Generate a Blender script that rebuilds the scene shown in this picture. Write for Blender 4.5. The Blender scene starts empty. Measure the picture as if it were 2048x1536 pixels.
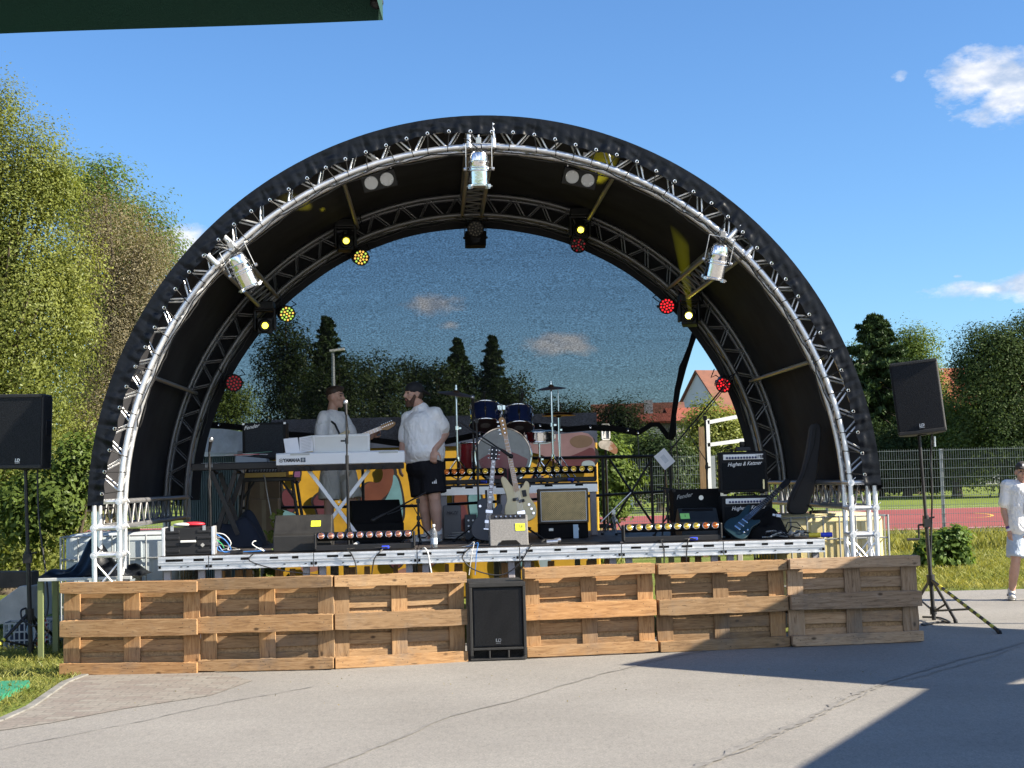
import bpy, bmesh, math, random
import numpy as np
from mathutils import Vector, Matrix, Euler

random.seed(7); rng = np.random.default_rng(7)
R = math.radians; PI = math.pi
scene = bpy.context.scene
COL = scene.collection

# ------------------------------------------------------------------ camera
F = 2980.0; CH = 1.6
PITCH = math.atan((960 - 768) / F); ROLL = R(1.45)
cd = bpy.data.cameras.new('camera'); cam = bpy.data.objects.new('camera', cd); COL.objects.link(cam)
cd.sensor_width = 36; cd.lens = 36 * F / 2048; cd.clip_end = 20000; cd.clip_start = .05
CM = Matrix.Rotation(PI / 2 + PITCH, 3, 'X') @ Matrix.Rotation(-ROLL, 3, 'Z')
cam.matrix_world = Matrix.Translation((0, 0, CH)) @ CM.to_4x4()
scene.camera = cam

# ------------------------------------------------------------------ light
SUN_EL = R(32); SUN_AZ = R(-14)          # azimuth from +X, negative = towards the camera side
sdir = Vector((math.cos(SUN_AZ) * math.cos(SUN_EL), math.sin(SUN_AZ) * math.cos(SUN_EL), math.sin(SUN_EL)))
sl = bpy.data.lights.new('sun', 'SUN'); sl.energy = 5.0; sl.angle = R(.55); sl.color = (1, .90, .74)
so = bpy.data.objects.new('sun', sl); COL.objects.link(so)
so.rotation_euler = (-sdir).to_track_quat('-Z', 'Y').to_euler()
scene.view_settings.view_transform = 'Standard'; scene.view_settings.look = 'None'
scene.view_settings.gamma = 1; scene.view_settings.exposure = 1.38
scene.cycles.caustics_reflective = False; scene.cycles.max_bounces = 8; scene.cycles.transparent_max_bounces = 24

def ray(px, py): return CM @ Vector(((px - 1024) / F, -(py - 768) / F, -1))
def P(px, py, Y):
    r = ray(px, py); t = Y / r.y
    return Vector((r.x * t, Y, CH + r.z * t))
def G(px, py, z=0.):
    r = ray(px, py); t = (z - CH) / r.z
    return Vector((r.x * t, r.y * t, z))
# stage frame
YAW = R(3.0)
U = Vector((math.cos(YAW), math.sin(YAW), 0)); V = Vector((-math.sin(YAW), math.cos(YAW), 0))
O = P(979, 981, 14.5); O.z = 0
def SP(lx, ly, z): return O + U * lx + V * ly + Vector((0, 0, z))
def SL(px, py, ly):
    r = ray(px, py); c = Vector((0, 0, CH)); t = (ly - (c - O).dot(V)) / r.dot(V)
    p = c + r * t; q = p - O
    return Vector((q.dot(U), ly, p.z))
def KS(ly): return (14.5 + ly) / F          # metres per target pixel at stage depth ly

# ------------------------------------------------------------------ world
w = bpy.data.worlds.new('World'); scene.world = w; w.use_nodes = True
nt = w.node_tree; N = nt.nodes; L = nt.links
bg = N['Background']; sky = N.new('ShaderNodeTexSky'); sky.sky_type = 'NISHITA'; sky.sun_disc = False
sky.sun_elevation = SUN_EL; sky.sun_rotation = PI / 2 - SUN_AZ; sky.air_density = 1.0; sky.dust_density = .35; sky.ozone_density = 2.6
bg.inputs['Strength'].default_value = .072
tc = N.new('ShaderNodeTexCoord')
nz = N.new('ShaderNodeTexNoise'); nz.inputs['Scale'].default_value = 34; nz.inputs['Detail'].default_value = 9; nz.inputs['Roughness'].default_value = .62
mp = N.new('ShaderNodeMapping'); mp.inputs['Scale'].default_value = (1, 1, 1.9)
L.new(tc.outputs['Generated'], mp.inputs['Vector']); L.new(mp.outputs['Vector'], nz.inputs['Vector'])
acc = None
def mth(op, a, b=None, c=None, clamp=False):
    n = N.new('ShaderNodeMath'); n.operation = op; n.use_clamp = clamp
    for i, x in enumerate((a, b, c)):
        if x is None: continue
        if isinstance(x, (int, float)): n.inputs[i].default_value = x
        else: L.new(x, n.inputs[i])
    return n.outputs[0]
# clouds: soft noisy puffs in fixed sky directions (half-width, half-height in radians)
for (px, py, a, b, dens) in [(1972, 150, .033, .017, 1.2), (2085, 175, .05, .022, 1.2), (1800, 155, .012, .008, .75), (1975, 577, .04, .0085, 1.05), (2075, 570, .06, .012, 1.1), (1915, 553, .012, .005, .7),
                       (372, 490, .02, .012, 1.2), (865, 612, .028, .012, 1.0), (900, 650, .02, .008, .8), (1115, 690, .028, .0085, 1.2), (690, 655, .012, .005, .5), (-300, 400, .09, .03, 1.1),
                       (2700, 350, .12, .04, 1.1), (3600, 200, .2, .06, 1.1), (-1800, 500, .2, .05, 1.1), (1500, -900, .2, .06, 1.0)]:
    d = ray(px, py).normalized()
    rt = Vector((d.y, -d.x, 0)).normalized(); up = rt.cross(d)
    def dot(vec):
        n = N.new('ShaderNodeVectorMath'); n.operation = 'DOT_PRODUCT'
        L.new(tc.outputs['Generated'], n.inputs[0]); n.inputs[1].default_value = vec
        return n.outputs['Value']
    X = mth('DIVIDE', dot(rt), a); Y = mth('DIVIDE', dot(up), b)
    r2 = mth('ADD', mth('MULTIPLY', X, X), mth('MULTIPLY', Y, Y))
    front = mth('GREATER_THAN', dot(d), .2)
    blob = mth('MULTIPLY', mth('SUBTRACT', dens, mth('MULTIPLY', mth('SQRT', r2), .75), clamp=True), front)
    acc = blob if acc is None else mth('MAXIMUM', acc, blob)
cl = mth('MULTIPLY', mth('SUBTRACT', mth('ADD', acc, mth('MULTIPLY', nz.outputs['Fac'], 1.5)), 1.17), 2.6, clamp=True)
cl = mth('MULTIPLY', cl, mth('GREATER_THAN', acc, .01))
# unseen clouds added behind the camera, bright to fill the shaded stage
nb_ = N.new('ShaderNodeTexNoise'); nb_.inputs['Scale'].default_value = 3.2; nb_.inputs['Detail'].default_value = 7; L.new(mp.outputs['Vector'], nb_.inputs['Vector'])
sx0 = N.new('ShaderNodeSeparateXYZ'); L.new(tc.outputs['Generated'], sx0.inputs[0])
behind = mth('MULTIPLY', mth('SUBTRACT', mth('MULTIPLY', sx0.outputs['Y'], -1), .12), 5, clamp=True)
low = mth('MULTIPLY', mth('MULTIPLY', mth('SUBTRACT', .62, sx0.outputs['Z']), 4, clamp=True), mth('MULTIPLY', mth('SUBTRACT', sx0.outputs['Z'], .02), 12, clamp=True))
fill_clouds = mth('MULTIPLY', mth('MULTIPLY', mth('MULTIPLY', mth('SUBTRACT', nb_.outputs['Fac'], .38), 7, clamp=True), behind), low)
cl = mth('MAXIMUM', cl, fill_clouds)
hs = N.new('ShaderNodeHueSaturation'); hs.inputs['Saturation'].default_value = 1.0; hs.inputs['Value'].default_value = 1.0
L.new(sky.outputs[0], hs.inputs['Color'])
tint = N.new('ShaderNodeMix'); tint.data_type = 'RGBA'; tint.blend_type = 'MULTIPLY'; tint.inputs[0].default_value = 1
L.new(hs.outputs[0], tint.inputs[6]); tint.inputs[7].default_value = (.57, .81, 1.06, 1)
mx = N.new('ShaderNodeMix'); mx.data_type = 'RGBA'
L.new(mth('MULTIPLY', cl, .82), mx.inputs[0]); L.new(tint.outputs[2], mx.inputs[6])
nz2 = N.new('ShaderNodeTexNoise'); nz2.inputs['Scale'].default_value = 55; nz2.inputs['Detail'].default_value = 6; L.new(mp.outputs['Vector'], nz2.inputs['Vector'])
cr = N.new('ShaderNodeValToRGB'); cr.color_ramp.elements[0].position = .36; cr.color_ramp.elements[0].color = (.52, .60, .74, 1); cr.color_ramp.elements[1].position = .62; cr.color_ramp.elements[1].color = (1, .98, .97, 1); L.new(nz2.outputs['Fac'], cr.inputs[0])
cm_ = N.new('ShaderNodeVectorMath'); cm_.operation = 'SCALE'; cm_.inputs['Scale'].default_value = 6.2; L.new(mth('ADD', 6.2, mth('MULTIPLY', fill_clouds, 6.5)), cm_.inputs['Scale']); L.new(cr.outputs[0], cm_.inputs[0]); L.new(cm_.outputs[0], mx.inputs[7])
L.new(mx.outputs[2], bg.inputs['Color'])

# ------------------------------------------------------------------ mesh helpers
class MB:
    def __init__(s): s.v = []; s.f = []; s.mi = []; s.cur = 0
    def add(s, vs, fs, M=None):
        n = len(s.v)
        if M is not None: vs = [M @ Vector(v) for v in vs]
        s.v.extend([tuple(v) for v in vs]); s.f.extend([tuple(i + n for i in f) for f in fs]); s.mi.extend([s.cur] * len(fs)); return s
    def box(s, c, d, rot=None, taper=None):
        x, y, z = d[0] / 2, d[1] / 2, d[2] / 2
        vs = [Vector(p) for p in [(-x, -y, -z), (x, -y, -z), (x, y, -z), (-x, y, -z), (-x, -y, z), (x, -y, z), (x, y, z), (-x, y, z)]]
        if taper:
            for v in vs[4:]: v.x *= taper[0]; v.y *= taper[1]
        M = Matrix.Translation(c)
        if rot is not None: M = M @ (rot.to_4x4() if isinstance(rot, Matrix) else Euler(rot).to_matrix().to_4x4())
        return s.add(vs, [(0, 3, 2, 1), (4, 5, 6, 7), (0, 1, 5, 4), (1, 2, 6, 5), (2, 3, 7, 6), (3, 0, 4, 7)], M)
    def tube(s, a, b, r, r2=None, seg=8, cap=True):
        a = Vector(a); b = Vector(b); r2 = r if r2 is None else r2
        d = (b - a).normalized(); q = d.orthogonal().normalized(); p = d.cross(q)
        vs = []
        for c, rr in ((a, r), (b, r2)):
            for i in range(seg):
                t = 2 * PI * i / seg; vs.append(c + (q * math.cos(t) + p * math.sin(t)) * rr)
        fs = [(i, (i + 1) % seg, seg + (i + 1) % seg, seg + i) for i in range(seg)]
        if cap: fs += [tuple(range(seg - 1, -1, -1)), tuple(range(seg, 2 * seg))]
        return s.add(vs, fs)
    def path(s, pts, r, seg=6, closed=False, cap=True):
        pts = [Vector(p) for p in pts]; n = len(pts); vs = []; q = None
        rr = r if isinstance(r, (list, tuple)) else [r] * n
        for i, p in enumerate(pts):
            if closed: d = pts[(i + 1) % n] - pts[i - 1]
            else: d = pts[min(i + 1, n - 1)] - pts[max(i - 1, 0)]
            d = d.normalized() if d.length > 1e-9 else Vector((0, 0, 1))
            if q is None: q = d.orthogonal().normalized()
            else:
                q = q - d * q.dot(d); q = q.normalized() if q.length > 1e-6 else d.orthogonal().normalized()
            b = d.cross(q)
            for k in range(seg):
                t = 2 * PI * k / seg; vs.append(p + (q * math.cos(t) + b * math.sin(t)) * rr[i])
        fs = []
        for i in range(n if closed else n - 1):
            j = (i + 1) % n
            for k in range(seg):
                k2 = (k + 1) % seg; fs.append((i * seg + k, i * seg + k2, j * seg + k2, j * seg + k))
        if cap and not closed: fs += [tuple(range(seg - 1, -1, -1)), tuple(range((n - 1) * seg, n * seg))]
        return s.add(vs, fs)
    def lathe(s, prof, M=None, seg=20, cap=True):
        vs = []; n = len(prof)
        for (r, z) in prof:
            for k in range(seg):
                t = 2 * PI * k / seg; vs.append(Vector((r * math.cos(t), r * math.sin(t), z)))
        fs = []
        for i in range(n - 1):
            for k in range(seg):
                k2 = (k + 1) % seg; fs.append((i * seg + k, i * seg + k2, (i + 1) * seg + k2, (i + 1) * seg + k))
        if cap: fs += [tuple(range(seg - 1, -1, -1)), tuple(range((n - 1) * seg, n * seg))]
        return s.add(vs, fs, M)
    def prism(s, poly, y0, y1, M=None):      # poly in XZ, extruded along Y
        n = len(poly)
        vs = [Vector((x, y0, z)) for x, z in poly] + [Vector((x, y1, z)) for x, z in poly]
        fs = [tuple(range(n)), tuple(range(2 * n - 1, n - 1, -1))] + [(i, n + i, n + (i + 1) % n, (i + 1) % n) for i in range(n)]
        return s.add(vs, fs, M)
    def grid(s, fn, nu, nv, M=None):
        vs = [fn(i / nu, j / nv) for j in range(nv + 1) for i in range(nu + 1)]
        fs = [(j * (nu + 1) + i, j * (nu + 1) + i + 1, (j + 1) * (nu + 1) + i + 1, (j + 1) * (nu + 1) + i) for j in range(nv) for i in range(nu)]
        return s.add(vs, fs, M)
    def ball(s, c, r, rot=None, nu=14, nv=9):
        if not isinstance(r, (tuple, list)): r = (r, r, r)
        vs = [Vector((0, 0, -r[2]))]
        for j in range(1, nv):
            a = -PI / 2 + PI * j / nv
            for i in range(nu):
                t = 2 * PI * i / nu; vs.append(Vector((r[0] * math.cos(a) * math.cos(t), r[1] * math.cos(a) * math.sin(t), r[2] * math.sin(a))))
        vs.append(Vector((0, 0, r[2]))); fs = []
        for i in range(nu): fs.append((0, 1 + (i + 1) % nu, 1 + i))
        for j in range(nv - 2):
            for i in range(nu):
                a = 1 + j * nu; fs.append((a + i, a + (i + 1) % nu, a + nu + (i + 1) % nu, a + nu + i))
        a = 1 + (nv - 2) * nu; e = len(vs) - 1
        for i in range(nu): fs.append((a + i, a + (i + 1) % nu, e))
        M = Matrix.Translation(c)
        if rot is not None: M = M @ (rot.to_4x4() if isinstance(rot, Matrix) else Euler(rot).to_matrix().to_4x4())
        return s.add(vs, fs, M)
    def cap_(s, a, b, ra, rb, seg=14):       # tapered capsule
        s.tube(a, b, ra, rb, seg); s.ball(a, ra, nu=seg); s.ball(b, rb, nu=seg); return s
    def build(s, name, m, parent=None, smooth=None, bev=0, bseg=2, recalc=True, m2=None):
        me = bpy.data.meshes.new(name); me.from_pydata(s.v, [], s.f)
        if recalc:
            bm = bmesh.new(); bm.from_mesh(me); bmesh.ops.recalc_face_normals(bm, faces=bm.faces); bm.to_mesh(me); bm.free()
        if smooth is not None:
            me.polygons.foreach_set('use_smooth', [True] * len(me.polygons)); me.set_sharp_from_angle(angle=R(smooth))
        me.materials.append(m)
        if m2: me.materials.append(m2); me.polygons.foreach_set('material_index', s.mi)
        o = bpy.data.objects.new(name, me); COL.objects.link(o)
        if parent: o.parent = parent
        if bev:
            b = o.modifiers.new('bevel', 'BEVEL'); b.width = bev; b.segments = bseg; b.limit_method = 'ANGLE'; b.angle_limit = R(35)
        return o

def tag(o, label=None, cat=None, group=None, kind=None):
    if label: o['label'] = label
    if cat: o['category'] = cat
    if group: o['group'] = group
    if kind: o['kind'] = kind
    return o
def thing(name, label, cat, loc=(0, 0, 0), rz=0., group=None, rot=None):
    o = bpy.data.objects.new(name, None); COL.objects.link(o); o.empty_display_size = .1
    o.location = loc; o.rotation_euler = rot if rot is not None else (0, 0, rz)
    return tag(o, label, cat, group)
def sthing(name, label, cat, lx, ly, z, rz=0., group=None):     # a thing in the stage's frame
    return thing(name, label, cat, SP(lx, ly, z), YAW + rz, group)
def copy_tree(o, parent=None):
    c = o.copy(); COL.objects.link(c)
    if parent: c.parent = parent
    for ch in [x for x in o.children]: copy_tree(ch, c)
    return c
def text(name, s, size, m, parent, loc, rot=(PI / 2, 0, 0), shear=0, ext=.001, bold=0., align='CENTER', sx=1.):
    cu = bpy.data.curves.new(name, 'FONT'); cu.body = s; cu.size = size; cu.shear = shear; cu.extrude = ext; cu.offset = bold
    cu.align_x = align; cu.align_y = 'CENTER'; cu.resolution_u = 3
    t = bpy.data.objects.new(name, cu); COL.objects.link(t)
    me = bpy.data.meshes.new_from_object(t); bpy.data.objects.remove(t); me.materials.append(m); me.name = name
    o = bpy.data.objects.new(name, me); COL.objects.link(o); o.parent = parent; o.location = loc; o.rotation_euler = rot; o.scale = (sx, 1, 1)
    return o
def basis(d, up=(0, 0, 1)):                 # matrix whose +Z is d
    d = Vector(d).normalized(); up = Vector(up)
    x = up.cross(d)
    if x.length < 1e-4: x = Vector((1, 0, 0)).cross(d)
    x.normalize(); y = d.cross(x)
    return Matrix((x, y, d)).transposed()

# ------------------------------------------------------------------ materials
def newmat(name):
    m = bpy.data.materials.new(name); m.use_nodes = True
    return m, m.node_tree, m.node_tree.nodes['Principled BSDF']
def nd(t, kind, **kw):
    n = t.nodes.new(kind)
    for k, v in kw.items():
        if k in n.inputs.keys(): n.inputs[k].default_value = v
        else: setattr(n, k, v)
    return n
def ramp(t, fac, stops):
    r = t.nodes.new('ShaderNodeValToRGB'); e = r.color_ramp.elements
    while len(e) < len(stops): e.new(.5)
    for i, (p, c) in enumerate(stops): e[i].position = p; e[i].color = (*c, 1) if len(c) == 3 else c
    t.links.new(fac, r.inputs[0]); return r.outputs[0]
def sc(c, k): return tuple(min(1, x * k) for x in c)
def mat(name, col, rough=.5, metal=0., spec=.5, var=.12, scale=6., bump=0., bscale=60., emit=None, es=0., coat=0., aniso=None, stretch=(1, 1, 1), alpha=None, trans=0., wear=None):
    m, t, b = newmat(name); l = t.links
    co = nd(t, 'ShaderNodeTexCoord'); mpn = nd(t, 'ShaderNodeMapping'); mpn.inputs['Scale'].default_value = stretch
    l.new(co.outputs['Object'], mpn.inputs[0])
    n1 = nd(t, 'ShaderNodeTexNoise', Scale=scale, Detail=5., Roughness=.6); l.new(mpn.outputs[0], n1.inputs['Vector'])
    c = ramp(t, n1.outputs['Fac'], [(.3, sc(col, 1 - var)), (.7, sc(col, 1 + var))])
    if wear:                                   # scattered specks of another colour
        n3 = nd(t, 'ShaderNodeTexNoise', Scale=wear[1], Detail=6., Roughness=.7); l.new(mpn.outputs[0], n3.inputs['Vector'])
        f = ramp(t, n3.outputs['Fac'], [(wear[2], (0, 0, 0)), (wear[2] + .08, (1, 1, 1))])
        mxn = nd(t, 'ShaderNodeMix', data_type='RGBA'); l.new(f, mxn.inputs[0]); l.new(c, mxn.inputs[6]); mxn.inputs[7].default_value = (*wear[0], 1); c = mxn.outputs[2]
    l.new(c, b.inputs['Base Color'])
    rr = ramp(t, n1.outputs['Fac'], [(.25, (max(0, rough - .08),) * 3), (.75, (min(1, rough + .08),) * 3)]); l.new(rr, b.inputs['Roughness'])
    b.inputs['Metallic'].default_value = metal; b.inputs['Specular IOR Level'].default_value = spec; b.inputs['Coat Weight'].default_value = coat
    if trans: b.inputs['Transmission Weight'].default_value = trans
    if bump:
        n2 = nd(t, 'ShaderNodeTexNoise', Scale=bscale, Detail=4.); l.new(mpn.outputs[0], n2.inputs['Vector'])
        bp = nd(t, 'ShaderNodeBump', Strength=bump, Distance=.01); l.new(n2.outputs['Fac'], bp.inputs['Height']); l.new(bp.outputs[0], b.inputs['Normal'])
    if emit: b.inputs['Emission Color'].default_value = (*emit, 1); b.inputs['Emission Strength'].default_value = es
    return m

M = {}
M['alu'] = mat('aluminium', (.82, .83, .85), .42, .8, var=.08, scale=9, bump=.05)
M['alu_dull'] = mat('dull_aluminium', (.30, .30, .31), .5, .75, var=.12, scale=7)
M['steel'] = mat('steel', (.6, .61, .63), .3, .9)
M['chrome'] = mat('chrome', (.82, .82, .84), .1, 1., var=.04)
M['silver'] = mat('polished_silver', (.86, .86, .87), .16, 1., var=.04, scale=20, bump=.12, bscale=25)
M['black'] = mat('black_paint', (.008, .008, .0095), .5, var=.2)
M['black_matt'] = mat('black_matt', (.007, .007, .008), .8, spec=.2, var=.25, bump=.2, bscale=120)
M['rubber'] = mat('rubber', (.012, .012, .013), .6, spec=.35)
M['tolex'] = mat('black_tolex', (.009, .0095, .011), .65, spec=.3, bump=.4, bscale=300)
M['grille'] = mat('grille_cloth', (.008, .0095, .0115), .85, spec=.2, var=.3, scale=60, bump=.3, bscale=400)
M['sparkle_grille'] = mat('sparkle_grille', (.032, .036, .042), .85, spec=.25, var=.6, scale=160)
M['white_plastic'] = mat('white_plastic', (.86, .86, .86), .38, var=.03)
M['cream_plastic'] = mat('off_white_plastic', (.72, .72, .69), .42, var=.04)
M['paper'] = mat('paper', (.82, .81, .82), .8, var=.05)
M['note_yellow'] = mat('yellow_note', (.80, .84, .04), .7, var=.05, emit=None)
M['note_green'] = mat('green_note', (.35, .80, .22), .7, var=.05)
M['ink'] = mat('ink', (.02, .02, .03), .6)
M['letter'] = mat('silver_lettering', (.78, .79, .8), .4, .2, var=.02)
M['grey_felt'] = mat('grey_carpet', (.21, .205, .2), .9, spec=.2, var=.25, scale=90, bump=.3, bscale=250)
M['cable'] = mat('black_cable', (.015, .015, .016), .5)
M['cable_grey'] = mat('grey_cable', (.36, .36, .35), .5)
M['cable_white'] = mat('white_cable', (.72, .72, .70), .5)
M['cable_blue'] = mat('blue_cable', (.05, .22, .62), .45)
M['cable_green'] = mat('green_cable', (.06, .6, .2), .45)
M['blue_plug'] = mat('blue_plug', (.03, .07, .68), .4)
M['yellow_plug'] = mat('yellow_plug', (.72, .55, .05), .5)
M['red_plastic'] = mat('red_plastic', (.62, .03, .05), .45)
M['ply'] = mat('stage_plywood', (.05, .042, .04), .6, var=.4, scale=3, bump=.2, wear=((.16, .14, .12), 2.2, .6))
M['blue_fabric'] = mat('dark_blue_fabric', (.018, .025, .045), .85, bump=.4, bscale=20)
M['card'] = mat('cardboard', (.28, .2, .13), .85, var=.12)
# ================================================================== SETTING
def tex_obj(t, stretch=(1, 1, 1)):
    co = nd(t, 'ShaderNodeTexCoord'); m = nd(t, 'ShaderNodeMapping'); m.inputs['Scale'].default_value = stretch
    t.links.new(co.outputs['Object'], m.inputs[0]); return m.outputs[0]
def noise(t, vec, scale, detail=5., rough=.6, dist=0.):
    n = nd(t, 'ShaderNodeTexNoise', Scale=scale, Detail=detail, Roughness=rough, Distortion=dist); t.links.new(vec, n.inputs['Vector']); return n.outputs['Fac']
def mixc(t, f, a, b, mode='MIX'):
    n = nd(t, 'ShaderNodeMix', data_type='RGBA', blend_type=mode)
    for i, x in ((0, f), (6, a), (7, b)):
        if isinstance(x, (int, float)): n.inputs[i].default_value = x
        elif isinstance(x, tuple): n.inputs[i].default_value = (*x, 1)
        else: t.links.new(x, n.inputs[i])
    return n.outputs[2]
def bump(t, b, h, strength=.4, dist=.01):
    n = nd(t, 'ShaderNodeBump', Strength=strength, Distance=dist); t.links.new(h, n.inputs['Height']); t.links.new(n.outputs[0], b.inputs['Normal'])

# asphalt
m, t, b = newmat('asphalt'); v = tex_obj(t)
big = ramp(t, noise(t, v, .55, 6.), [(.3, (.222, .211, .194)), (.7, (.282, .269, .248))])
fine = mixc(t, 1., ramp(t, noise(t, v, 70., 3., .85), [(.3, (.68, .68, .68)), (.5, (1, 1, 1)), (.68, (1.32, 1.29, 1.24))]), ramp(t, noise(t, tex_obj(t, (1, .45, 1)), 26., 5., .8), [(.34, (.84, .84, .845)), (.5, (1, 1, 1)), (.66, (1.12, 1.11, 1.09))]), 'MULTIPLY')
c = mixc(t, 1., big, fine, 'MULTIPLY')
st = ramp(t, noise(t, v, 1.7, 7., .7, .6), [(.52, (0, 0, 0)), (.75, (1, 1, 1))])
fs = nd(t, 'ShaderNodeMath', operation='MULTIPLY'); t.links.new(st, fs.inputs[0]); fs.inputs[1].default_value = .2
c = mixc(t, fs.outputs[0], c, (.14, .135, .13))
gt = ramp(t, noise(t, v, 28., 2., .5), [(.70, (0, 0, 0)), (.74, (1, 1, 1))])
gs = nd(t, 'ShaderNodeMath', operation='MULTIPLY'); t.links.new(gt, gs.inputs[0]); gs.inputs[1].default_value = .35
c = mixc(t, gs.outputs[0], c, (.34, .33, .30))
t.links.new(c, b.inputs['Base Color']); b.inputs['Roughness'].default_value = .88; b.inputs['Specular IOR Level'].default_value = .3
bump(t, b, noise(t, v, 110., 4., .8), .7, .006); M['asphalt'] = m
M['tar'] = mat('crack_tar', (.205, .195, .18), .9, var=.25, scale=14, bump=.5, bscale=90)
# pavers
m, t, b = newmat('pavers'); v = tex_obj(t)
br = nd(t, 'ShaderNodeTexBrick', Scale=1.); t.links.new(v, br.inputs['Vector']); br.inputs['Brick Width'].default_value = .21; br.inputs['Row Height'].default_value = .105
br.inputs['Mortar Size'].default_value = .006; br.inputs['Color1'].default_value = (.245, .228, .205, 1); br.inputs['Color2'].default_value = (.195, .165, .148, 1); br.inputs['Mortar'].default_value = (.15, .142, .125, 1)
c = mixc(t, 1., br.outputs['Color'], ramp(t, noise(t, v, 30., 6., .7), [(.3, (.72, .72, .7)), (.7, (1.25, 1.22, 1.15))]), 'MULTIPLY')
t.links.new(c, b.inputs['Base Color']); b.inputs['Roughness'].default_value = .9
bump(t, b, br.outputs['Fac'], -.5, .01); M['pavers'] = m
# soil / lawn
def lawn_mat(name, c1, c2, c3, s=1.):
    m, t, b = newmat(name); v = tex_obj(t)
    c = ramp(t, noise(t, v, .9 * s, 7., .7), [(.3, c1), (.5, c2), (.68, c3)])
    c = mixc(t, 1., c, ramp(t, noise(t, v, 30. * s, 3., .7), [(.3, (.6, .62, .55)), (.7, (1.3, 1.3, 1.2))]), 'MULTIPLY')
    t.links.new(c, b.inputs['Base Color']); b.inputs['Roughness'].default_value = .95; b.inputs['Specular IOR Level'].default_value = .1
    bump(t, b, noise(t, v, 20. * s, 4.), .8, .05); return m
M['lawn'] = lawn_mat('lawn', (.09, .125, .03), (.15, .185, .045), (.21, .205, .085))
M['pitch'] = lawn_mat('pitch_grass', (.13, .175, .035), (.16, .205, .042), (.19, .225, .055), .12)
M['track'] = mat('running_track', (.27, .072, .066), .9, spec=.2, var=.12, scale=.25)
M['line'] = mat('white_line', (.78, .78, .76), .8)
M['line_y'] = mat('yellow_line', (.68, .42, .06), .8)
def sheet(name, pts, m, z, kind='structure'):
    mb = MB(); mb.add([(p[0], p[1], z) for p in pts], [tuple(range(len(pts)))])
    o = mb.build(name, m, recalc=False); o.data.update(); return tag(o, kind=kind)
sheet('ground', [(-4000, -200), (4000, -200), (4000, 8000), (-4000, 8000)], M['lawn'], -.012)
left_edge = [G(0, 1442), G(60, 1415), G(130, 1366), G(172, 1352)]
asph = [(-30, -30), (40, -30), (40, 19.75)] + [(4.0, 19.75), (4.0, 15.2), (-4.0, 14.6)] + [(p.x, p.y) for p in reversed(left_edge)] + [(-6, 9.9), (-30, 9.0)]
sheet('pavement', asph, M['asphalt'], 0)
pv = [G(0, 1442), G(60, 1415), G(130, 1366), G(185, 1349), G(420, 1343), G(505, 1362), G(420, 1392), G(250, 1418), G(100, 1447), G(0, 1462), G(-200, 1480), G(-200, 1462)]
sheet('paving', [(p.x, p.y) for p in pv], M['pavers'], .004)
# kerb stones along the lawn edge
kb = MB()
kp = [G(-120, 1478), G(0, 1442), G(60, 1415), G(130, 1366), G(172, 1350), G(185, 1330)]
for a, b_ in zip(kp[:-1], kp[1:]):
    d = (b_ - a); n = max(1, int(d.length / .5))
    for i in range(n):
        c = a + d * ((i + .5) / n); kb.box((c.x, c.y, -.02), (d.length / n - .008, .07, .07), (0, 0, math.atan2(d.y, d.x)))
tag(kb.build('kerb', mat('kerb_concrete', (.19, .185, .17), .9, var=.3, bump=.4), bev=.006), kind='structure')
# cracks (repaired seams) in the asphalt: ragged strips a few mm up
def crack(pxs, w0, seed, m=M['tar'], z=.005):
    r = random.Random(seed); pts = []
    for (a, b_) in zip(pxs[:-1], pxs[1:]):
        A = G(*a); B = G(*b_); n = max(2, int((B - A).length / .06))
        for i in range(n): pts.append(A.lerp(B, i / n))
    mb = MB(); vs = []; off = 0
    for i, p in enumerate(pts):
        d = (pts[min(i + 1, len(pts) - 1)] - pts[max(0, i - 1)]).normalized(); nrm = Vector((-d.y, d.x, 0))
        off = off * .85 + r.uniform(-.012, .012); ww = w0 * r.uniform(.35, 1.25)
        vs += [p + nrm * (off - ww) + Vector((0, 0, z)), p + nrm * (off + ww * r.uniform(.5, 1.2)) + Vector((0, 0, z))]
    mb.add(vs, [(2 * i, 2 * i + 1, 2 * i + 3, 2 * i + 2) for i in range(len(pts) - 1)])
    return tag(mb.build('pavement_crack', m, recalc=False), kind='structure')
crack([(560, 1570), (760, 1492), (905, 1432), (1050, 1394), (1200, 1350), (1330, 1318), (1440, 1297), (1500, 1290)], .016, 1)
crack([(1360, 1550), (1580, 1454), (1700, 1392), (1800, 1352), (2060, 1284), (2300, 1225)], .032, 2)
crack([(1330, 1570), (1560, 1470), (1760, 1376), (2060, 1290)], .008, 5, z=.007)
crack([(0, 1500), (300, 1440), (480, 1400), (640, 1372)], .008, 9)

# sports ground
YT0, YT1, YF1 = 40.5, 61.5, 128.
sheet('running_track', [(-60, YT0), (120, YT0 - 1), (120, YT1), (-60, YT1)], M['track'], -.004)
sheet('pitch', [(-140, YT1), (160, YT1), (160, YF1), (-140, YF1)], M['pitch'], -.004)
for y0, wd in ((YT0 + .3, .12), (YT1 - .3, .12), (YT1 + 3, .12)):
    sheet('track_line', [(-60, y0), (120, y0 - .4), (120, y0 - .4 + wd), (-60, y0 + wd)], M['line'], .002)
ln = MB(); arc = [G(1925 + 60 * math.cos(a), 1031 + 5 * math.sin(a)) for a in np.linspace(-1.4, 1.4, 14)]
for a, b_ in zip(arc[:-1], arc[1:]):
    d = (b_ - a).normalized(); n_ = Vector((-d.y, d.x, 0)) * .05
    ln.add([a - n_, b_ - n_, b_ + n_, a + n_], [(0, 1, 2, 3)])
ln.v = [(x, y, .004) for x, y, z in ln.v]
tag(ln.build('track_line', M['line_y'], recalc=False), kind='structure')

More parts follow.
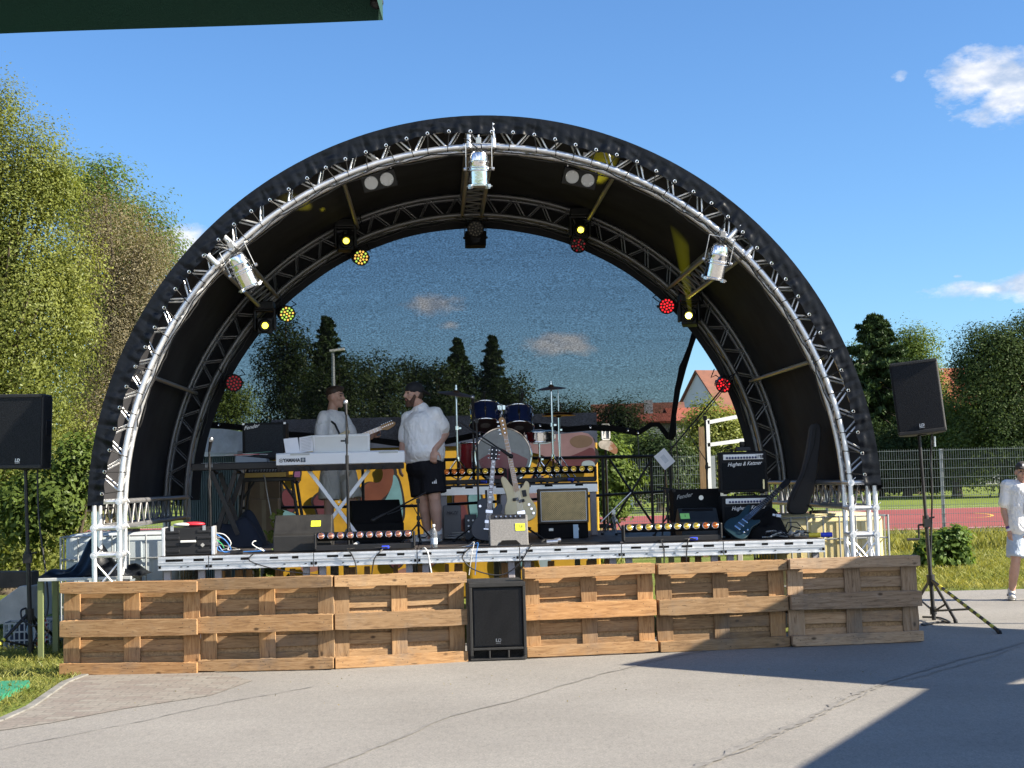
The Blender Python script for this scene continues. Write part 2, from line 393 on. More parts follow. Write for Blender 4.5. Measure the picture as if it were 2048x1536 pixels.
# ------------------------------------------------------------------ wood
def wood_mat(name, c1, c2, dark, axis=0, rough=.75, grey=0.):
    m, t, b = newmat(name)
    st = [9., 9., 9.]; st[axis] = .9
    v0 = tex_obj(t); oi = nd(t, 'ShaderNodeObjectInfo')
    ad = nd(t, 'ShaderNodeVectorMath', operation='MULTIPLY_ADD'); ad.inputs[1].default_value = (1, 1, 1)
    rv = nd(t, 'ShaderNodeCombineXYZ')
    for k, mul in enumerate((17., 31., 47.)):
        q = nd(t, 'ShaderNodeMath', operation='MULTIPLY'); t.links.new(oi.outputs['Random'], q.inputs[0]); q.inputs[1].default_value = mul; t.links.new(q.outputs[0], rv.inputs[k])
    t.links.new(v0, ad.inputs[0]); t.links.new(rv.outputs[0], ad.inputs[2])
    mp = nd(t, 'ShaderNodeMapping'); mp.inputs['Scale'].default_value = st; t.links.new(ad.outputs[0], mp.inputs[0])
    g = noise(t, mp.outputs[0], 5., 8., .68, 1.1)
    c = ramp(t, g, [(.34, dark), (.47, c1), (.66, c2)])
    # knots
    vo = nd(t, 'ShaderNodeTexVoronoi', Scale=4.2); mp2 = nd(t, 'ShaderNodeMapping'); s2 = [1.6, 1.6, 1.6]; s2[axis] = .9; mp2.inputs['Scale'].default_value = s2
    t.links.new(ad.outputs[0], mp2.inputs[0]); t.links.new(mp2.outputs[0], vo.inputs['Vector'])
    kn = ramp(t, vo.outputs['Distance'], [(.05, (1, 1, 1)), (.12, (0, 0, 0))])
    c = mixc(t, kn, c, sc(dark, .45))
    # board to board tone
    tn = ramp(t, oi.outputs['Random'], [(0, (.66, .66, .68)), (.5, (1, 1, 1)), (1, (1.2, 1.08, .94))])
    c = mixc(t, 1., c, tn, 'MULTIPLY')
    dn = ramp(t, noise(t, v0, 2.6, 6., .7), [(.5, (0, 0, 0)), (.72, (1, 1, 1))])
    dm = nd(t, 'ShaderNodeMath', operation='MULTIPLY'); t.links.new(dn, dm.inputs[0]); dm.inputs[1].default_value = .42 + grey
    c = mixc(t, dm.outputs[0], c, (.165, .145, .125))
    cr_ = noise(t, mp.outputs[0], 11., 3., .5, .3); c = mixc(t, ramp(t, cr_, [(.66, (0, 0, 0)), (.70, (.75, .75, .75))]), c, sc(dark, .35))
    t.links.new(c, b.inputs['Base Color']); b.inputs['Roughness'].default_value = rough; b.inputs['Specular IOR Level'].default_value = .25
    bump(t, b, g, .5, .004); return m
for ax, nm in ((0, 'x'), (2, 'z')):
    M['pine_' + nm] = wood_mat('pine_' + nm, (.335, .195, .092), (.44, .275, .14), (.225, .122, .055), ax)
    M['pineb_' + nm] = wood_mat('old_pine_' + nm, (.30, .185, .092), (.395, .26, .142), (.185, .11, .058), ax, grey=.15)
    M['pinew_' + nm] = wood_mat('weathered_pine_' + nm, (.40, .27, .165), (.50, .36, .24), (.24, .155, .095), ax, grey=.3)
M['osb'] = mat('pressed_board', (.34, .215, .11), .85, var=.35, scale=40, bump=.4, bscale=70)
M['nail'] = mat('nail', (.05, .045, .04), .6, .5)
def plank(c, d, seed):                      # slightly rough board: bent top and bottom, worn corners
    r = random.Random(seed); sk = r.uniform(-.0035, .0035); bw = r.uniform(-.003, .003); mb = MB(); ax = 0 if d[0] > d[2] else 2; n = 8
    L_ = d[ax]; o = 2 - ax
    vs = []
    for i in range(n + 1):
        s_ = -L_ / 2 + L_ * i / n
        e = .004 if i in (0, n) else 0
        w0 = -d[o] / 2 + r.uniform(-.003, .003) + e + sk * (2 * i / n - 1); w1 = d[o] / 2 + r.uniform(-.003, .003) - e + sk * (2 * i / n - 1)
        for y in (-d[1] / 2, d[1] / 2):
            for w_ in (w0, w1):
                p = [0, y, 0]; p[ax] = s_; p[o] = w_; vs.append(Vector(p) + Vector(c))
    fs = []
    for i in range(n):
        a = 4 * i; q = 4 * (i + 1)
        fs += [(a, a + 1, q + 1, q), (a + 2, q + 2, q + 3, a + 3), (a, q, q + 2, a + 2), (a + 1, a + 3, q + 3, q + 1)]
    fs += [(0, 2, 3, 1), (4 * n, 4 * n + 1, 4 * n + 3, 4 * n + 2)]
    mb.add(vs, fs); return mb
PW, PH = 1.2, .8
def make_pallet(label, kind, seed):
    t = thing('wooden_pallet', label, 'pallet', group='pallets standing on edge along the stage front')
    mx_, mz_ = M[kind + '_x'], M[kind + '_z']; k = seed * 100
    rows = [(.05, .1), (.4, .145), (.75, .1)]; cols = [.0725, .6, 1.1275]
    for z, h in rows:
        bd = plank((.6, .011, z), (1.2, .022, h), k); k += 1; bd.cur = 1
        for x in cols:
            for dx, dz in ((-.045, .25), (.04, -.22), (.0, .02)):
                q = random.uniform(-.008, .008); bd.tube((x + dx + q, -.0015, z + dz * h), (x + dx + q, .004, z + dz * h), .0052, seg=6)
        bd.build('board', mx_, t, bev=.0025, bseg=1, m2=M['nail'])
        for x in cols: plank((x, .061, z), (.145, .077, h - .006), k).build('block', mz_, t, bev=.002, bseg=1); k += 1
    for x in cols: plank((x, .111, .4), (.145, .0215, .8), k).build('cross_board', mz_, t, bev=.0025, bseg=1); k += 1
    for z, h in ((.0725, .145), (.24, .1), (.4, .145), (.56, .1), (.7275, .145)):
        plank((.6, .1335, z), (1.2, .0215, h), k).build('deck_board', mx_, t, bev=.0025, bseg=1); k += 1
    MB().box((.6, .152, .4), (1.18, .012, .78)).build('backing_panel', M['osb'], t)
    return t
# row of pallets from target pixels of the bottom corners
pal = [((118, 1352), (395, 1347), 'pine', 'clean orange pine pallet standing next to the grass at the left end of the row'),
       ((396, 1346), (668, 1340), 'pineb', 'rough sawn yellowish pallet, second from the grass, between two other pallets'),
       ((671, 1339), (938, 1323), 'pineb', 'pallet standing directly beside the subwoofer, on the side of the keyboard and rack case'),
       ((1055, 1318), (1318, 1306), 'pine', 'sunlit orange pallet directly beside the subwoofer, on the side of the guitar amplifier stack'),
       ((1322, 1306), (1582, 1294), 'pineb', 'half shaded pallet with split grey brown top board, below the amplifier stack'),
       ((1587, 1295), (1850, 1284), 'pinew', 'weathered grey pallet fully in shade, next to the tilted speaker stand with striped leg')]
for i, (a, b_, kd, lab) in enumerate(pal):
    A, B = G(*a), G(*b_); d = B - A
    p = make_pallet(lab, kd, i + 1)
    p.location = (A.x, A.y, .004 + .003 * (i % 2)); s_ = (d.length - .006) / 1.2
    lean = R(-1.2)
    p.rotation_euler = (lean, R([.35, -.2, .5, -.3, .2, .1][i]), math.atan2(d.y, d.x)); p.scale = (s_, 1, 1)
# ================================================================== STAGE ROOF
RI, RO, ZC, ZB = 3.55, 3.79, 1.34, 1.51          # chord radii, circle centre height, base height
YR = 3.75                                        # rear arch
# vinyl: glossy black, slightly wrinkled
m, t, b = newmat('vinyl'); v = tex_obj(t)
t.links.new(ramp(t, noise(t, v, 2.2, 5.), [(.3, (.0035, .0048, .0075)), (.7, (.006, .008, .0125))]), b.inputs['Base Color'])
t.links.new(ramp(t, noise(t, v, 3.5, 4.), [(.3, (.30,) * 3), (.7, (.42,) * 3)]), b.inputs['Roughness']); b.inputs['Specular IOR Level'].default_value = .2
bump(t, b, noise(t, v, 5., 5., .6, 1.2), .16, .03); M['vinyl'] = m
m, t, b = newmat('vinyl_lining'); v = tex_obj(t)
t.links.new(ramp(t, noise(t, v, 1.2, 5.), [(.3, (.034, .034, .038)), (.7, (.056, .056, .061))]), b.inputs['Base Color'])
t.links.new(ramp(t, noise(t, v, 1.5, 4.), [(.3, (.56,) * 3), (.7, (.68,) * 3)]), b.inputs['Roughness']); b.inputs['Specular IOR Level'].default_value = .004
bump(t, b, noise(t, v, 1.6, 4., .5, .4), .35, .04); M['lining'] = m

roof = sthing('stage_roof', 'round arched open air stage roof of silver truss arches under a black vinyl cover', 'stage roof', 0, 0, 0)
def AP(r, a, y): return Vector((-r * math.cos(a), y, ZC + r * math.sin(a)))     # a from 0 (left) to pi (right)
def a_at(r, z): return math.asin((z - ZC) / r)
def arch_tube(mb, r, y, rad, z0=ZB, n=72, seg=10):
    a0 = a_at(r, z0); mb.path([AP(r, a0 + (PI - 2 * a0) * i / n, y) for i in range(n + 1)], rad, seg)
def make_arch(y0, mt, name):
    root = None
    for k, (r, y, nm) in enumerate(((RI, y0, 'inner_chord'), (RI, y0 + .24, 'inner_chord'), (RO, y0, 'outer_chord'), (RO, y0 + .24, 'outer_chord'))):
        mb = MB(); arch_tube(mb, r, y, .0275)
        if k == 0: root = mb.build(name, mt, roof, smooth=40)
        else: mb.build(nm, mt, root, smooth=40)
    br = MB(); a0 = a_at(RI, ZB) + .02; n = 64
    for i in range(n):
        a = a0 + (PI - 2 * a0) * i / n; a2 = a0 + (PI - 2 * a0) * (i + 1) / n
        for y in (y0, y0 + .24):
            p, q = (AP(RI, a, y), AP(RO, a2, y)) if i % 2 == 0 else (AP(RO, a, y), AP(RI, a2, y))
            br.tube(p, q, .0095, seg=6, cap=False)
        for r in (RI, RO):
            p, q = (AP(r, a, y0), AP(r, a2, y0 + .24)) if i % 2 == 0 else (AP(r, a, y0 + .24), AP(r, a2, y0))
            br.tube(p, q, .0095, seg=6, cap=False)
    br.build('truss_bracing', mt, root, smooth=40)
    # splices
    sp = MB()
    for k in range(1, 8):
        a = PI * k / 8
        for y in (y0, y0 + .24):
            for r in (RI, RO): sp.tube(AP(r, a - .014, y), AP(r, a + .014, y), .0285, seg=10)
    sp.build('truss_couplers', mt, root, smooth=40)
    return root
front = make_arch(0, M['alu'], 'front_arch')
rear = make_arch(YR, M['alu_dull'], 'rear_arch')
def straight(mb_main, mb_br, a, b_, ux, uy, n, rad=.025):
    """four-chord truss from a to b_; ux, uy = the two cross directions (0.24 m)"""
    a = Vector(a); b_ = Vector(b_); off = [ux * i + uy * j for i, j in ((0, 0), (1, 0), (1, 1), (0, 1))]
    for o in off: mb_main.tube(a + o, b_ + o, rad, seg=10)
    for f in range(4):
        o1, o2 = off[f], off[(f + 1) % 4]
        for i in range(n):
            p = a.lerp(b_, i / n); q = a.lerp(b_, (i + 1) / n)
            if i % 2: mb_br.tube(p + o1, q + o2, .0095, seg=6, cap=False)
            else: mb_br.tube(p + o2, q + o1, .0095, seg=6, cap=False)
        for p in (a, b_): mb_br.tube(p + o1, p + o2, .012, seg=6, cap=False)
UX, UY, UZ = Vector((1, 0, 0)), Vector((0, 1, 0)), Vector((0, 0, 1))
def tower(x_in, sgn, y0, mt):
    xo = x_in + sgn * .24; mb = MB(); br = MB()
    for x in (x_in, xo):
        for y in (y0, y0 + .24): mb.tube((x, y, .02), (x, y, ZB + (.05 if x == x_in else .0)), .025, seg=10)
    o = mb.build('tower', mt, roof, smooth=40)
    for z in (.98, 1.24, 1.49):
        for y in (y0, y0 + .24): br.tube((x_in, y, z), (xo, y, z), .024, seg=10)
        for x in (x_in, xo): br.tube((x, y0, z), (x, y0 + .24, z), .024, seg=10)
    for z0, z1 in ((.12, .38), (.38, .64), (.64, .92)):
        for y in (y0, y0 + .24):
            br.tube((x_in, y, z0), (xo, y, z1), .0095, seg=6); br.tube((xo, y, z0), (x_in, y, z1), .0095, seg=6)
        for x in (x_in, xo): br.tube((x, y0, z0), (x, y0 + .24, z1), .0095, seg=6)
    br.build('truss_bracing', mt, o, smooth=40)
    jn = MB()
    for z in (.98, 1.24, 1.49):
        for x in (x_in, xo):
            jn.tube((x, y0 - .036, z), (x, y0 + .05, z), .033, seg=12)
            jn.tube((x, y0 - .046, z), (x, y0 - .036, z), .012, seg=8)
            for q in range(3): jn.tube((x + .03, y0 + .2 * q / 2, z + .03), (x + .055, y0 + .2 * q / 2, z + .05 - .03 * q), .004, seg=5)
    jn.build('truss_couplers', mt, o, smooth=40)
    MB().box(((x_in + xo) / 2, y0 + .12, .008), (.5, .5, .014)).build('base_plate', M['steel'], o)
for sg in (-1, 1):
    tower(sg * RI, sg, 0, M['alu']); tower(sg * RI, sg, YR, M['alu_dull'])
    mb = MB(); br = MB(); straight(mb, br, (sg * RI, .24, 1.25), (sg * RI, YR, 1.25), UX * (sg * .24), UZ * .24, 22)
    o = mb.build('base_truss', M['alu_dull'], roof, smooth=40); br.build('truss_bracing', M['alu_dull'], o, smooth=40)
# longitudinal trusses at the crown and at 45 degrees
for ang in (PI / 4, PI / 2, 3 * PI / 4):
    er = Vector((-math.cos(ang), 0, math.sin(ang))); et = Vector((math.sin(ang), 0, math.cos(ang)))
    c = Vector((0, 0, ZC)); a = c + er * RI - et * .12; mb = MB(); br = MB()
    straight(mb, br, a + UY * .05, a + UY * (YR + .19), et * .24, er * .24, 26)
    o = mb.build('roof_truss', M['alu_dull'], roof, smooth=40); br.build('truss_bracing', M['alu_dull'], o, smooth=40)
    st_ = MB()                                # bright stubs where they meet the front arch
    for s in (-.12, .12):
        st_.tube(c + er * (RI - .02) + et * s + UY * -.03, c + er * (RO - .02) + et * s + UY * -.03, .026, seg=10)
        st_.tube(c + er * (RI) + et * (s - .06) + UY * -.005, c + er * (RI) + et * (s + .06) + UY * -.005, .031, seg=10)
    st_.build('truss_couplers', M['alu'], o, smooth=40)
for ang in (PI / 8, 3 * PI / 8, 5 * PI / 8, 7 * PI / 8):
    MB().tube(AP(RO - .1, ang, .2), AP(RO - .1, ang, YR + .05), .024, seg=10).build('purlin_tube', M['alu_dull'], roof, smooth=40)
# cover: an inner lining seen from below, an outer skin a little above
def cover(r, y0, y1, zb, wob, seed):
    r_ = random.Random(seed); ph = [r_.uniform(0, 6) for _ in range(6)]
    a0 = a_at(r, zb)
    def fn(u, v):
        a = a0 + (PI - 2 * a0) * u; y = y0 + (y1 - y0) * v
        w_ = -abs(wob * math.sin(v * PI)) * abs(.6 * math.sin(a * 8 + ph[0] + v) + .4 * math.sin(a * 19 + ph[1]) + .5 * math.sin(v * 9 + ph[2] + a * 2))
        bulge = -.03 * abs(math.sin(a * 4)) * math.sin(v * PI)
        return AP(r + w_ + bulge, a, y)
    return MB().grid(fn, 200, 24)
cover(RO + .034, -.02, YR + .3, 1.42, .018, 3).build('roof_lining', M['lining'], roof, smooth=60, recalc=False)
for ang in (.42, .8, 1.19, 1.95, 2.34, 2.72):      # welded panel seams
    MB().grid(lambda u, v: AP(RO + .028 + .006 * math.sin(u * PI), ang + (u - .5) * .016, .05 + (YR + .2) * v), 4, 12).build('panel_seam', M['vinyl'], roof, smooth=60, recalc=False)
cov = cover(RO + .052, -.06, YR + .34, 1.40, .006, 4).build('roof_cover', M['vinyl'], roof, smooth=60, recalc=False)
# front flap: wrinkled strip laced to the front chord through eyelets
NEY = 54; a0f = a_at(RO + .05, 1.46)
def eyang(i): return a0f + .03 + (PI - 2 * a0f - .06) * i / (NEY - 1)
rf = random.Random(11); ph = [rf.uniform(0, 6.28) for _ in range(30)]; dep = [rf.uniform(.3, 1.) for _ in range(NEY + 2)]
def hem_r(a): return 3.655 + .016 * math.sin(a * 9 + 1) + .010 * math.sin(a * 23)
def crease(a, v, fr, k):
    g = 0
    for o_, amp in ((.12, .8), (.4, -.6), (.66, .7), (.9, -.5)):
        x = (fr - o_ - (dep[(k * 3 + int(o_ * 9)) % NEY] - .65) * v * .9) * 6
        g += amp * max(0, 1 - abs(x)) * dep[(k * 7 + int(o_ * 10)) % NEY]
    return g * (1 - v * .75)
def flap(u, v):
    a = a0f + (PI - 2 * a0f) * u
    q = (a - a0f - .03) / (PI - 2 * a0f - .06) * (NEY - 1); k = int(max(0, min(NEY - 1, math.floor(q)))); fr = q - math.floor(q)
    sc_ = (1 - v) ** .7
    hr = hem_r(a) + .018 * math.sin(fr * PI) * dep[k]
    r = hr + (RO + .052 - hr) * v
    lean = math.sin(a * 17 + v * 5 + ph[0]) * .002 + math.sin(a * 41 - v * 9 + ph[1]) * .002 + math.sin(a * 97 + v * 14 + ph[2]) * .0015
    y = -.062 + lean * math.sin(PI * min(1, v * .9 + .12)) * (.7 + dep[k]) + (.005 * math.cos(fr * 2 * PI) * sc_) + .016 * crease(a, v, fr, k)
    return AP(r, a, min(y, -.034))
def ring_(u, v): a = a_at(3.42, 1.45) + (PI - 2 * a_at(3.42, 1.45)) * u; return AP(3.42 + (RO + .06 - 3.42) * v, a, YR + .28 + .012 * math.sin(u * 70) * (1 - v))
MB().grid(ring_, 160, 4).build('rear_flap', M['lining'], roof, smooth=60, recalc=False)
fl = MB().grid(flap, 900, 14).build('cover_flap', M['vinyl'], roof, smooth=70, recalc=False)
eye = None; bung = None
tor = MB(); tor.path([(math.cos(x) * .0135, 0, math.sin(x) * .0135) for x in np.linspace(0, 2 * PI, 13)[:-1]], .0062, 6, closed=True)
for i in range(NEY):
    a = eyang(i); r = hem_r(a) + .022; p = AP(r, a, -.082)
    if eye is None: e = eye = tor.build('eyelet', M['chrome'], fl, smooth=60)
    else: e = eye.copy(); COL.objects.link(e); e.parent = fl
    e.location = p
    q = AP(RI, a + rf.uniform(-.012, .012), 0); er = (q - AP(RO, a, 0)).normalized()
    mb = MB(); mb.path([p + Vector((.0, 0, 0)), p.lerp(q, .4) + Vector((0, -.006, 0)), q + Vector((0, -.03, 0)) - er * .012, q + er * .027 + Vector((0, -.014, 0)), q + er * .03 + Vector((0, .012, 0))], .0055, 5)
    mb.build('bungee_cord', M['rubber'], roof, smooth=60)
# cables laced along the front and rear chords
for r, y, sd in ((RI - .03, .2, 1), (RI - .035, .02, 2), (RI - .03, YR + .02, 3), (RI - .04, YR + .2, 4)):
    r_ = random.Random(sd); pts = []
    for i in range(140):
        a = .25 + (PI - .5) * i / 139
        pts.append(AP(r - .022 * abs(math.sin(i * .37 + sd)) - r_.uniform(0, .01), a, y + r_.uniform(-.01, .01)))
    MB().path(pts, .007, 5).build('power_cable', M['cable'], roof, smooth=60)

# ================================================================== BACKDROP MESH
m, t, b = newmat('mesh_netting'); v = tex_obj(t)
t.nodes.remove(b); out = t.nodes['Material Output']
tr = nd(t, 'ShaderNodeBsdfTransparent'); df = nd(t, 'ShaderNodeBsdfDiffuse'); df.inputs['Color'].default_value = (.016, .017, .02, 1)
mm = nd(t, 'ShaderNodeMixShader')
g1 = noise(t, tex_obj(t, (.7, 1, 1.5)), 62., 2., .6); g2 = noise(t, tex_obj(t, (.12, 1, 3.2)), 5., 4., .6)
f1 = ramp(t, g1, [(.30, (.13,) * 3), (.5, (.255,) * 3), (.70, (.40,) * 3)]); f2 = ramp(t, g2, [(.35, (.94,) * 3), (.65, (1.06,) * 3)])
ff = nd(t, 'ShaderNodeMath', operation='MULTIPLY'); t.links.new(f1, ff.inputs[0]); t.links.new(f2, ff.inputs[1])
t.links.new(ff.outputs[0], mm.inputs[0]); t.links.new(df.outputs[0], mm.inputs[1]); t.links.new(tr.outputs[0], mm.inputs[2]); t.links.new(mm.outputs[0], out.inputs[0])
M['netting'] = m
YN = 4.12
bd = sthing('backdrop_net', 'dark see-through mesh backdrop hung in the rear arch with its lower corner torn loose', 'backdrop', 0, 0, 0)
def hemz(pts, x):
    for (x0, z0), (x1, z1) in zip(pts[:-1], pts[1:]):
        if x0 <= x <= x1: return z0 + (z1 - z0) * (x - x0) / (x1 - x0)
    return pts[-1][1] if x > pts[-1][0] else pts[0][1]
hp = [SL(px, py, YN) for px, py in [(398, 852), (440, 855), (483, 859), (530, 865), (575, 872), (640, 878), (700, 880), (741, 883), (799, 891), (850, 893), (900, 885), (960, 872), (1020, 860), (1080, 856), (1132, 863), (1180, 859), (1229, 861), (1255, 865), (1275, 870)]]
hem = [(p.x, p.z) for p in hp]
rp = [SL(px, py, YN) for px, py in [(1275, 870), (1288, 862), (1303, 852), (1315, 852), (1325, 864), (1334, 877), (1341, 879), (1345, 868), (1350, 830), (1356, 780), (1367, 735), (1383, 693), (1391, 670), (1400, 645)]]
edge = [(p.x, p.z) for p in rp]
allb = hem + edge[1:]
RN = RI - .06
def arcz(x): return ZC + math.sqrt(max(0, RN * RN - x * x))
xl = max(hem[0][0], -RN); xr = edge[-1][0]
def nety(x, z):
    k = max(0, 1 - abs(x - xr + (3.6 - z) * .1) / .55)
    return YN + .012 * math.sin(x * 3 + z) + k * .05 * math.sin(x * 38 + z * 2.5) + .02 * math.sin(z * 2.2)
cols = sorted(set(list(np.linspace(xl, edge[0][0], 90)) + list(np.linspace(edge[0][0], xr, 60))))
nvz = 30; vs = []; fs = []
for x in cols:
    zb_ = hemz(allb, x); zt = max(arcz(x), zb_ + .001)
    for j in range(nvz + 1):
        z = zb_ + (zt - zb_) * j / nvz; vs.append((x, nety(x, z), z))
for i in range(len(cols) - 1):
    for j in range(nvz): a = i * (nvz + 1) + j; fs.append((a, a + nvz + 1, a + nvz + 2, a + 1))
nb = MB(); nb.add(vs, fs); nb.build('netting', M['netting'], bd, smooth=60, recalc=False)
# opaque borders
def band(pts, wid, name, m_, sgn=1):
    mb = MB(); q = []
    for i, p in enumerate(pts):
        a = pts[max(0, i - 1)]; c_ = pts[min(len(pts) - 1, i + 1)]; d = Vector((c_[0] - a[0], 0, c_[1] - a[1])).normalized(); n_ = Vector((-d.z, 0, d.x)) * sgn
        y = nety(p[0], p[1]) - .012
        q += [Vector((p[0], y, p[1])) - n_ * wid * .25, Vector((p[0], y - .01, p[1])) + n_ * wid * .4, Vector((p[0], y, p[1])) + n_ * wid]
    mb.add(q, [(3 * i + k, 3 * i + k + 1, 3 * i + k + 4, 3 * i + k + 3) for i in range(len(pts) - 1) for k in (0, 1)])
    return mb.build(name, m_, bd, smooth=60, recalc=False)
band(hem, .06, 'hem', M['black_matt'])
band(edge, .05, 'hem', M['black_matt'])
fold = MB(); ed2 = edge[6:]
fold.path([Vector((x - .012, nety(x, z) - .03, z)) for x, z in ed2], [.036 + .014 * math.sin(i * 2.1) for i in range(len(ed2) - 2)] + [.035, .015], 8).build('gathered_fold', M['black_matt'], bd, smooth=60)
arcpts = [(RN * -math.cos(a), ZC + RN * math.sin(a)) for a in np.linspace(a_at(RN, 1.9), PI - .82, 70)]
band(arcpts, .11, 'border_strip', M['black_matt'], 1)
ring = MB(); ring.path([(math.cos(x) * .012, 0, math.sin(x) * .012) for x in np.linspace(0, 2 * PI, 9)[:-1]], .006, 5, closed=True)
r0 = None
for i, (x, z) in enumerate(hem[1::2] + [hem[-1]]):
    e = ring.build('eyelet', M['chrome'], bd) if r0 is None else r0.copy()
    if r0 is None: r0 = e
    else: COL.objects.link(e); e.parent = bd
    e.location = (x, nety(x, z) - .035, z + .03)
for (x, z), dz in ((hem[-1], .48), (edge[6], .5), (edge[8], .95), (hem[8], .3), (hem[4], .35)):
    MB().tube((x, YN - .02, z), (x + .01, YN - .03, z - dz), .006, seg=5).build('tie_cord', M['cable'], bd)

# ================================================================== STAGE FLOOR
DZ = .95
def stub_dark(mb, x, z, w_, h): mb.box((x, -.003, z), (w_, .006, h))
xs0 = SL(315, 1113, 0).x; seams = [xs0] + [SL(px, 1095, 0).x for px in (417, 627, 834, 1039, 1243, 1447)] + [SL(1650, 1076, 0).x]
labs = ['short silver edged deck panel carrying the black rack case with coloured cables', 'deck panel with the loose power adaptor and blue cables on its front edge', 'deck panel under the light bar in front of the singer microphone',
        'deck panel with the water bottle near its front edge', 'deck panel beside the small grey monitor, crossed by two hanging cables', 'deck panel under the light bar in front of the black combo amplifier', 'end deck panel carrying the guitar amplifier stack and the loose plugs']
for i in range(7):
    x0, x1 = seams[i] + .004, seams[i + 1] - .004; wd = x1 - x0
    t = sthing('stage_deck', labs[i], 'stage deck', (x0 + x1) / 2, 0, 0, 0, 'deck panels of the stage floor')
    MB().box((0, 2.0, DZ - .012), (wd, 3.98, .022)).build('floor_board', M['ply'], t)
    fr = MB(); fr.box((0, .012, DZ - .034), (wd, .02, .066)); fr.box((0, .004, DZ - .018), (wd, .012, .014)); fr.box((0, .006, DZ - .075), (wd, .024, .012)); fr.box((0, .01, DZ - .105), (wd, .016, .05)); fr.box((0, .003, DZ - .126), (wd, .02, .01))
    fr.box((0, .006, DZ - .056), (wd, .018, .006))
    for s in (-1, 1): fr.box((s * (wd / 2 - .01), 2.0, DZ - .07), (.02, 3.94, .09))
    sl_ = MB(); r_ = random.Random(i)
    for q in range(4 if wd > .7 else 3):
        xx = -wd / 2 + wd * (q + .5) / (4 if wd > .7 else 3) + r_.uniform(-.06, .06); sl_.box((xx, .0015, DZ - .036), (r_.uniform(.06, .11), .003, r_.choice([.022, .028])))
        sl_.box((xx + .1, -.0015, DZ - .1), (.02, .003, .008))
    for s in (-1, 1): sl_.box((s * (wd / 2 - .016), -.002, DZ - .1), (.022, .006, .026))
    fr.v, fr.f, fr.mi = fr.v, fr.f, fr.mi; n0 = len(fr.v); fr.v += sl_.v; fr.f += [tuple(i + n0 for i in f_) for f_ in sl_.f]; fr.mi += [1] * len(sl_.f); fr.build('edge_profile', M['alu'], t, m2=M['black_matt'])
    for s in (-1, 1):
        for y in (.09, 1.9, 3.8): MB().box((s * (wd / 2 - .075), y, (DZ - .13) / 2), (.065, .065, DZ - .13)).build('leg', M['deck_leg'] if 'deck_leg' in M else M.setdefault('deck_leg', mat('grey_leg', (.40, .37, .38), .7, .15, var=.15)), t, bev=.006)
# brown timber planks that stand behind the front legs under the floor
tim = [(700, 24), (735, 12), (792, 10), (843, 18), (893, 10), (915, 18), (1010, 14), (1060, 20), (1100, 14), (1180, 20), (1214, 16), (1370, 16), (1395, 12), (1435, 12), (560, 16), (585, 12), (478, 16), (500, 12), (445, 14)]
for i, (px, wpx) in enumerate(tim):
    p = SL(px, 1120, .42 + .05 * (i % 3)); wd = wpx * KS(.5)
    o = plank((0, 0, .39), (wd, .03, .78), 900 + i).build('timber_post', M['pineb_z'], None, bev=.002)
    o.location = SP(p.x, .42 + .05 * (i % 3), .0); o.rotation_euler = (0, R(random.uniform(-1, 1)), YAW)
    tag(o, 'brown timber post standing under the front edge of the stage floor', 'timber post', 'timber posts under the stage floor')

# drum riser
RZ = 1.555; RY0, RY1 = 2.5, 3.72
xa, xb, xm = SL(878, 965, RY0).x, SL(1195, 965, RY0).x, SL(1016, 965, RY0).x
labs = ['drum riser panel behind the standing man and the two upright guitars', 'drum riser panel above the tweed amplifier']
for i, (x0, x1) in enumerate(((xa, xm - .003), (xm + .003, xb))):
    wd = x1 - x0; t = sthing('drum_riser', labs[i], 'drum riser', (x0 + x1) / 2, RY0, DZ, 0, 'raised drum riser panels')
    h = RZ - DZ
    MB().box((0, (RY1 - RY0) / 2, h - .011), (wd, RY1 - RY0, .02)).build('floor_board', M['ply'], t)
    fr = MB(); fr.box((0, .012, h - .03), (wd, .02, .058)); fr.box((0, .004, h - .05), (wd, .014, .02)); fr.box((0, .008, h - .085), (wd, .018, .05)); fr.cur = 1
    for xx in (-.3, -.05, .3): fr.box((xx, .0015, h - .028), (.09, .003, .026))
    fr.build('edge_profile', M['alu'], t, m2=M['black_matt'])
    for s in (-1, 1):
        for y in (.06, RY1 - RY0 - .08): MB().box((s * (wd / 2 - .05), y, (h - .11) / 2), (.07, .07, h - .11)).build('leg', M['deck_leg'], t, bev=.006)

# black guard rail behind the stage
gr = sthing('guard_rail', 'black steel tube guard rail with a crossed brace along the back of the stage floor', 'railing', 0, 0, 0)
yr_ = 3.9
def rp_(px, py): q = SL(px, py, yr_); return Vector((q.x, yr_, q.z))
rl = MB(); rl.tube(rp_(560, 925), rp_(1345, 912), .02); rl.build('top_rail', M['black'], gr, smooth=40)
rl = MB(); rl.tube(rp_(480, 1016), rp_(900, 1011), .018); rl.tube(rp_(880, 1010), rp_(1345, 982), .018); rl.build('middle_rail', M['black'], gr, smooth=40)
for px in (480, 560, 725, 888, 1030, 1205, 1302, 1340):
    a = rp_(px, 916); MB().tube((a.x, yr_, a.z if px > 540 else 1.5), (a.x, yr_, DZ), .019).build('post', M['black'], gr, smooth=40)
for a, b_ in (((1218, 918), (1303, 1045)), ((1302, 918), (1222, 1050))):
    MB().tube(rp_(*a) - UY * .04, rp_(*b_) - UY * .04, .014).build('brace', M['black'], gr, smooth=40)
gb = MB(); gb.ball(rp_(1262, 985) - UY * .05, .03); gb.box(rp_(1207, 1052), (.1, .08, .05)); gb.box(rp_(1222, 1053) , (.09, .08, .04)); gb.build('clamp', M['black'], gr, bev=.004)
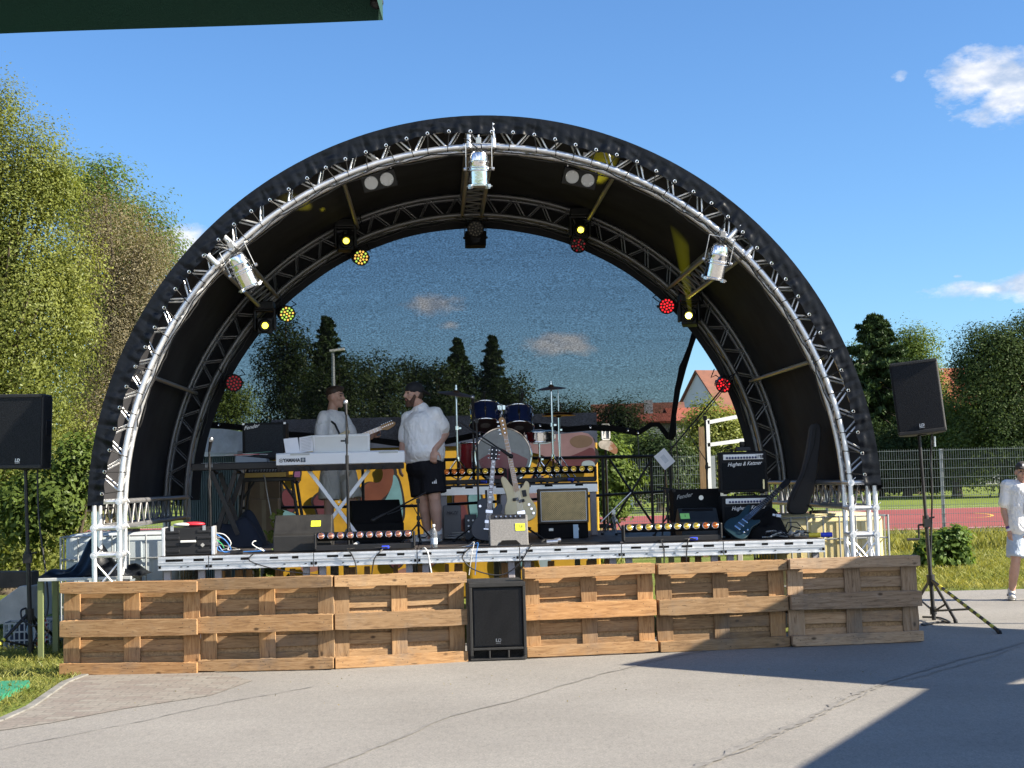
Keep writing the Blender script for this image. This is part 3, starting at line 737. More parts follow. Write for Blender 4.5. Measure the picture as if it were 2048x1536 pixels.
# ================================================================== BEHIND THE STAGE
YM = 6.2
def flatpoly(mb, pts, ly, th):
    q = [SL(px, py, ly) for px, py in pts]; mb.prism([(p.x, p.z) for p in q], ly - th, ly)
gw = sthing('graffiti_wall', 'yellow graffiti covered container wall behind the stage', 'graffiti wall', 0, 0, 0)
wy = mat('mural_yellow', (.44, .25, .013), .65, var=.28, scale=2.5, wear=((.42, .20, .10), 2.0, .62))
a = SL(543, 838, YM); b_ = SL(1193, 832, YM)
MB().box(((a.x + b_.x) / 2, YM + 1.2, 1.25), (b_.x - a.x, 2.38, 2.5)).build('wall', wy, gw, bev=.02)
MB().box(((a.x + b_.x) / 2, YM - .01, 2.3), (b_.x - a.x, .02, .42)).build('top_band', mat('mural_dark_band', (.035, .05, .09), .7, var=.5, scale=3), gw)
cm = {k: mat('mural_' + k, c, .6, var=.22, scale=3) for k, c in dict(black=(.012, .011, .013), teal=(.10, .22, .26), maroon=(.075, .016, .026), rust=(.115, .034, .018), mauve=(.17, .105, .12), pale=(.2, .26, .31), pink=(.24, .12, .10), brown=(.10, .065, .045), purple=(.13, .05, .13)).items()}
shapes = [('teal', [(533, 955), (562, 958), (566, 1015), (552, 1052), (533, 1050)]), ('pink', [(540, 985), (555, 982), (553, 996), (541, 998)]), ('teal', [(556, 1018), (585, 1024), (618, 1046), (602, 1056), (552, 1052)]),
          ('maroon', [(562, 985), (578, 975), (590, 1000), (586, 1030), (566, 1012)]), ('purple', [(588, 940), (602, 938), (598, 965), (589, 968)]),
          ('maroon', [(622, 1000), (650, 978), (664, 1000), (658, 1050), (640, 1062), (636, 1022)]), ('maroon', [(640, 1030), (656, 1020), (660, 1060), (644, 1068)]),
          ('rust', [(726, 972), (742, 962), (758, 968), (768, 950), (760, 930), (782, 926), (790, 950), (780, 985), (758, 1002), (760, 1030), (728, 1032), (720, 1000)]),
          ('teal', [(786, 946), (797, 958), (806, 1000), (806, 1040), (790, 1046), (764, 1010), (776, 990), (786, 966)]),
          ('rust', [(906, 982), (934, 978), (934, 1020), (944, 1062), (926, 1070), (912, 1030)]), ('maroon', [(914, 1010), (930, 1006), (940, 1060), (926, 1066)]), ('teal', [(936, 980), (962, 978), (966, 1050), (948, 1062), (938, 1020)]),
          ('pale', [(968, 985), (990, 982), (990, 1052), (972, 1055)]),
          ('mauve', [(1010, 880), (1060, 872), (1120, 868), (1190, 862), (1190, 930), (1120, 934), (1080, 905), (1030, 905)]), ('brown', [(1135, 880), (1160, 868), (1186, 875), (1184, 892), (1150, 898)]), ('maroon', [(1120, 920), (1160, 905), (1190, 890), (1192, 935), (1130, 948)]),
          ('pale', [(1060, 878), (1100, 874), (1110, 886), (1066, 890)]), ('mauve', [(1052, 985), (1076, 985), (1076, 1006), (1056, 1002)]), ('pink', [(1060, 950), (1085, 948), (1090, 962), (1064, 966)]), ('pale', [(1160, 922), (1190, 920), (1190, 945), (1168, 948)]),
          ('maroon', [(780, 1108), (800, 1108), (806, 1128), (790, 1140), (778, 1126)]), ('rust', [(845, 1104), (880, 1102), (870, 1130), (850, 1136)]), ('pink', [(790, 1140), (830, 1132), (850, 1158), (800, 1160)]),
          ('teal', [(1000, 1100), (1030, 1098), (1050, 1130), (1020, 1150), (1000, 1140)]), ('maroon', [(1030, 1098), (1062, 1096), (1066, 1120), (1048, 1126)]), ('pink', [(600, 1125), (640, 1122), (644, 1140), (604, 1148)]), ('pale', [(1075, 1100), (1100, 1098), (1104, 1140), (1080, 1142)])]
def smooth_poly(p, k=2):
    for _ in range(k):
        q = []
        for i in range(len(p)):
            a_, c_ = p[i], p[(i + 1) % len(p)]
            q += [(a_[0] * .75 + c_[0] * .25, a_[1] * .75 + c_[1] * .25), (a_[0] * .25 + c_[0] * .75, a_[1] * .25 + c_[1] * .75)]
        p = q
    return p
for k, (cname, pts) in enumerate(shapes):
    cx = sum(p[0] for p in pts) / len(pts); cy = sum(p[1] for p in pts) / len(pts); sp = smooth_poly(pts)
    if cname not in ('pale', 'pink', 'mauve'):
        mb = MB(); flatpoly(mb, [(cx + (x - cx) * 1.12 + (2.5 if x > cx else -2.5), cy + (y - cy) * 1.07) for x, y in sp], YM - .022 - .0005 * k, .001); mb.build('paint_outline', cm['black'], gw)
    mb = MB(); flatpoly(mb, sp, YM - .026 - .0005 * k, .001); mb.build('paint_patch', cm[cname], gw)
# corrugated container, pale panel and post at the left
cn = sthing('container', 'dark grey green corrugated steel container at the left behind the keyboards', 'container', 0, 0, 0)
a = SL(372, 905, 5.4); b_ = SL(488, 905, 5.4); mb = MB(); n = 26; prof = []
for i in range(n * 4 + 1):
    x = a.x + (b_.x - a.x) * i / (n * 4); prof.append((x, [0, .03, .03, 0][i % 4]))
mb.add([(x, 5.4 + d, z) for z in (.1, a.z - .06) for x, d in prof], [(i, i + 1, len(prof) + i + 1, len(prof) + i) for i in range(len(prof) - 1)])
mb.build('corrugated_wall', mat('container_green', (.12, .17, .17), .55, var=.15), cn, recalc=False)
MB().box(((a.x + b_.x) / 2, 6.2, a.z / 2), (b_.x - a.x, 1.5, a.z - .1)).build('body', M['black'], cn)
MB().box(((a.x + b_.x) / 2, 5.38, a.z - .03), (b_.x - a.x, .06, .06)).build('top_rail', M['cream_plastic'], cn)
pn = sthing('grey_board', 'pale grey weathered sheet leaning above the container at the far left', 'board', 0, 0, 0)
mb = MB(); flatpoly(mb, [(398, 903), (404, 880), (414, 857), (450, 858), (489, 864), (489, 906), (440, 906)], 5.2, .02); mb.build('sheet', mat('pale_sheet', (.47, .49, .52), .7, var=.2, scale=8, bump=.3), pn)
tag(MB().box((0, 0, .55), (.07, .04, 1.1)).build('aluminium_post', M['alu_dull'], None, bev=.004), 'short pale metal post standing by the container between the keyboard tables', 'post').location = SP(SL(482, 990, 4.3).x, 4.3, DZ)
for (px, py, w_, h_, lab) in ((524, 975, .42, .62, 'upright brown cardboard box behind the mixer table'), (528, 1040, .34, .5, 'narrow brown cardboard box standing below the mixer table')):
    ly = 3.5 if py > 1000 else 3.8; p = SL(px, py, ly); z0 = DZ if py > 1000 else DZ
    t = sthing('cardboard_box', lab, 'box', p.x, ly, z0); h2 = h_ if py > 1000 else 1.0 * .82
    MB().box((0, .15, h2 / 2), (w_, .3, h2)).build('carton', M['card'], t, bev=.004); MB().box((0, -.002, h2 / 2), (.05, .003, h2 - .02)).build('tape', mat('packing_tape', (.35, .27, .17), .4), t)
# mirror-like framed sign and painted cut-out at the wall's end
sg = sthing('framed_mirror', 'small white framed mirror with a pale triangle standing on the end of the wall', 'framed mirror', 0, 0, 0)
def rim(mb, px0, py0, px1, py1, ly, wpx, th):
    a = SL(px0, py0, ly); b_ = SL(px1, py1, ly); w_ = wpx * KS(ly)
    mb.box(((a.x + b_.x) / 2, ly, a.z), (b_.x - a.x, th, w_)); mb.box(((a.x + b_.x) / 2, ly, b_.z), (b_.x - a.x, th, w_)); mb.box((a.x, ly, (a.z + b_.z) / 2), (w_, th, a.z - b_.z - w_)); mb.box((b_.x, ly, (a.z + b_.z) / 2), (w_, th, a.z - b_.z - w_)); return a, b_
mb = MB(); a, b_ = rim(mb, 1203, 849, 1219, 879, 5.6, 2.5, .04); mb.build('frame', M['white_plastic'], sg, bev=.006)
MB().box(((a.x + b_.x) / 2, 5.61, (a.z + b_.z) / 2), (b_.x - a.x, .01, a.z - b_.z)).build('glass', mat('grey_glass', (.30, .34, .38), .15), sg)
mb = MB(); flatpoly(mb, [(1206, 876), (1216, 876), (1211, 857)], 5.6, .006); mb.build('triangle_mark', M['white_plastic'], sg)
MB().tube((a.x + .05, 5.63, 0), (a.x + .05, 5.63, b_.z), .015).build('post', M['black'], sg)
bc = sthing('painted_cutout', 'mottled brown and white painted board cut-out below the small framed mirror', 'cut-out board', 0, 0, 0)
mb = MB(); flatpoly(mb, smooth_poly([(1196, 884), (1206, 880), (1222, 881), (1230, 890), (1236, 900), (1232, 910), (1222, 904), (1210, 899), (1198, 896)]), 5.5, .03)
mb.build('board', mat('mottled_paint', (.50, .46, .42), .7, var=.3, scale=14, wear=((.28, .13, .07), 7., .5)), bc)
MB().tube((SL(1212, 895, 5.53).x, 5.53, 0), (SL(1212, 895, 5.53).x, 5.53, SL(1212, 890, 5.53).z), .012).build('post', M['black'], bc)

# ================================================================== VEGETATION
def leafmat(name, lo, hi, tr=.35, sc_=.5, tip=None):
    m, t, b = newmat(name); t.nodes.remove(b); out = t.nodes['Material Output']
    v = tex_obj(t); geo = nd(t, 'ShaderNodeNewGeometry')
    c = ramp(t, noise(t, v, sc_, 6., .65), [(.32, lo), (.68, hi)])
    rnd = ramp(t, geo.outputs['Random Per Island'], [(0, (.78, .8, .76)), (.6, (1, 1, 1)), (1, (1.28, 1.24, 1.15))])
    c = mixc(t, 1., c, rnd, 'MULTIPLY')
    d = nd(t, 'ShaderNodeBsdfDiffuse'); tl = nd(t, 'ShaderNodeBsdfTranslucent'); gl = nd(t, 'ShaderNodeBsdfGlossy', Roughness=.42)
    t.links.new(c, d.inputs['Color']); t.links.new(mixc(t, 1., c, (1.25, 1.2, .55), 'MULTIPLY'), tl.inputs['Color']); gl.inputs['Color'].default_value = (.8, .85, .8, 1)
    m1 = nd(t, 'ShaderNodeMixShader'); m1.inputs[0].default_value = tr; m2 = nd(t, 'ShaderNodeMixShader'); m2.inputs[0].default_value = .012
    t.links.new(d.outputs[0], m1.inputs[1]); t.links.new(tl.outputs[0], m1.inputs[2]); t.links.new(m1.outputs[0], m2.inputs[1]); t.links.new(gl.outputs[0], m2.inputs[2]); t.links.new(m2.outputs[0], out.inputs[0])
    return m
M['leaf_yel'] = leafmat('sunny_leaf', (.125, .165, .040), (.265, .285, .080), .45)
M['leaf_green'] = leafmat('green_leaf', (.075, .13, .035), (.16, .235, .065), .45)
M['leaf_grey'] = leafmat('grey_brown_leaf', (.155, .14, .085), (.32, .275, .185), .38, .6)
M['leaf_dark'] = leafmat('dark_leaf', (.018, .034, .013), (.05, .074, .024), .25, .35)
M['leaf_linden'] = leafmat('linden_leaf', (.032, .056, .02), (.085, .118, .04), .3, .35)
M['leaf_mid'] = leafmat('mid_leaf', (.06, .10, .022), (.16, .21, .05), .35, .3)
M['needle'] = leafmat('needles', (.022, .045, .018), (.055, .085, .035), .12, .4)
M['bark'] = mat('bark', (.09, .07, .05), .95, var=.35, scale=5, bump=.8, bscale=14)
def fast_mesh(name, verts, faces, m):
    me = bpy.data.meshes.new(name); nv, nf, k = len(verts), len(faces), faces.shape[1]
    me.vertices.add(nv); me.vertices.foreach_set('co', verts.astype(np.float32).ravel())
    me.loops.add(nf * k); me.loops.foreach_set('vertex_index', faces.astype(np.int32).ravel())
    me.polygons.add(nf); me.polygons.foreach_set('loop_start', np.arange(0, nf * k, k, dtype=np.int32)); me.polygons.foreach_set('loop_total', np.full(nf, k, dtype=np.int32))
    me.update(calc_edges=True); me.materials.append(m)
    o = bpy.data.objects.new(name, me); COL.objects.link(o); return o
def leaf_quads(c, size, droop=0., asp=.5, nrm=None):
    n = len(c); d = rng.normal(size=(n, 3)); d[:, 2] -= droop
    if nrm is None: e = rng.normal(size=(n, 3))
    else:                                    # leaves lie over their clump like shingles: blade faces outwards and up
        q = nrm + rng.normal(size=(n, 3)) * .42; q /= np.linalg.norm(q, axis=1)[:, None]; d -= q * (d * q).sum(1)[:, None]; e = np.cross(q, d)
    d /= np.linalg.norm(d, axis=1)[:, None]
    e -= d * (e * d).sum(1)[:, None]; e /= np.linalg.norm(e, axis=1)[:, None]
    s = size * rng.uniform(.6, 1.35, size=(n, 1))
    vs = np.stack([c - d * s * .5, c + e * s * asp * .5 - d * s * .05, c + d * s * .5, c - e * s * asp * .5 - d * s * .05], 1).reshape(-1, 3)
    return vs, np.arange(4 * n).reshape(n, 4)
def crown_points(ells, n, per, cl, hang=0.):
    """clumps spread through the crown's volume, denser towards its outside"""
    vol = np.array([(e[3] * e[4] * e[5]) ** .62 for e in ells]); vol /= vol.sum(); cs = []
    for e, f in zip(ells, vol):
        k = max(3, int(n / per * f)); u = rng.normal(size=(k, 3)); u /= np.linalg.norm(u, axis=1)[:, None]
        r = rng.uniform(.18, 1.06, size=(k, 1)) ** .55
        cs.append(np.array(e[:3]) + u * r * np.array(e[3:6]))
    cs = np.concatenate(cs); sz = rng.uniform(.6, 1.5, size=len(cs)) * cl; num = np.maximum(6, (per * rng.uniform(.5, 1.5, len(cs)))).astype(int)
    idx = np.repeat(np.arange(len(cs)), num); g_ = rng.normal(size=(len(idx), 3)); g_ /= np.linalg.norm(g_, axis=1)[:, None]; p = g_ * (rng.uniform(.15, 1, size=(len(idx), 1)) ** .45) * 1.55 * (1 + .25 * np.sin(g_[:, :1] * 7 + idx[:, None]) * np.cos(g_[:, 2:] * 6 + idx[:, None])) * sz[idx][:, None] * np.array([.5, .5, .38 + hang])
    p[:, 2] -= hang * np.abs(rng.normal(size=len(idx))) * sz[idx]
    un = lambda a: a / (np.linalg.norm(a, axis=1)[:, None] + 1e-9)
    mid = np.average(np.array([e[:3] for e in ells]), axis=0, weights=vol); return cs[idx] + p, cs, un(p) * .9 + un(cs[idx] - mid) * .45 + np.array([0, 0, .55])
def tree(name, label, d, base_px, ells, n, leaf, m, group=None, per=45, cl=.6, hang=0., cat='tree', trunk=.18, asp=.5, limbs=22, zb=None, depth=1., droop=.1):
    k = d / F; pb = P(base_px, 1000, d); base = Vector((pb.x, d, 0))
    t = thing(name, label, cat, base, group=group)
    E = []
    for (px, py, rx, ry) in ells:
        p = P(px, py, d) - base; E.append((p.x, rng.uniform(-.15, .15) * rx * k, p.z, rx * k, rx * k * depth, ry * k))
    pts, cs, nr = crown_points(E, n, per, cl, hang); nr = nr[pts[:, 2] > .05]; pts = pts[pts[:, 2] > .05]
    vs, fs = leaf_quads(pts, leaf, droop, asp, nr); o = fast_mesh('crown', vs, fs, m); o.parent = t
    top = max(e[2] + e[5] * .6 for e in E); mb = MB(); nseg = 9
    tp = [Vector((math.sin(i * 1.3) * .06 * i / 3 + (E[0][0] * .5) * (i / nseg) ** 2, math.cos(i * 1.7) * .05 * i / 3, -.1 + (top + .1) * i / nseg)) for i in range(nseg + 1)]
    mb.path(tp, [trunk * (1 - .85 * i / nseg) * (1.25 if i == 0 else 1) for i in range(nseg + 1)], 8)
    for q in range(min(limbs, len(cs))):
        c = Vector(cs[int(q * len(cs) / limbs)]); s_ = min(.9, max(.12, (c.z / max(top, .1)) * .55)); i = s_ * nseg; i0 = int(i); a = tp[i0].lerp(tp[min(nseg, i0 + 1)], i - i0)
        mid = a.lerp(c, .55) + Vector((0, 0, .12 * (c - a).length)); r_ = trunk * (1 - .8 * s_) * .42
        mb.path([a, mid, c], [r_, r_ * .6, r_ * .2], 6)
    mb.build('trunk', M['bark'], t, smooth=60)
    return t
tree('leafy_tree', 'tall sunlit yellow green tree rising at the left edge beside the stage', 24, 10,
     [(-80, 330, 90, 190), (20, 330, 70, 90), (95, 345, 62, 76), (10, 235, 34, 95), (40, 470, 95, 140), (115, 640, 70, 150), (30, 700, 130, 190), (50, 900, 120, 150), (150, 545, 36, 80), (-120, 620, 100, 300), (100, 370, 50, 65), (60, 1040, 110, 70)], 200000, .052, M['leaf_yel'], per=430, cl=.60, hang=.3, limbs=40, trunk=.2, droop=.5)
tree('green_tree', 'fresh green treetop rising behind the grey brown willow', 36, 235,
     [(215, 392, 62, 72), (268, 450, 62, 62), (140, 380, 50, 70), (310, 500, 40, 60), (220, 560, 130, 130), (200, 760, 110, 150)], 70000, .088, M['leaf_green'], per=260, cl=.85)
tree('willow_tree', 'grey brown willow like tree with bare twigs left of the arch', 29, 235,
     [(225, 520, 92, 120), (305, 545, 58, 95), (255, 690, 112, 130), (205, 840, 92, 120), (165, 950, 90, 90), (335, 640, 42, 90), (195, 430, 50, 55)], 130000, .049, M['leaf_grey'], per=330, cl=.60, hang=.4, asp=.36, limbs=46, droop=.7)
tree('shrub', 'dark shrub growing low between the left trees and the container', 21, 165, [(165, 930, 40, 70), (120, 1000, 60, 60), (60, 1020, 70, 70)], 9000, .09, M['leaf_mid'], per=40, cl=.35, cat='shrub', trunk=.05, limbs=8)
tree('shrub', 'yellow green bush hanging over the wooden beam behind the loudspeaker at the left edge', 22.5, 40, [(20, 1010, 75, 110), (90, 1010, 50, 90), (40, 1090, 70, 50), (-60, 1000, 60, 110)], 16000, .075, M['leaf_yel'], per=40, cl=.3, cat='shrub', trunk=.05, limbs=10)

def conifer(label, d, px, top, bot, half, n, group=None, m=None, seg=.55):
    k = d / F; pb = P(px, 1000, d); base = Vector((pb.x, d, 0)); H = P(px, top, d).z; hw = half * k; z0 = max(.3, P(px, bot, d).z)
    t = thing('conifer', label, 'tree', base, group=group); mb = MB()
    mb.path([(0, 0, -.1), (.05, 0, H * .5), (0, 0, H)], [H * .018, H * .011, .01], 7)
    levels = int(13 + H * 1.5); C = []; D = []
    for i in range(levels):
        f = (i + rng.uniform(-.3, .3)) / levels; z = z0 + (H - z0) * f; r = hw * (1 - f) ** .7 * (rng.uniform(.72, 1.18) if f < .93 else .8) + .05
        nb_ = int(7 + 6 * (1 - f)); ph_ = rng.uniform(0, 6)
        for j in range(nb_):
            a = ph_ + 2 * PI * j / nb_ + rng.uniform(-.2, .2); rr = r * rng.uniform(.7, 1.12); zj = rng.uniform(-.6, .6) * (H - z0) / levels; z += zj; e = np.array([math.cos(a) * rr, math.sin(a) * rr, z - rr * .16])
            s_ = np.array([0, 0, z + rr * .06]); w_ = max(4, int(n / levels / nb_)); q = rng.uniform(.05, 1, size=(w_, 1)) ** .6
            p = s_ + (e - s_) * q; p[:, 2] -= .12 * rr * np.sin(q[:, 0] * PI); p += rng.normal(size=p.shape) * np.array([.10, .10, .05]) * (rr * .5 + .3) * (1.15 - q * .6)
            C.append(p)
            z -= zj
            if j % 3 == 0: mb.path([Vector(s_), Vector(e)], [.03, .008], 4)
    C = np.concatenate(C); vs, fs = leaf_quads(C, seg, .55, .34); o = fast_mesh('crown', vs, fs, m or M['needle']); o.parent = t
    mb.build('trunk', M['bark'], t); return t
# far side of the sports ground, seen through the net
GF = 'trees beyond the sports ground'
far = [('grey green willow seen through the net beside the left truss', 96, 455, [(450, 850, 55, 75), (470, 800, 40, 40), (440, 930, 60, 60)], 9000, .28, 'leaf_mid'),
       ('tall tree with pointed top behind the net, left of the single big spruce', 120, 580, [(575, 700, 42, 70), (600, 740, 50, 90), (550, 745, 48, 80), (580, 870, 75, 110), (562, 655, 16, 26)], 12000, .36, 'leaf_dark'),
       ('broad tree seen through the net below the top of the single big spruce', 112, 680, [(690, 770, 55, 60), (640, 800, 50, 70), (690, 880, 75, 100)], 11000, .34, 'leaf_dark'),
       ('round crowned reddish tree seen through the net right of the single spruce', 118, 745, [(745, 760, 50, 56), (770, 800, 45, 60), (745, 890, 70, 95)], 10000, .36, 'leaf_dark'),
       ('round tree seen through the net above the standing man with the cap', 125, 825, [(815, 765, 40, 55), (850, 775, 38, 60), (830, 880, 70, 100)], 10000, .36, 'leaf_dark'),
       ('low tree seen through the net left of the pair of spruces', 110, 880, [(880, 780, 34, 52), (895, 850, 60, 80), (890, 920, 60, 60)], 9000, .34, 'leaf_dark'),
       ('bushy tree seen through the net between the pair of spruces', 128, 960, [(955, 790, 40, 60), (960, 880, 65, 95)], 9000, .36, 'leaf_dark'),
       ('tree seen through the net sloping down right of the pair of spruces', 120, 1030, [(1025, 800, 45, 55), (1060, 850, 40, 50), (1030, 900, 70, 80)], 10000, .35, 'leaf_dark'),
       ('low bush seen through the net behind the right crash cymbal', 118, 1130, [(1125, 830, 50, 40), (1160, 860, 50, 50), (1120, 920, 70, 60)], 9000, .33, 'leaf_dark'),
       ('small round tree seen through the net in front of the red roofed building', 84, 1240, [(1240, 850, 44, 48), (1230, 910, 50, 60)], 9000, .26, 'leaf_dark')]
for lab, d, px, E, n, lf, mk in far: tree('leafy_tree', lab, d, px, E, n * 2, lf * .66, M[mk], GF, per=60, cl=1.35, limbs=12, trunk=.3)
conifer('big lone spruce seen through the net at the left', 121, 660, 628, 930, 92, 20000, GF, seg=.5)
conifer('broad spruce of the pair seen through the net, the left one', 124, 922, 676, 930, 84, 18000, GF, seg=.5)
conifer('slim spruce of the pair seen through the net, the right one', 126, 993, 668, 930, 70, 16000, GF, seg=.5)
# open gap right of the net
tree('shrub', 'leafy bush in front of the mesh fence at the end of the graffiti wall', 30.5, 1225, [(1222, 945, 36, 42), (1215, 900, 30, 30), (1255, 960, 26, 28), (1222, 1010, 26, 30)], 9000, .11, M['leaf_mid'], per=36, cl=.3, cat='shrub', trunk=.04, limbs=8)
gap = [('pale green tree in the open gap of the arch, below the white gable', 70, 1425, [(1415, 850, 42, 52), (1450, 880, 40, 60), (1395, 900, 45, 60), (1430, 940, 60, 50)], 15000, .22, 'leaf_yel'),
       ('olive tree in the open gap of the arch beside the inner truss', 74, 1500, [(1490, 880, 36, 55), (1530, 870, 40, 70), (1510, 940, 60, 50)], 12000, .22, 'leaf_mid'),
       ('dark bush in the open gap of the arch below the torn net corner', 66, 1320, [(1305, 905, 40, 42), (1345, 915, 36, 45), (1320, 955, 60, 40)], 12000, .2, 'leaf_dark'),
       ('sunny bush in the open gap of the arch above the low fence part', 80, 1275, [(1270, 905, 36, 36), (1262, 940, 50, 45)], 9000, .22, 'leaf_mid')]
for lab, d, px, E, n, lf, mk in gap: tree('leafy_tree', lab, d, px, E, int(n * 1.6), lf * .75, M[mk], GF, per=50, cl=.95, limbs=12, trunk=.2)
# right of the arch
conifer('tall dark spruce right of the stage arch, behind the loudspeaker', 92, 1764, 622, 950, 172, 60000, GF, seg=.42)
rt = [('light green birch behind the spruce at the right', 99, 1835, [(1828, 720, 40, 60), (1850, 780, 42, 70), (1840, 870, 60, 90), (1832, 700, 34, 50)], 18000, .26, 'leaf_mid'),
      ('pale green treetop peeping out between the arch and the spruce', 104, 1712, [(1716, 730, 28, 45), (1720, 800, 45, 80), (1710, 890, 60, 80)], 11000, .28, 'leaf_mid'),
      ('large dark round linden at the right edge of the picture', 82, 2010, [(2000, 740, 75, 85), (1960, 800, 62, 90), (2040, 790, 80, 110), (1990, 890, 95, 80), (2075, 700, 60, 70), (1935, 740, 26, 34), (2120, 860, 100, 110), (1990, 690, 62, 48)], 60000, .22, 'leaf_linden'),
      ('bush at the foot of the large linden, left side', 86, 1915, [(1905, 850, 42, 70), (1935, 900, 50, 60)], 11000, .24, 'leaf_mid'),
      ('dark low hedge tree behind the mesh fence beside the loudspeaker pole', 88, 1815, [(1800, 910, 60, 55), (1860, 920, 55, 50), (1750, 915, 50, 55)], 13000, .24, 'leaf_dark')]
for lab, d, px, E, n, lf, mk in rt: tree('leafy_tree', lab, d, px, E, int(n * 1.9), lf * .68, M[mk], GF, per=190, cl=1.5, limbs=14, trunk=.3)
# a continuous dark undergrowth beyond the pitch
pts = []
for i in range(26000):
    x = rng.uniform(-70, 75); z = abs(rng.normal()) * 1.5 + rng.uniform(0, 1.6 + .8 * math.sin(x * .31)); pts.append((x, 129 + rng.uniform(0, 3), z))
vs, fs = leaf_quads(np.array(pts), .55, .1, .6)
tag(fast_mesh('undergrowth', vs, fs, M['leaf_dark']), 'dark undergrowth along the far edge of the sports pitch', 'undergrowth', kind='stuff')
# bush and tall grass at the right
tree('shrub', 'small leafy bush on the lawn behind the right speaker stand', 24.5, 1885, [(1880, 1105, 48, 42), (1905, 1080, 30, 30), (1860, 1125, 40, 30), (1915, 1120, 26, 28)], 3600, .11, M['leaf_green'], per=18, cl=.16, cat='shrub', trunk=.025, limbs=14, asp=.55)
def blades(name, label, n, fn, h, m, wd=.006, lean=.35):
    b_ = np.array([fn() for _ in range(n)]); hh = h * rng.uniform(.5, 1.3, size=(n, 1)); a = rng.uniform(0, 2 * PI, n); d = np.stack([np.cos(a), np.sin(a), np.zeros(n)], 1)
    ln_ = rng.normal(size=(n, 3)) * np.array([lean, lean, 0]) * hh; up = np.array([0, 0, 1.]) * hh
    vs = np.stack([b_ - d * wd, b_ + d * wd, b_ + up * .6 + ln_ * .45 + d * wd * .7, b_ + up + ln_], 1).reshape(-1, 3)
    return tag(fast_mesh(name, vs, np.arange(4 * n).reshape(n, 4), m), label, 'grass', kind='stuff')
M['grass'] = leafmat('grass_blade', (.15, .165, .04), (.29, .285, .09), .35, 1.2)
M['drygrass'] = leafmat('dry_grass', (.17, .19, .045), (.33, .31, .10), .35, .9)
def f_tall(): return (rng.uniform(2.0, 16), rng.uniform(29.5, 34.5), 0)
blades('tall_grass', 'tall yellow green grass growing along the mesh fence', 17000, f_tall, .26, M['drygrass'], .008)
def f_tall2(): return (rng.uniform(-12, 2.0), rng.uniform(26., 36), 0)
blades('tall_grass', 'tall grass behind the stage', 9000, f_tall2, .5, M['grass'], .008)
def f_lawn():
    while True:
        x, y = rng.uniform(4.6, 15), rng.uniform(19.8, 31)
        if rng.uniform() < 1.1 - (y - 19.8) / 16: return (x, y, 0)
blades('lawn_grass', 'short sunny lawn grass between the asphalt and the fence', 42000, f_lawn, .07, M['drygrass'], .006, .6)
def f_left():
    while True:
        x, y = rng.uniform(-9, -3.3), rng.uniform(9.5, 17.5)
        # left of the lawn's edge line
        for a_, c_ in zip(left_edge[:-1], left_edge[1:]):
            if a_.y <= y <= c_.y and x > a_.x + (c_.x - a_.x) * (y - a_.y) / (c_.y - a_.y) - .03: break
        else:
            if x < -3.75 or y > 13.3: return (x, y, 0)
blades('lawn_grass', 'sunlit grass at the left edge beside the pallets', 42000, f_left, .045, M['grass'], .004, .7)

q = []
for i in range(170):
    p_ = G(rng.uniform(90, 1800), 1352 + abs(rng.normal()) * 45 - 40 * rng.uniform()); q.append((p_.x, p_.y, .012))
vs, fs = leaf_quads(np.array(q), .015, 0, .6, np.tile(np.array([0, 0, 1.]), (len(q), 1)))
tag(fast_mesh('leaf_litter', vs, fs, M['leaf_grey']), 'small dry leaves and grit scattered on the asphalt before the pallets', 'leaf litter', kind='stuff')
# ================================================================== BUILDINGS
M['roof_tile'] = mat('brown_red_tiles', (.165, .066, .04), .8, var=.22, scale=1.2, bump=.5, bscale=9)
M['roof_red'] = mat('orange_red_tiles', (.27, .07, .036), .8, var=.2, scale=1.2, bump=.5, bscale=9)
M['plaster'] = mat('white_plaster', (.52, .53, .54), .85, var=.06, scale=.6)
M['window'] = mat('window_glass', (.06, .08, .11), .12, spec=.7)
M['concrete'] = mat('concrete', (.30, .29, .27), .9, var=.2, bump=.4)
def house(name, label, loc, rz, L_, D_, eave, ridge, roofm, group=None, wallm=None):
    t = thing(name, label, 'house', loc, rz, group)
    MB().box((L_ / 2, D_ / 2, eave / 2), (L_, D_, eave)).build('wall', wallm or M['plaster'], t)
    for x in (0, L_): gb_ = MB(); gb_.prism([(0, eave), (D_, eave), (D_ / 2, ridge)], x - .01 if x else 0, x if x else .01, Matrix.Rotation(PI / 2, 4, 'Z') @ Matrix.Scale(-1, 4, (0, 1, 0))); gb_.build('gable', wallm or M['plaster'], t)
    rf_ = MB(); s_ = math.atan2(ridge - eave, D_ / 2); sl_ = math.hypot(ridge - eave, D_ / 2) + .5
    for sg_ in (-1, 1):
        c = Vector((L_ / 2, D_ / 2 + sg_ * math.cos(s_) * sl_ / 2, ridge + .12 - math.sin(s_) * sl_ / 2)); rf_.box(c, (L_ + .6, sl_, .16), (-sg_ * s_, 0, 0))
    rf = rf_.build('roof', roofm, t)
    def on_roof(x, f, h=.12): return Vector((x, D_ / 2 - math.cos(s_) * sl_ * f, ridge + .2 - math.sin(s_) * sl_ * f + h)), s_
    return t, rf, on_roof
hp_ = P(1464, 945, 150)
h1, rf, onr = house('house', 'tall white gabled house with brown red tiled roof and skylights beyond the torn net', (hp_.x, 150, 0), R(24), 19, 12, 6.9, 12.4, M['roof_tile'])
for x, f in ((5.0, .42), (7.2, .42), (10.2, .62), (8.6, .75)):
    c, s_ = onr(x, f); k = MB(); k.box(c, (.9, 1.3, .12), (s_, 0, 0)); sk = k.build('skylight', M['alu_dull'], h1); MB().box(c + Vector((0, -.03, .08)), (.7, 1.1, .04), (s_, 0, 0)).build('pane', mat('sky_pane', (.45, .5, .55), .1), sk)
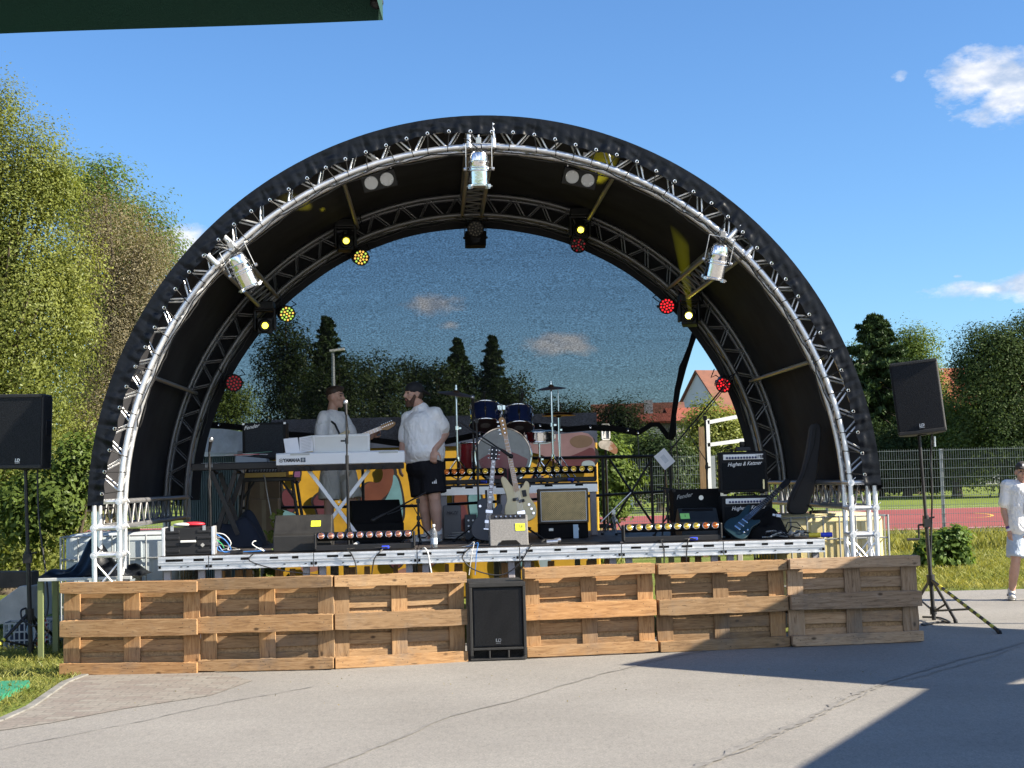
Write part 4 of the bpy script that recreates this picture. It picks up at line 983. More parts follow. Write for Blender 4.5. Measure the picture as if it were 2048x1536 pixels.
MB().box((6.3, 4.6, 12.0), (.75, .75, 2.4)).build('chimney', mat('chimney_brick', (.14, .1, .085), .9), rf)
dm = MB(); dm.box((12.6, 1.6, 8.4), (2.6, 2.4, 1.3)); dmo = dm.build('dormer', M['plaster'], h1); MB().box((12.6, .39, 8.5), (2.0, .04, .7)).build('window', M['window'], dmo)
MB().box((9.2, 2.4, 8.9), (1.9, 1.6, 1.1), (.25, 0, 0)).build('dormer', M['roof_tile'], h1)
for y, z in ((3.2, 5.0), (6.0, 5.0), (8.8, 5.0), (5.0, 8.2), (7.2, 8.2)): MB().box((-.03, y, z), (.05, 1.0, 1.3)).build('window', M['window'], h1)
hp_ = P(1352, 945, 128)
h2, rf, onr = house('house', 'lower white house with an orange red roof in front of the gabled house', (hp_.x, 128, 0), R(3), 14, 7, 6.3, 7.4, M['roof_red'])
for x in (1.2, 3.2, 5.6, 8): MB().box((x, -.03, 4.2), (.9, .05, 1.2)).build('window', M['window'], h2)
hp_ = P(1180, 945, 112)
h3, rf, onr = house('building', 'long low building with a red roof and dark rear roof seen through the net', (hp_.x, 112, 0), R(-2), 7.2, 8, 5.6, 6.3, M['roof_red'], wallm=mat('grey_facade', (.34, .32, .3), .8, var=.2))
for x in (3.6, 4.6, 5.8): MB().box((x, -.03, 3.6), (.7, .05, 1.7)).build('window', M['window'], h3)
hp_ = P(1190, 945, 140); h4, rf, onr = house('house', 'dark roofed house behind the low building seen through the net', (hp_.x, 140, 0), R(-4), 8.4, 8, 6.5, 8.5, M['roof_tile']); MB().box((5.2, 1., 8.0), (.8, .8, 1.6)).build('chimney', M['plaster'], h4)
hp_ = P(1800, 945, 150)
h5, rf, onr = house('house', 'house with a plain red tiled roof between the spruce and the linden at the right', (hp_.x, 150, 0), R(4), 16, 12, 7.6, 12.0, M['roof_red'])
MB().box((4.7, 5.2, 12.2), (.6, .6, 1.3)).build('chimney', M['concrete'], rf)
for x, f in ((6.1, .1), (6.7, .1)): c, s_ = onr(x, f); MB().box(c, (.25, .4, .3)).build('vent', M['cream_plastic'], rf)

# ================================================================== FENCES, GOAL, MAST
M['galv'] = mat('galvanised_steel', (.33, .35, .36), .5, .5, var=.1)
M['fence'] = mat('dull_green_grey_steel', (.17, .20, .20), .55, .4, var=.1)
def mesh_fence(label, d, px0, px1, H, base=0., step=.052):
    a = P(px0, 1000, d); b_ = P(px1, 1000, d); t = thing('mesh_fence', label, 'fence', (a.x, d, base)); Lx = b_.x - a.x; n = max(1, round(Lx / 2.5)); w_ = Lx / n; pm = None; po = None
    for i in range(n + 1):
        if po is None: po = q = MB().box((0, .035, H / 2), (.06, .04, H + .04)).build('post', M['galv'], t)
        else: q = po.copy(); COL.objects.link(q); q.parent = t
        q.location.x = i * w_
        if i == n: break
        if pm is None:
            mb = MB(); k = int(w_ / step)
            for j in range(k + 1): mb.tube((w_ * j / k, 0, 0), (w_ * j / k, 0, H + .03), .0038, seg=4, cap=False)
            for j in range(int(H / .2) + 1):
                for y in (-.008, .008): mb.tube((0, y, .02 + j * .2), (w_, y, .02 + j * .2), .006, seg=4, cap=False)
            q = pm = mb.build('panel', M['fence'], t)
        else: q = pm.copy(); COL.objects.link(q); q.parent = t
        q.location.x = i * w_
    return t
mesh_fence('long grey double rod mesh fence between the lawn and the running track', 33, 1188, 2120, 2.03)
mesh_fence('short piece of grey mesh fence left of the stage', 31, 60, 330, 1.72)
# gate posts and white frame in the gap
gp = thing('gate', 'pale metal gate posts standing beside the mesh fence', 'gate', (P(1425, 1000, 31.5).x, 31.5, 0)); MB().box((0, 0, 1.0), (.16, .06, 2.0)).build('post', M['galv'], gp)
x2 = P(1446, 1000, 31.5).x - gp.location.x; MB().box((x2, 0, .98), (.15, .06, 1.96)).build('post', M['galv'], gp); MB().box(((x2) / 2, .05, .3), (x2, .03, .05)).build('bar', M['galv'], gp)
wf = thing('white_frame', 'white steel frame with two slanting beams on a post beside the fence', 'steel frame', (0, 0, 0)); d = 30
q = [P(1415, 838, d), P(1505, 834 - 12, d)]
MB().box((q[0].x, d, q[0].z / 2), (.07, .07, q[0].z)).build('post', M['white_plastic'], wf)
for (a_, c_) in (((1415, 845), (1512, 826)), ((1415, 890), (1520, 876))):
    A, B = P(*a_, d), P(*c_, d); mb = MB(); dd = B - A; mb.box((A + B) / 2, (dd.length, .07, .075), (0, -math.atan2(dd.z, dd.x), 0)); mb.build('beam', M['white_plastic'], wf)
wp = plank((0, 0, .9), (.11, .1, 1.95), 77).build('wooden_post', M['pineb_z'], None); wp.location = (P(1407, 1000, 29.5).x, 29.5, 0); tag(wp, 'bare wooden post just left of the white steel frame', 'post'); wp.scale.z = P(1407, 850, 29.5).z / 1.9
gl = thing('football_goal', 'small white football goal on the pitch seen through the fence', 'goal', (P(1263, 1000, 76).x, 76, 0)); W_ = P(1374, 1000, 76).x - gl.location.x; Hh = P(1263, 958, 76).z + .1
for x in (0, W_): MB().box((x, 0, Hh / 2), (.12, .12, Hh)).build('post', M['white_plastic'], gl)
MB().box((W_ / 2, 0, Hh), (W_ + .12, .12, .12)).build('crossbar', M['white_plastic'], gl)
ms = thing('floodlight_mast', 'thin grey floodlight mast seen through the net above the keyboard player', 'mast', (P(671, 1000, 90).x, 90, 0)); H = P(671, 702, 90).z
MB().tube((0, 0, 0), (0, 0, H), .16, .09).build('pole', M['galv'], ms, smooth=40); MB().box((.25, 0, H + .05), (.9, .3, .14), (0, -.1, 0)).build('lamp_head', M['cream_plastic'], ms, bev=.02)
# ================================================================== LIGHTS ON THE ROOF
M['lens_yellow'] = mat('lit_yellow_lens', (.9, .8, .1), .2, emit=(1, .82, .05), es=3)
M['lens_hot'] = mat('lit_hot_lens', (1, .95, .6), .2, emit=(1, .86, .12), es=14)
M['led_amber'] = mat('lit_amber_led', (.9, .7, .2), .3, emit=(1, .55, .1), es=.5)
M['led_lime'] = mat('lit_lime_led', (.7, .9, .3), .3, emit=(.5, .8, .1), es=.42)
M['led_red'] = mat('lit_red_led', (.6, .03, .04), .3, emit=(1, .02, .03), es=.55)
M['led_dimred'] = mat('dim_red_led', (.28, .05, .05), .3, emit=(1, .05, .08), es=.06)
M['led_off'] = mat('unlit_led', (.25, .23, .2), .25)
M['reflector'] = mat('white_reflector', (.74, .76, .8), .25, .2, var=.04)
M['cob'] = mat('yellow_cob', (.75, .62, .22), .5)
def hook(mb, top, h=.1):
    mb.box(top + Vector((0, 0, -.02)), (.05, .05, .07))
def par_can(label, c, axis, up):
    """silver lamp: c = body centre, axis = where the mouth points (stage frame)"""
    t = thing('par_can', label, 'stage lamp', O + U * c.x + V * c.y + UZ * c.z, group='silver lamps on the front arch')
    t.rotation_euler = (Matrix.Rotation(YAW, 3, 'Z') @ basis(axis, up)).to_euler()
    b_ = MB(); b_.lathe([(.02, -.175), (.05, -.172), (.075, -.155), (.088, -.12), (.092, -.08), (.097, -.075), (.097, -.06), (.094, -.055), (.096, -.01), (.102, -.005), (.102, .012), (.097, .016), (.098, .15), (.106, .155), (.106, .165), (.098, .165), (.094, .10), (.08, .03), (.02, .01)], seg=28)
    b_.build('can', M['silver'], t, smooth=35)
    r_ = MB(); r_.path([(math.cos(a) * .112, math.sin(a) * .112, .02) for a in np.linspace(0, 2 * PI, 25)[:-1]], .005, 6, closed=True); r_.path([(math.cos(a) * .112, math.sin(a) * .112, -.012) for a in np.linspace(0, 2 * PI, 25)[:-1]], .004, 6, closed=True); r_.build('ring', M['chrome'], t, smooth=60)
    f = MB(); f.prism([(math.cos(a + PI / 8) * .135, math.sin(a + PI / 8) * .135) for a in np.linspace(0, 2 * PI, 9)[:-1]], -.172, -.168, Matrix.Rotation(PI / 2, 4, 'X') @ Matrix.Scale(-1, 4, (0, 0, 1)))
    f.v = [(x, y, abs(z)) for x, y, z in f.v]
    f.build('colour_frame', M['steel'], t)
    cl = MB()
    for i in range(4):
        a = PI / 4 + i * PI / 2; cl.box((math.cos(a) * .118, math.sin(a) * .118, .17), (.035, .035, .03), (0, 0, a))
    for i in range(8):
        a = i * PI / 4; cl.box((math.cos(a) * .0925, math.sin(a) * .0925, -.067), (.012, .02, .012), (0, 0, a))
    for q in range(12): k_ = MB(); k_.v = cl.v[8 * q:8 * q + 8]; k_.f = cl.f[:6]; k_.build('clip', M['steel'], t)
    yk = MB(); yy = [(-.125, 0, .0), (-.128, 0, -.2), (-.128, 0, -.245), (.128, 0, -.245), (.128, 0, -.2), (.125, 0, .0)]
    for p, q in zip(yy[:-1], yy[1:]):
        p, q = Vector(p), Vector(q); yk.box((p + q) / 2, ((q - p).length + .004, .028, .006) if abs(q.x - p.x) > .1 else (.006, .028, (q - p).length + .004))
    yk.build('yoke', M['alu'], t, bev=.002)
    kn = MB()
    for s in (-1, 1): kn.tube((s * .122, 0, 0), (s * .15, 0, 0), .018, seg=10)
    kn.box((0, 0, -.275), (.05, .05, .06)); kn.tube((0, 0, -.25), (0, 0, -.33), .012); kn.build('clamp', M['steel'], t, bev=.003)
    cb = MB(); cb.path([(.01, 0, -.17), (.02, .01, -.21), (.06, .0, -.24), (.09, .02, -.28), (.14, .03, -.3)], .006, 5); cb.path([(-.015, 0, -.17), (-.03, .01, -.21), (-.02, 0, -.27)], .006, 5); cb.build('cable', M['cable'], t, smooth=60)
    return t
yf = -.12
def cen(px, py, ly): q = SL(px, py, ly); return Vector((q.x, ly, q.z))
par_can('silver par can lamp hanging from the crown of the arch', cen(958, 338, yf), (0, .12, -1), (0, 1, 0))
par_can('silver par can lamp on the left shoulder of the arch', cen(486, 541, yf), (.42, .25, -.95), (0, 1, 0))
par_can('silver par can lamp on the right shoulder of the arch', cen(1434, 523, yf), (-.2, .25, -.97), (0, 1, 0))

def led_par(label, px, py, ly, aim, face, ring, rad=.1, body=None):
    """small black LED spot: aim = facing direction in the stage frame"""
    c = cen(px, py, ly); t = thing('led_spot', label, 'stage lamp', SP(c.x, ly, c.z), group='round LED spots on the rear arch')
    t.rotation_euler = (Matrix.Rotation(YAW, 3, 'Z') @ basis(aim)).to_euler()
    MB().lathe([(rad * .55, -.2), (rad * .8, -.19), (rad * .96, -.16), (rad, -.1), (rad, .015), (rad * .9, .02), (rad * .88, -.005), (.01, -.006)], seg=24).build('housing', M['black'], t, smooth=35)
    ld = {}
    k = 0
    for rr, n in ((0, 1), (.36, 6), (.70, 12)):
        for i in range(n):
            a = 2 * PI * i / n + rr; key = face[k % len(face)]; k += 1
            ld.setdefault(key, MB()).ball((rad * .88 * rr * math.cos(a) * .95 / .8, rad * .88 * rr * math.sin(a) * .95 / .8, 0), (rad * .135, rad * .135, .008), nu=8, nv=5)
    for key, mb in ld.items(): mb.build('led_lenses', M[key], t, smooth=60)
    yk = MB()
    for s in (-1, 1): yk.box((s * (rad + .012), 0, -.13), (.008, .03, .2))
    yk.box((0, 0, -.232), (2 * rad + .03, .03, .008)); yk.box((0, 0, -.27), (.05, .05, .07)); yk.build('yoke', M['black'], t, bev=.002)
    cb = MB(); r_ = random.Random(px)
    for s in (-1, 1): cb.path([(s * .03, .03, -.19), (s * .1, .07, -.25), (s * .16, .1 + r_.uniform(-.06, .06), -.22), (s * .12, .14, -.3)], .007, 5)
    cb.build('cable', M['cable'], t, smooth=60); return t
yl = 3.55
led_par('round LED spot glowing yellow green high on the left of the rear arch', 722, 515, yl, (.25, -1, -.25), ['led_amber', 'led_lime', 'led_amber'], 0)
led_par('round LED spot glowing yellow green lower on the left shoulder of the rear arch', 574, 628, yl, (.32, -1, -.2), ['led_amber', 'led_lime', 'led_lime'], 0)
led_par('dim red LED spot lowest on the left leg of the rear arch', 468, 766, yl, (.25, -1, -.15), ['led_dimred'], 0, .105)
led_par('nearly dark LED spot hanging under the upper right moving head', 1157, 490, yl, (-.15, -1, -.55), ['led_dimred', 'led_off'], 0)
led_par('bright red LED spot beside the brightly glowing moving head', 1334, 612, yl, (-.1, -1, -.1), ['led_red'], 0)
led_par('bright red LED spot low on the rear arch, in front of the house roof', 1447, 770, yl, (-.25, -1, -.3), ['led_red', 'led_red', 'led_dimred'], 0, .095)
led_par('unlit LED spot hanging over a black box at the crown of the rear arch', 951, 458, yl, (0, -1, -.35), ['led_off'], 0, .105)
bx = cen(951, 474, yl + .1); t = sthing('black_lamp_box', 'square black projector box hanging at the crown of the rear arch', 'projector', bx.x, yl + .1, bx.z)
MB().box((0, .08, -.02), (.255, .26, .18)).build('housing', M['black_matt'], t, bev=.008); k = MB()
for s in (-1, 1): k.tube((s * .125, .05, 0), (s * .152, .05, 0), .014); k.box((s * .134, .05, .06), (.008, .03, .16))
k.box((0, .05, .14), (.27, .03, .008)); k.build('bracket', M['black'], t); l_ = MB(); l_.tube((0, -.052, -.02), (0, -.048, -.02), .06, seg=20); l_.build('lens', mat('dark_lens', (.02, .02, .025), .1), t)

def moving_head(label, px, py, ly, aim, lens, glow):
    c = cen(px, py, ly); t = sthing('moving_head', label, 'moving head', c.x, ly, c.z, 0, 'moving head lamps on the rear arch')
    MB().box((0, .1, .24), (.24, .24, .1)).build('base', M['black'], t, bev=.015)
    y = MB()
    for s in (-1, 1): y.box((s * .118, .1, .08), (.035, .12, .26))
    y.box((0, .1, .19), (.27, .13, .04)); y.build('yoke', M['black'], t, bev=.012)
    B_ = basis(aim); h = MB(); h.box((0, 0, -.02), (.19, .19, .16)); h.ball((0, 0, -.1), (.095, .095, .09)); h.tube((0, 0, .05), (0, 0, .1), .085, .078, seg=20)
    ho = h.build('head', M['black'], t, smooth=35, bev=.012); ho.matrix_local = Matrix.Translation((0, .08, 0)) @ B_.to_4x4()
    mb = MB(); mb.ball((0, 0, .1), (.036, .036, .018), nu=18, nv=8); lo = mb.build('lens', M[lens], ho, smooth=60)
    rg = MB(); rg.path([(math.cos(a) * .05, math.sin(a) * .05, .102) for a in np.linspace(0, 2 * PI, 21)[:-1]], .009, 6, closed=True); rg.build('lens_ring', M['black'], ho, smooth=60)
    MB().box((.03, .22, .3), (.05, .05, .06)).build('clamp', M['black'], t, bev=.004)
    cb = MB(); cb.path([(.08, .2, .26), (.16, .22, .3), (.2, .2, .2), (.17, .24, .4)], .008, 5); cb.build('cable', M['cable'], t, smooth=60)
    return t
moving_head('moving head with a small yellow beam high at the left of the rear arch', 690, 484, 3.45, (.15, -1, .1), 'lens_yellow', 0)
moving_head('moving head with yellow lens on the left shoulder, lowest at the left', 528, 650, 3.45, (.15, -1, -.1), 'lens_yellow', 0)
moving_head('moving head with small yellow lens at the upper right of the rear arch', 1162, 462, 3.45, (-.05, -1, .1), 'lens_yellow', 0)
moving_head('moving head glowing dazzling yellow on the right shoulder of the rear arch', 1381, 634, 3.45, (-.25, -1, .15), 'lens_hot', 0)
# the beams these lamps throw on the lining
def beam(px, py, ly, tx, ty, tl, ang, w_, blend=.25):
    a = cen(px, py, ly); p = SP(a.x, ly, a.z); q = SL(tx, ty, tl); q = SP(q.x, tl, q.z)
    l_ = bpy.data.lights.new('lamp_beam', 'SPOT'); l_.energy = w_; l_.color = (1, .86, .04); l_.spot_size = R(ang); l_.spot_blend = blend; l_.shadow_soft_size = .02
    o = bpy.data.objects.new('lamp_beam', l_); COL.objects.link(o); o.location = p; o.rotation_euler = (q - p).to_track_quat('-Z', 'Y').to_euler()
beam(690, 484, 3.2, 606, 415, 1.6, 7, 40, .7); beam(690, 484, 3.2, 632, 400, 2.0, 3, 15, .6)
beam(1162, 462, 3.2, 1200, 345, 1.3, 8, 60, .7); beam(1162, 462, 3.2, 1160, 372, 1.9, 4, 12, .6)
# haze in the beam of the brightest head
m, t_, b = newmat('beam_haze'); t_.nodes.remove(b); e = nd(t_, 'ShaderNodeEmission'); e.inputs['Color'].default_value = (.75, .72, .02, 1); tcb = nd(t_, 'ShaderNodeTexCoord'); sx_ = nd(t_, 'ShaderNodeSeparateXYZ'); t_.links.new(tcb.outputs['Generated'], sx_.inputs[0]); mr_ = nd(t_, 'ShaderNodeMapRange'); mr_.inputs['From Min'].default_value = .05; mr_.inputs['From Max'].default_value = .98; mr_.inputs['To Min'].default_value = .24; mr_.inputs['To Max'].default_value = 0.; t_.links.new(sx_.outputs['Z'], mr_.inputs['Value']); t_.links.new(mr_.outputs[0], e.inputs['Strength']); t_.links.new(e.outputs[0], t_.nodes['Material Output'].inputs['Volume']); M['beam'] = m
a = cen(1381, 628, 3.25); q = SL(1352, 400, 1.9); mb = MB(); A_ = SP(a.x, 3.25, a.z); B_ = SP(q.x, 1.9, q.z); mb.tube(A_, B_, .02, .13, seg=16)
tag(mb.build('light_beam', M['beam'], None), 'faint yellow beam of light rising from the dazzling moving head', 'light beam', kind='stuff')

def blinder(label, px, py, ly, rz, aim):
    c = cen(px, py, ly); t = thing('blinder_lamp', label, 'stage lamp', SP(c.x, ly, c.z), group='two-eyed blinder lamps under the roof')
    t.rotation_euler = (Matrix.Rotation(YAW, 3, 'Z') @ basis(aim) @ Matrix.Rotation(rz, 3, 'Z')).to_euler()
    MB().box((0, 0, -.05), (.36, .18, .1)).build('housing', M['black'], t, bev=.01)
    for s in (-1, 1):
        MB().lathe([(.07, .006), (.066, .008), (.045, -.002), (.02, -.004)], Matrix.Translation((s * .083, 0, 0)), 22).build('reflector', M['reflector'], t, smooth=50)
        MB().lathe([(.021, -.004), (.021, .004), (.015, .005)], Matrix.Translation((s * .083, 0, 0)), 14).build('bulb', M['cob'], t, smooth=40)
    k = MB(); k.box((0, .13, -.05), (.3, .012, .03)); k.box((-.15, .11, -.05), (.012, .05, .03)); k.box((.15, .11, -.05), (.012, .05, .03)); k.box((0, .2, -.05), (.04, .14, .03)); k.build('bracket', M['steel'], t)
    return t
blinder('twin blinder lamp with two white eyes left of the crown', 758, 362, .75, R(13), (.02, -1, -.32))
blinder('twin blinder lamp with two white eyes right of the crown, over the yellow light patch', 1160, 357, .75, R(-13), (-.02, -1, -.32))

# ================================================================== LIGHT BARS
def led_bar(label, px0, px1, pyb, ly, z, cols, wid=None):
    a = SL(px0, pyb, ly); b_ = SL(px1, pyb, ly); W_ = b_.x - a.x
    t = sthing('light_bar', label, 'light bar', (a.x + b_.x) / 2, ly, z, 0, 'light bars with ten small lamps')
    tr_ = MB(); tr_.box((0, .06, .035), (W_ - .02, .1, .055)); tr_.build('base_tray', M['black'], t, bev=.006)
    e = MB()
    for s in (-1, 1): e.box((s * (W_ / 2 - .012), .06, .1), (.024, .12, .16))
    e.build('end_bracket', M['black'], t, bev=.012)
    h = MB(); h.box((0, .07, .145), (W_ - .06, .09, .07), (-.25, 0, 0)); h.build('lamp_housing', M['black_matt'], t, bev=.006)
    n = 10; first = {}
    for i in range(n):
        x = -W_ / 2 + .07 + (W_ - .14) * i / (n - 1); key = cols[i % len(cols)] if len(cols) < 10 else cols[i]
        g = MB(); g.lathe([(.036, .0), (.034, .012), (.03, .014), (.026, .006)], seg=16); 
        g.build('lens_rim', M['chrome'], t, smooth=40).matrix_local = Matrix.Translation((x, .022, .152)) @ basis((0, -1, .35)).to_4x4()
        l_ = MB(); l_.ball((0, 0, .006), (.028, .028, .016), nu=14, nv=7); l_.build('lens', M[key], t, smooth=60).matrix_local = Matrix.Translation((x, .022, .152)) @ basis((0, -1, .35)).to_4x4()
    c = MB(); c.path([(-.1, -.01, .03), (-.16, -.05, .02), (-.14, -.1, .0), (-.05, -.11, -.02)], .006, 5); c.path([(.25, .0, .03), (.2, -.06, .03), (.1, -.07, .03)], .006, 5); c.build('cable', M['cable'], t, smooth=60)
    p = MB(); p.box((.2, -.015, .03), (.075, .045, .03)); p.build('plug', M['blue_plug'], t, bev=.006)
    return t
M['bar_amber'] = mat('amber_lens', (.70, .20, .06), .14, .85, emit=(1, .3, .05), es=.05)
M['bar_yellow'] = mat('yellow_lens', (.85, .58, .10), .14, .85, emit=(1, .7, .1), es=.05)
M['bar_chrome'] = mat('copper_lens', (.80, .36, .22), .12, .9, emit=(1, .3, .1), es=.03)
led_bar('light bar with copper coloured lenses on the front edge before the keyboard', 628, 831, 1103, .12, DZ, ['bar_chrome'] * 10)
led_bar('light bar with yellow lenses and two red ones on the front edge at the right', 1246, 1446, 1082, .12, DZ, ['bar_yellow'] * 8 + ['bar_amber'] * 2)
led_bar('light bar with orange and yellow lenses on the drum riser behind the standing man', 850, 1014, 960, RY0 + .02, RZ, ['bar_amber'] * 5 + ['bar_yellow'] * 5)
led_bar('light bar with yellow lenses on the drum riser above the tweed amplifier', 1018, 1194, 958, RY0 + .02, RZ, ['bar_yellow'] * 10)

# ================================================================== AMPLIFIERS AND MONITORS
def cab(t, W_, H_, D_, m_=None, name='cabinet', bev=.012): return MB().box((0, D_ / 2, H_ / 2), (W_, D_, H_)).build(name, m_ or M['tolex'], t, bev=bev)
def corner_caps(t, W_, H_, D_, m_=None):
    for sx in (-1, 1):
        for z in (0, H_): MB().box((sx * (W_ / 2 - .012), .015, z + (.012 if z == 0 else -.012)), (.03, .036, .03)).build('corner', m_ or M['steel'], t, bev=.006)
ly = 2.3; a = SL(485, 921, ly); b_ = SL(571, 844, ly); W_ = b_.x - a.x; H_ = b_.z - a.z
t = sthing('bass_cabinet', 'tall black bass speaker cabinet with sparkling grey cloth on the mixer table', 'speaker cabinet', (a.x + b_.x) / 2, ly, a.z)
cab(t, W_, H_, .36); MB().box((0, -.002, H_ / 2), (W_ - .06, .012, H_ - .05)).build('grille', M['sparkle_grille'], t, bev=.004); corner_caps(t, W_, H_, .36)
text('logo_lettering', 'Fender', .06, M['letter'], t, (-W_ * .29, -.012, H_ * .885), (PI / 2, -.18, 0), .5, .001, .0006)
# H&K amps
def guitar_amp(label, px0, py1, px1, py0, ly, z, rz=0, small=False):
    a = SL(px0, py1, ly); b_ = SL(px1, py0, ly); W_ = b_.x - a.x; H_ = b_.z - a.z
    t = sthing('guitar_amplifier', label, 'amplifier', (a.x + b_.x) / 2, ly, z, rz, 'stacked guitar amplifiers'); cab(t, W_, H_, .3)
    MB().box((0, -.003, H_ * .40), (W_ - .05, .012, H_ * .66)).build('grille', M['grille'], t, bev=.004)
    pn = MB().box((0, -.004, H_ * .87), (W_ - .08, .012, H_ * .13)).build('control_panel', M['letter'], t, bev=.002)
    n = 11
    for i in range(n):
        x = -W_ * .34 + W_ * .6 * i / (n - 1); MB().tube((x, -.01, H_ * .85), (x, -.026, H_ * .85), .0125, .010, seg=10).build('knob', M['blue_knob'] if 'blue_knob' in M else M.setdefault('blue_knob', mat('dark_blue_knob', (.02, .03, .12), .4)), pn)
    sw = MB()
    for k in range(2): sw.box((W_ * (.37 + .035 * k), -.012, H_ * .87), (.012, .008, .035))
    sw.build('switch', M['ink'], pn)
    text('panel_lettering', 'TUBE', .022, M['ink'], pn, (W_ * .31, -.0105, H_ * .893), (PI / 2, 0, 0)); text('panel_lettering', '50', .028, M['ink'], pn, (W_ * .31, -.0105, H_ * .853), (PI / 2, 0, 0))
    text('logo_lettering', 'Hughes & Kettner', .056, M['letter'], t, (.01, -.0105, H_ * .70), (PI / 2, -.04, 0), .42, .001, .0004, sx=.84)
    hd = MB(); hd.box((0, .15, H_ + .018), (.2, .035, .012)); hd.box((-.1, .15, H_ + .008), (.02, .035, .016)); hd.box((.1, .15, H_ + .008), (.02, .035, .016)); hd.build('handle', M['rubber'], t, bev=.004)
    if not small:
        MB().box((W_ * .41, -.01, H_ * .19), (.018, .006, .1)).build('badge', M['brass'] if 'brass' in M else M.setdefault('brass', mat('brass', (.75, .66, .40), .3, .7)), t, bev=.004)
    for sx in (-1, 1): MB().box((sx * (W_ / 2 - .06), .06, -.008), (.05, .05, .016)).build('foot', M['rubber'], t)
    return t, W_, H_
ly = .75; lowz = DZ + .016
t1, W1, H1 = guitar_amp('lower black guitar amplifier of the stack with a blue guitar leaning on it', 1446, 1060, 1543, 977, ly, lowz, R(-4), True)
t2, W2, H2 = guitar_amp('upper black guitar amplifier of the stack with tuning pedal on top', 1441, 968, 1532, 884, ly, lowz + H1 + .034, R(-7))
pd = sthing('foot_pedal', 'small black pedal with coiled lead lying on top of the amplifier stack', 'pedal', SL(1490, 880, ly).x, ly + .12, lowz + H1 + .034 + H2)
MB().box((0, 0, .03), (.16, .1, .045), None, (.9, .8)).build('body', M['black'], pd, bev=.006); c = MB(); c.lathe([(.03, .05), (.035, .06), (.035, .1), (.03, .105)], seg=14); c.build('knob', M['black'], pd, smooth=40)
c = MB(); c.path([(-.08, 0, .02)] + [(-.14 - .03 * math.cos(i * .9), .04 * math.sin(i * .9), .01 + .004 * i) for i in range(14)] + [(-.26, .0, .01)], .006, 5); c.build('cable', M['cable'], pd, smooth=60)
# black combo in front of the right
ly = 1.15; a = SL(1349, 1062, ly); b_ = SL(1441, 977, ly); W_ = b_.x - a.x; H_ = b_.z - DZ
t = sthing('combo_amplifier', 'black combo amplifier with dark cloth standing behind the right wedge monitor', 'amplifier', (a.x + b_.x) / 2, ly, DZ)
cab(t, W_, H_, .28, M['black_matt']); MB().box((0, -.003, H_ * .45), (W_ - .05, .01, H_ * .8)).build('grille', M['grille'], t); corner_caps(t, W_, H_, .28, M['black']); text('logo_lettering', 'Fender', .06, M['cable_grey'], t, (-W_ * .28, -.011, H_ * .86), (PI / 2, -.18, 0), .45, .001, .001)
MB().tube((.04, -.004, H_ * .82), (.04, -.016, H_ * .82), .025, seg=14).build('knob', M['steel'], t)
# tweed combo on a dark case
ly = 1.75; a = SL(1078, 1048, ly); b_ = SL(1176, 976, ly); W_ = b_.x - a.x; H_ = b_.z - a.z; zc = a.z
t = sthing('flight_case', 'black case lying under the tweed amplifier', 'case', (a.x + b_.x) / 2, ly + .04, DZ); cab(t, W_ * .98, zc - DZ, .3, M['black_matt'])
k = MB()
for s in (-1, 1): k.box((s * .14, -.006, (zc - DZ) * .6), (.05, .012, .03))
k.build('latch', M['steel'], t, bev=.003)
m, tt, b = newmat('tweed_cloth'); v = tex_obj(tt); wv = nd(tt, 'ShaderNodeTexChecker', Scale=95.); tt.links.new(v, wv.inputs['Vector']); wv.inputs['Color1'].default_value = (.78, .58, .28, 1); wv.inputs['Color2'].default_value = (.40, .26, .11, 1)
tt.links.new(mixc(tt, 1., wv.outputs['Color'], ramp(tt, noise(tt, v, 14.), [(.3, (.8, .8, .8)), (.7, (1.15, 1.15, 1.15))]), 'MULTIPLY'), b.inputs['Base Color']); b.inputs['Roughness'].default_value = .85; M['tweed'] = m
t = sthing('tweed_amplifier', 'brown framed amplifier with woven tweed front standing under the drum riser', 'amplifier', (a.x + b_.x) / 2, ly, zc)
cab(t, W_, H_, .24, mat('brown_tolex', (.10, .075, .05), .6, bump=.3, bscale=200)); MB().box((0, -.004, H_ / 2), (W_ - .06, .012, H_ - .065)).build('grille', M['tweed'], t, bev=.004)
pi = MB(); 
for s in (-1, 1): pi.box((s * (W_ / 2 - .026), -.003, H_ / 2), (.008, .016, H_ - .05)); pi.box((0, -.003, H_ / 2 + s * (H_ / 2 - .028)), (W_ - .05, .016, .008))
pi.build('piping', M['cream_plastic'], t)
p = SL(1152, 1070, 1.6); t = sthing('small_card', 'small pale blue card standing on the deck below the tweed amplifier', 'card', p.x, 1.6, DZ); MB().box((0, 0, .08), (.055, .006, .15), (-.15, 0, 0)).build('card', mat('pale_blue_card', (.45, .58, .68), .6), t, bev=.002)
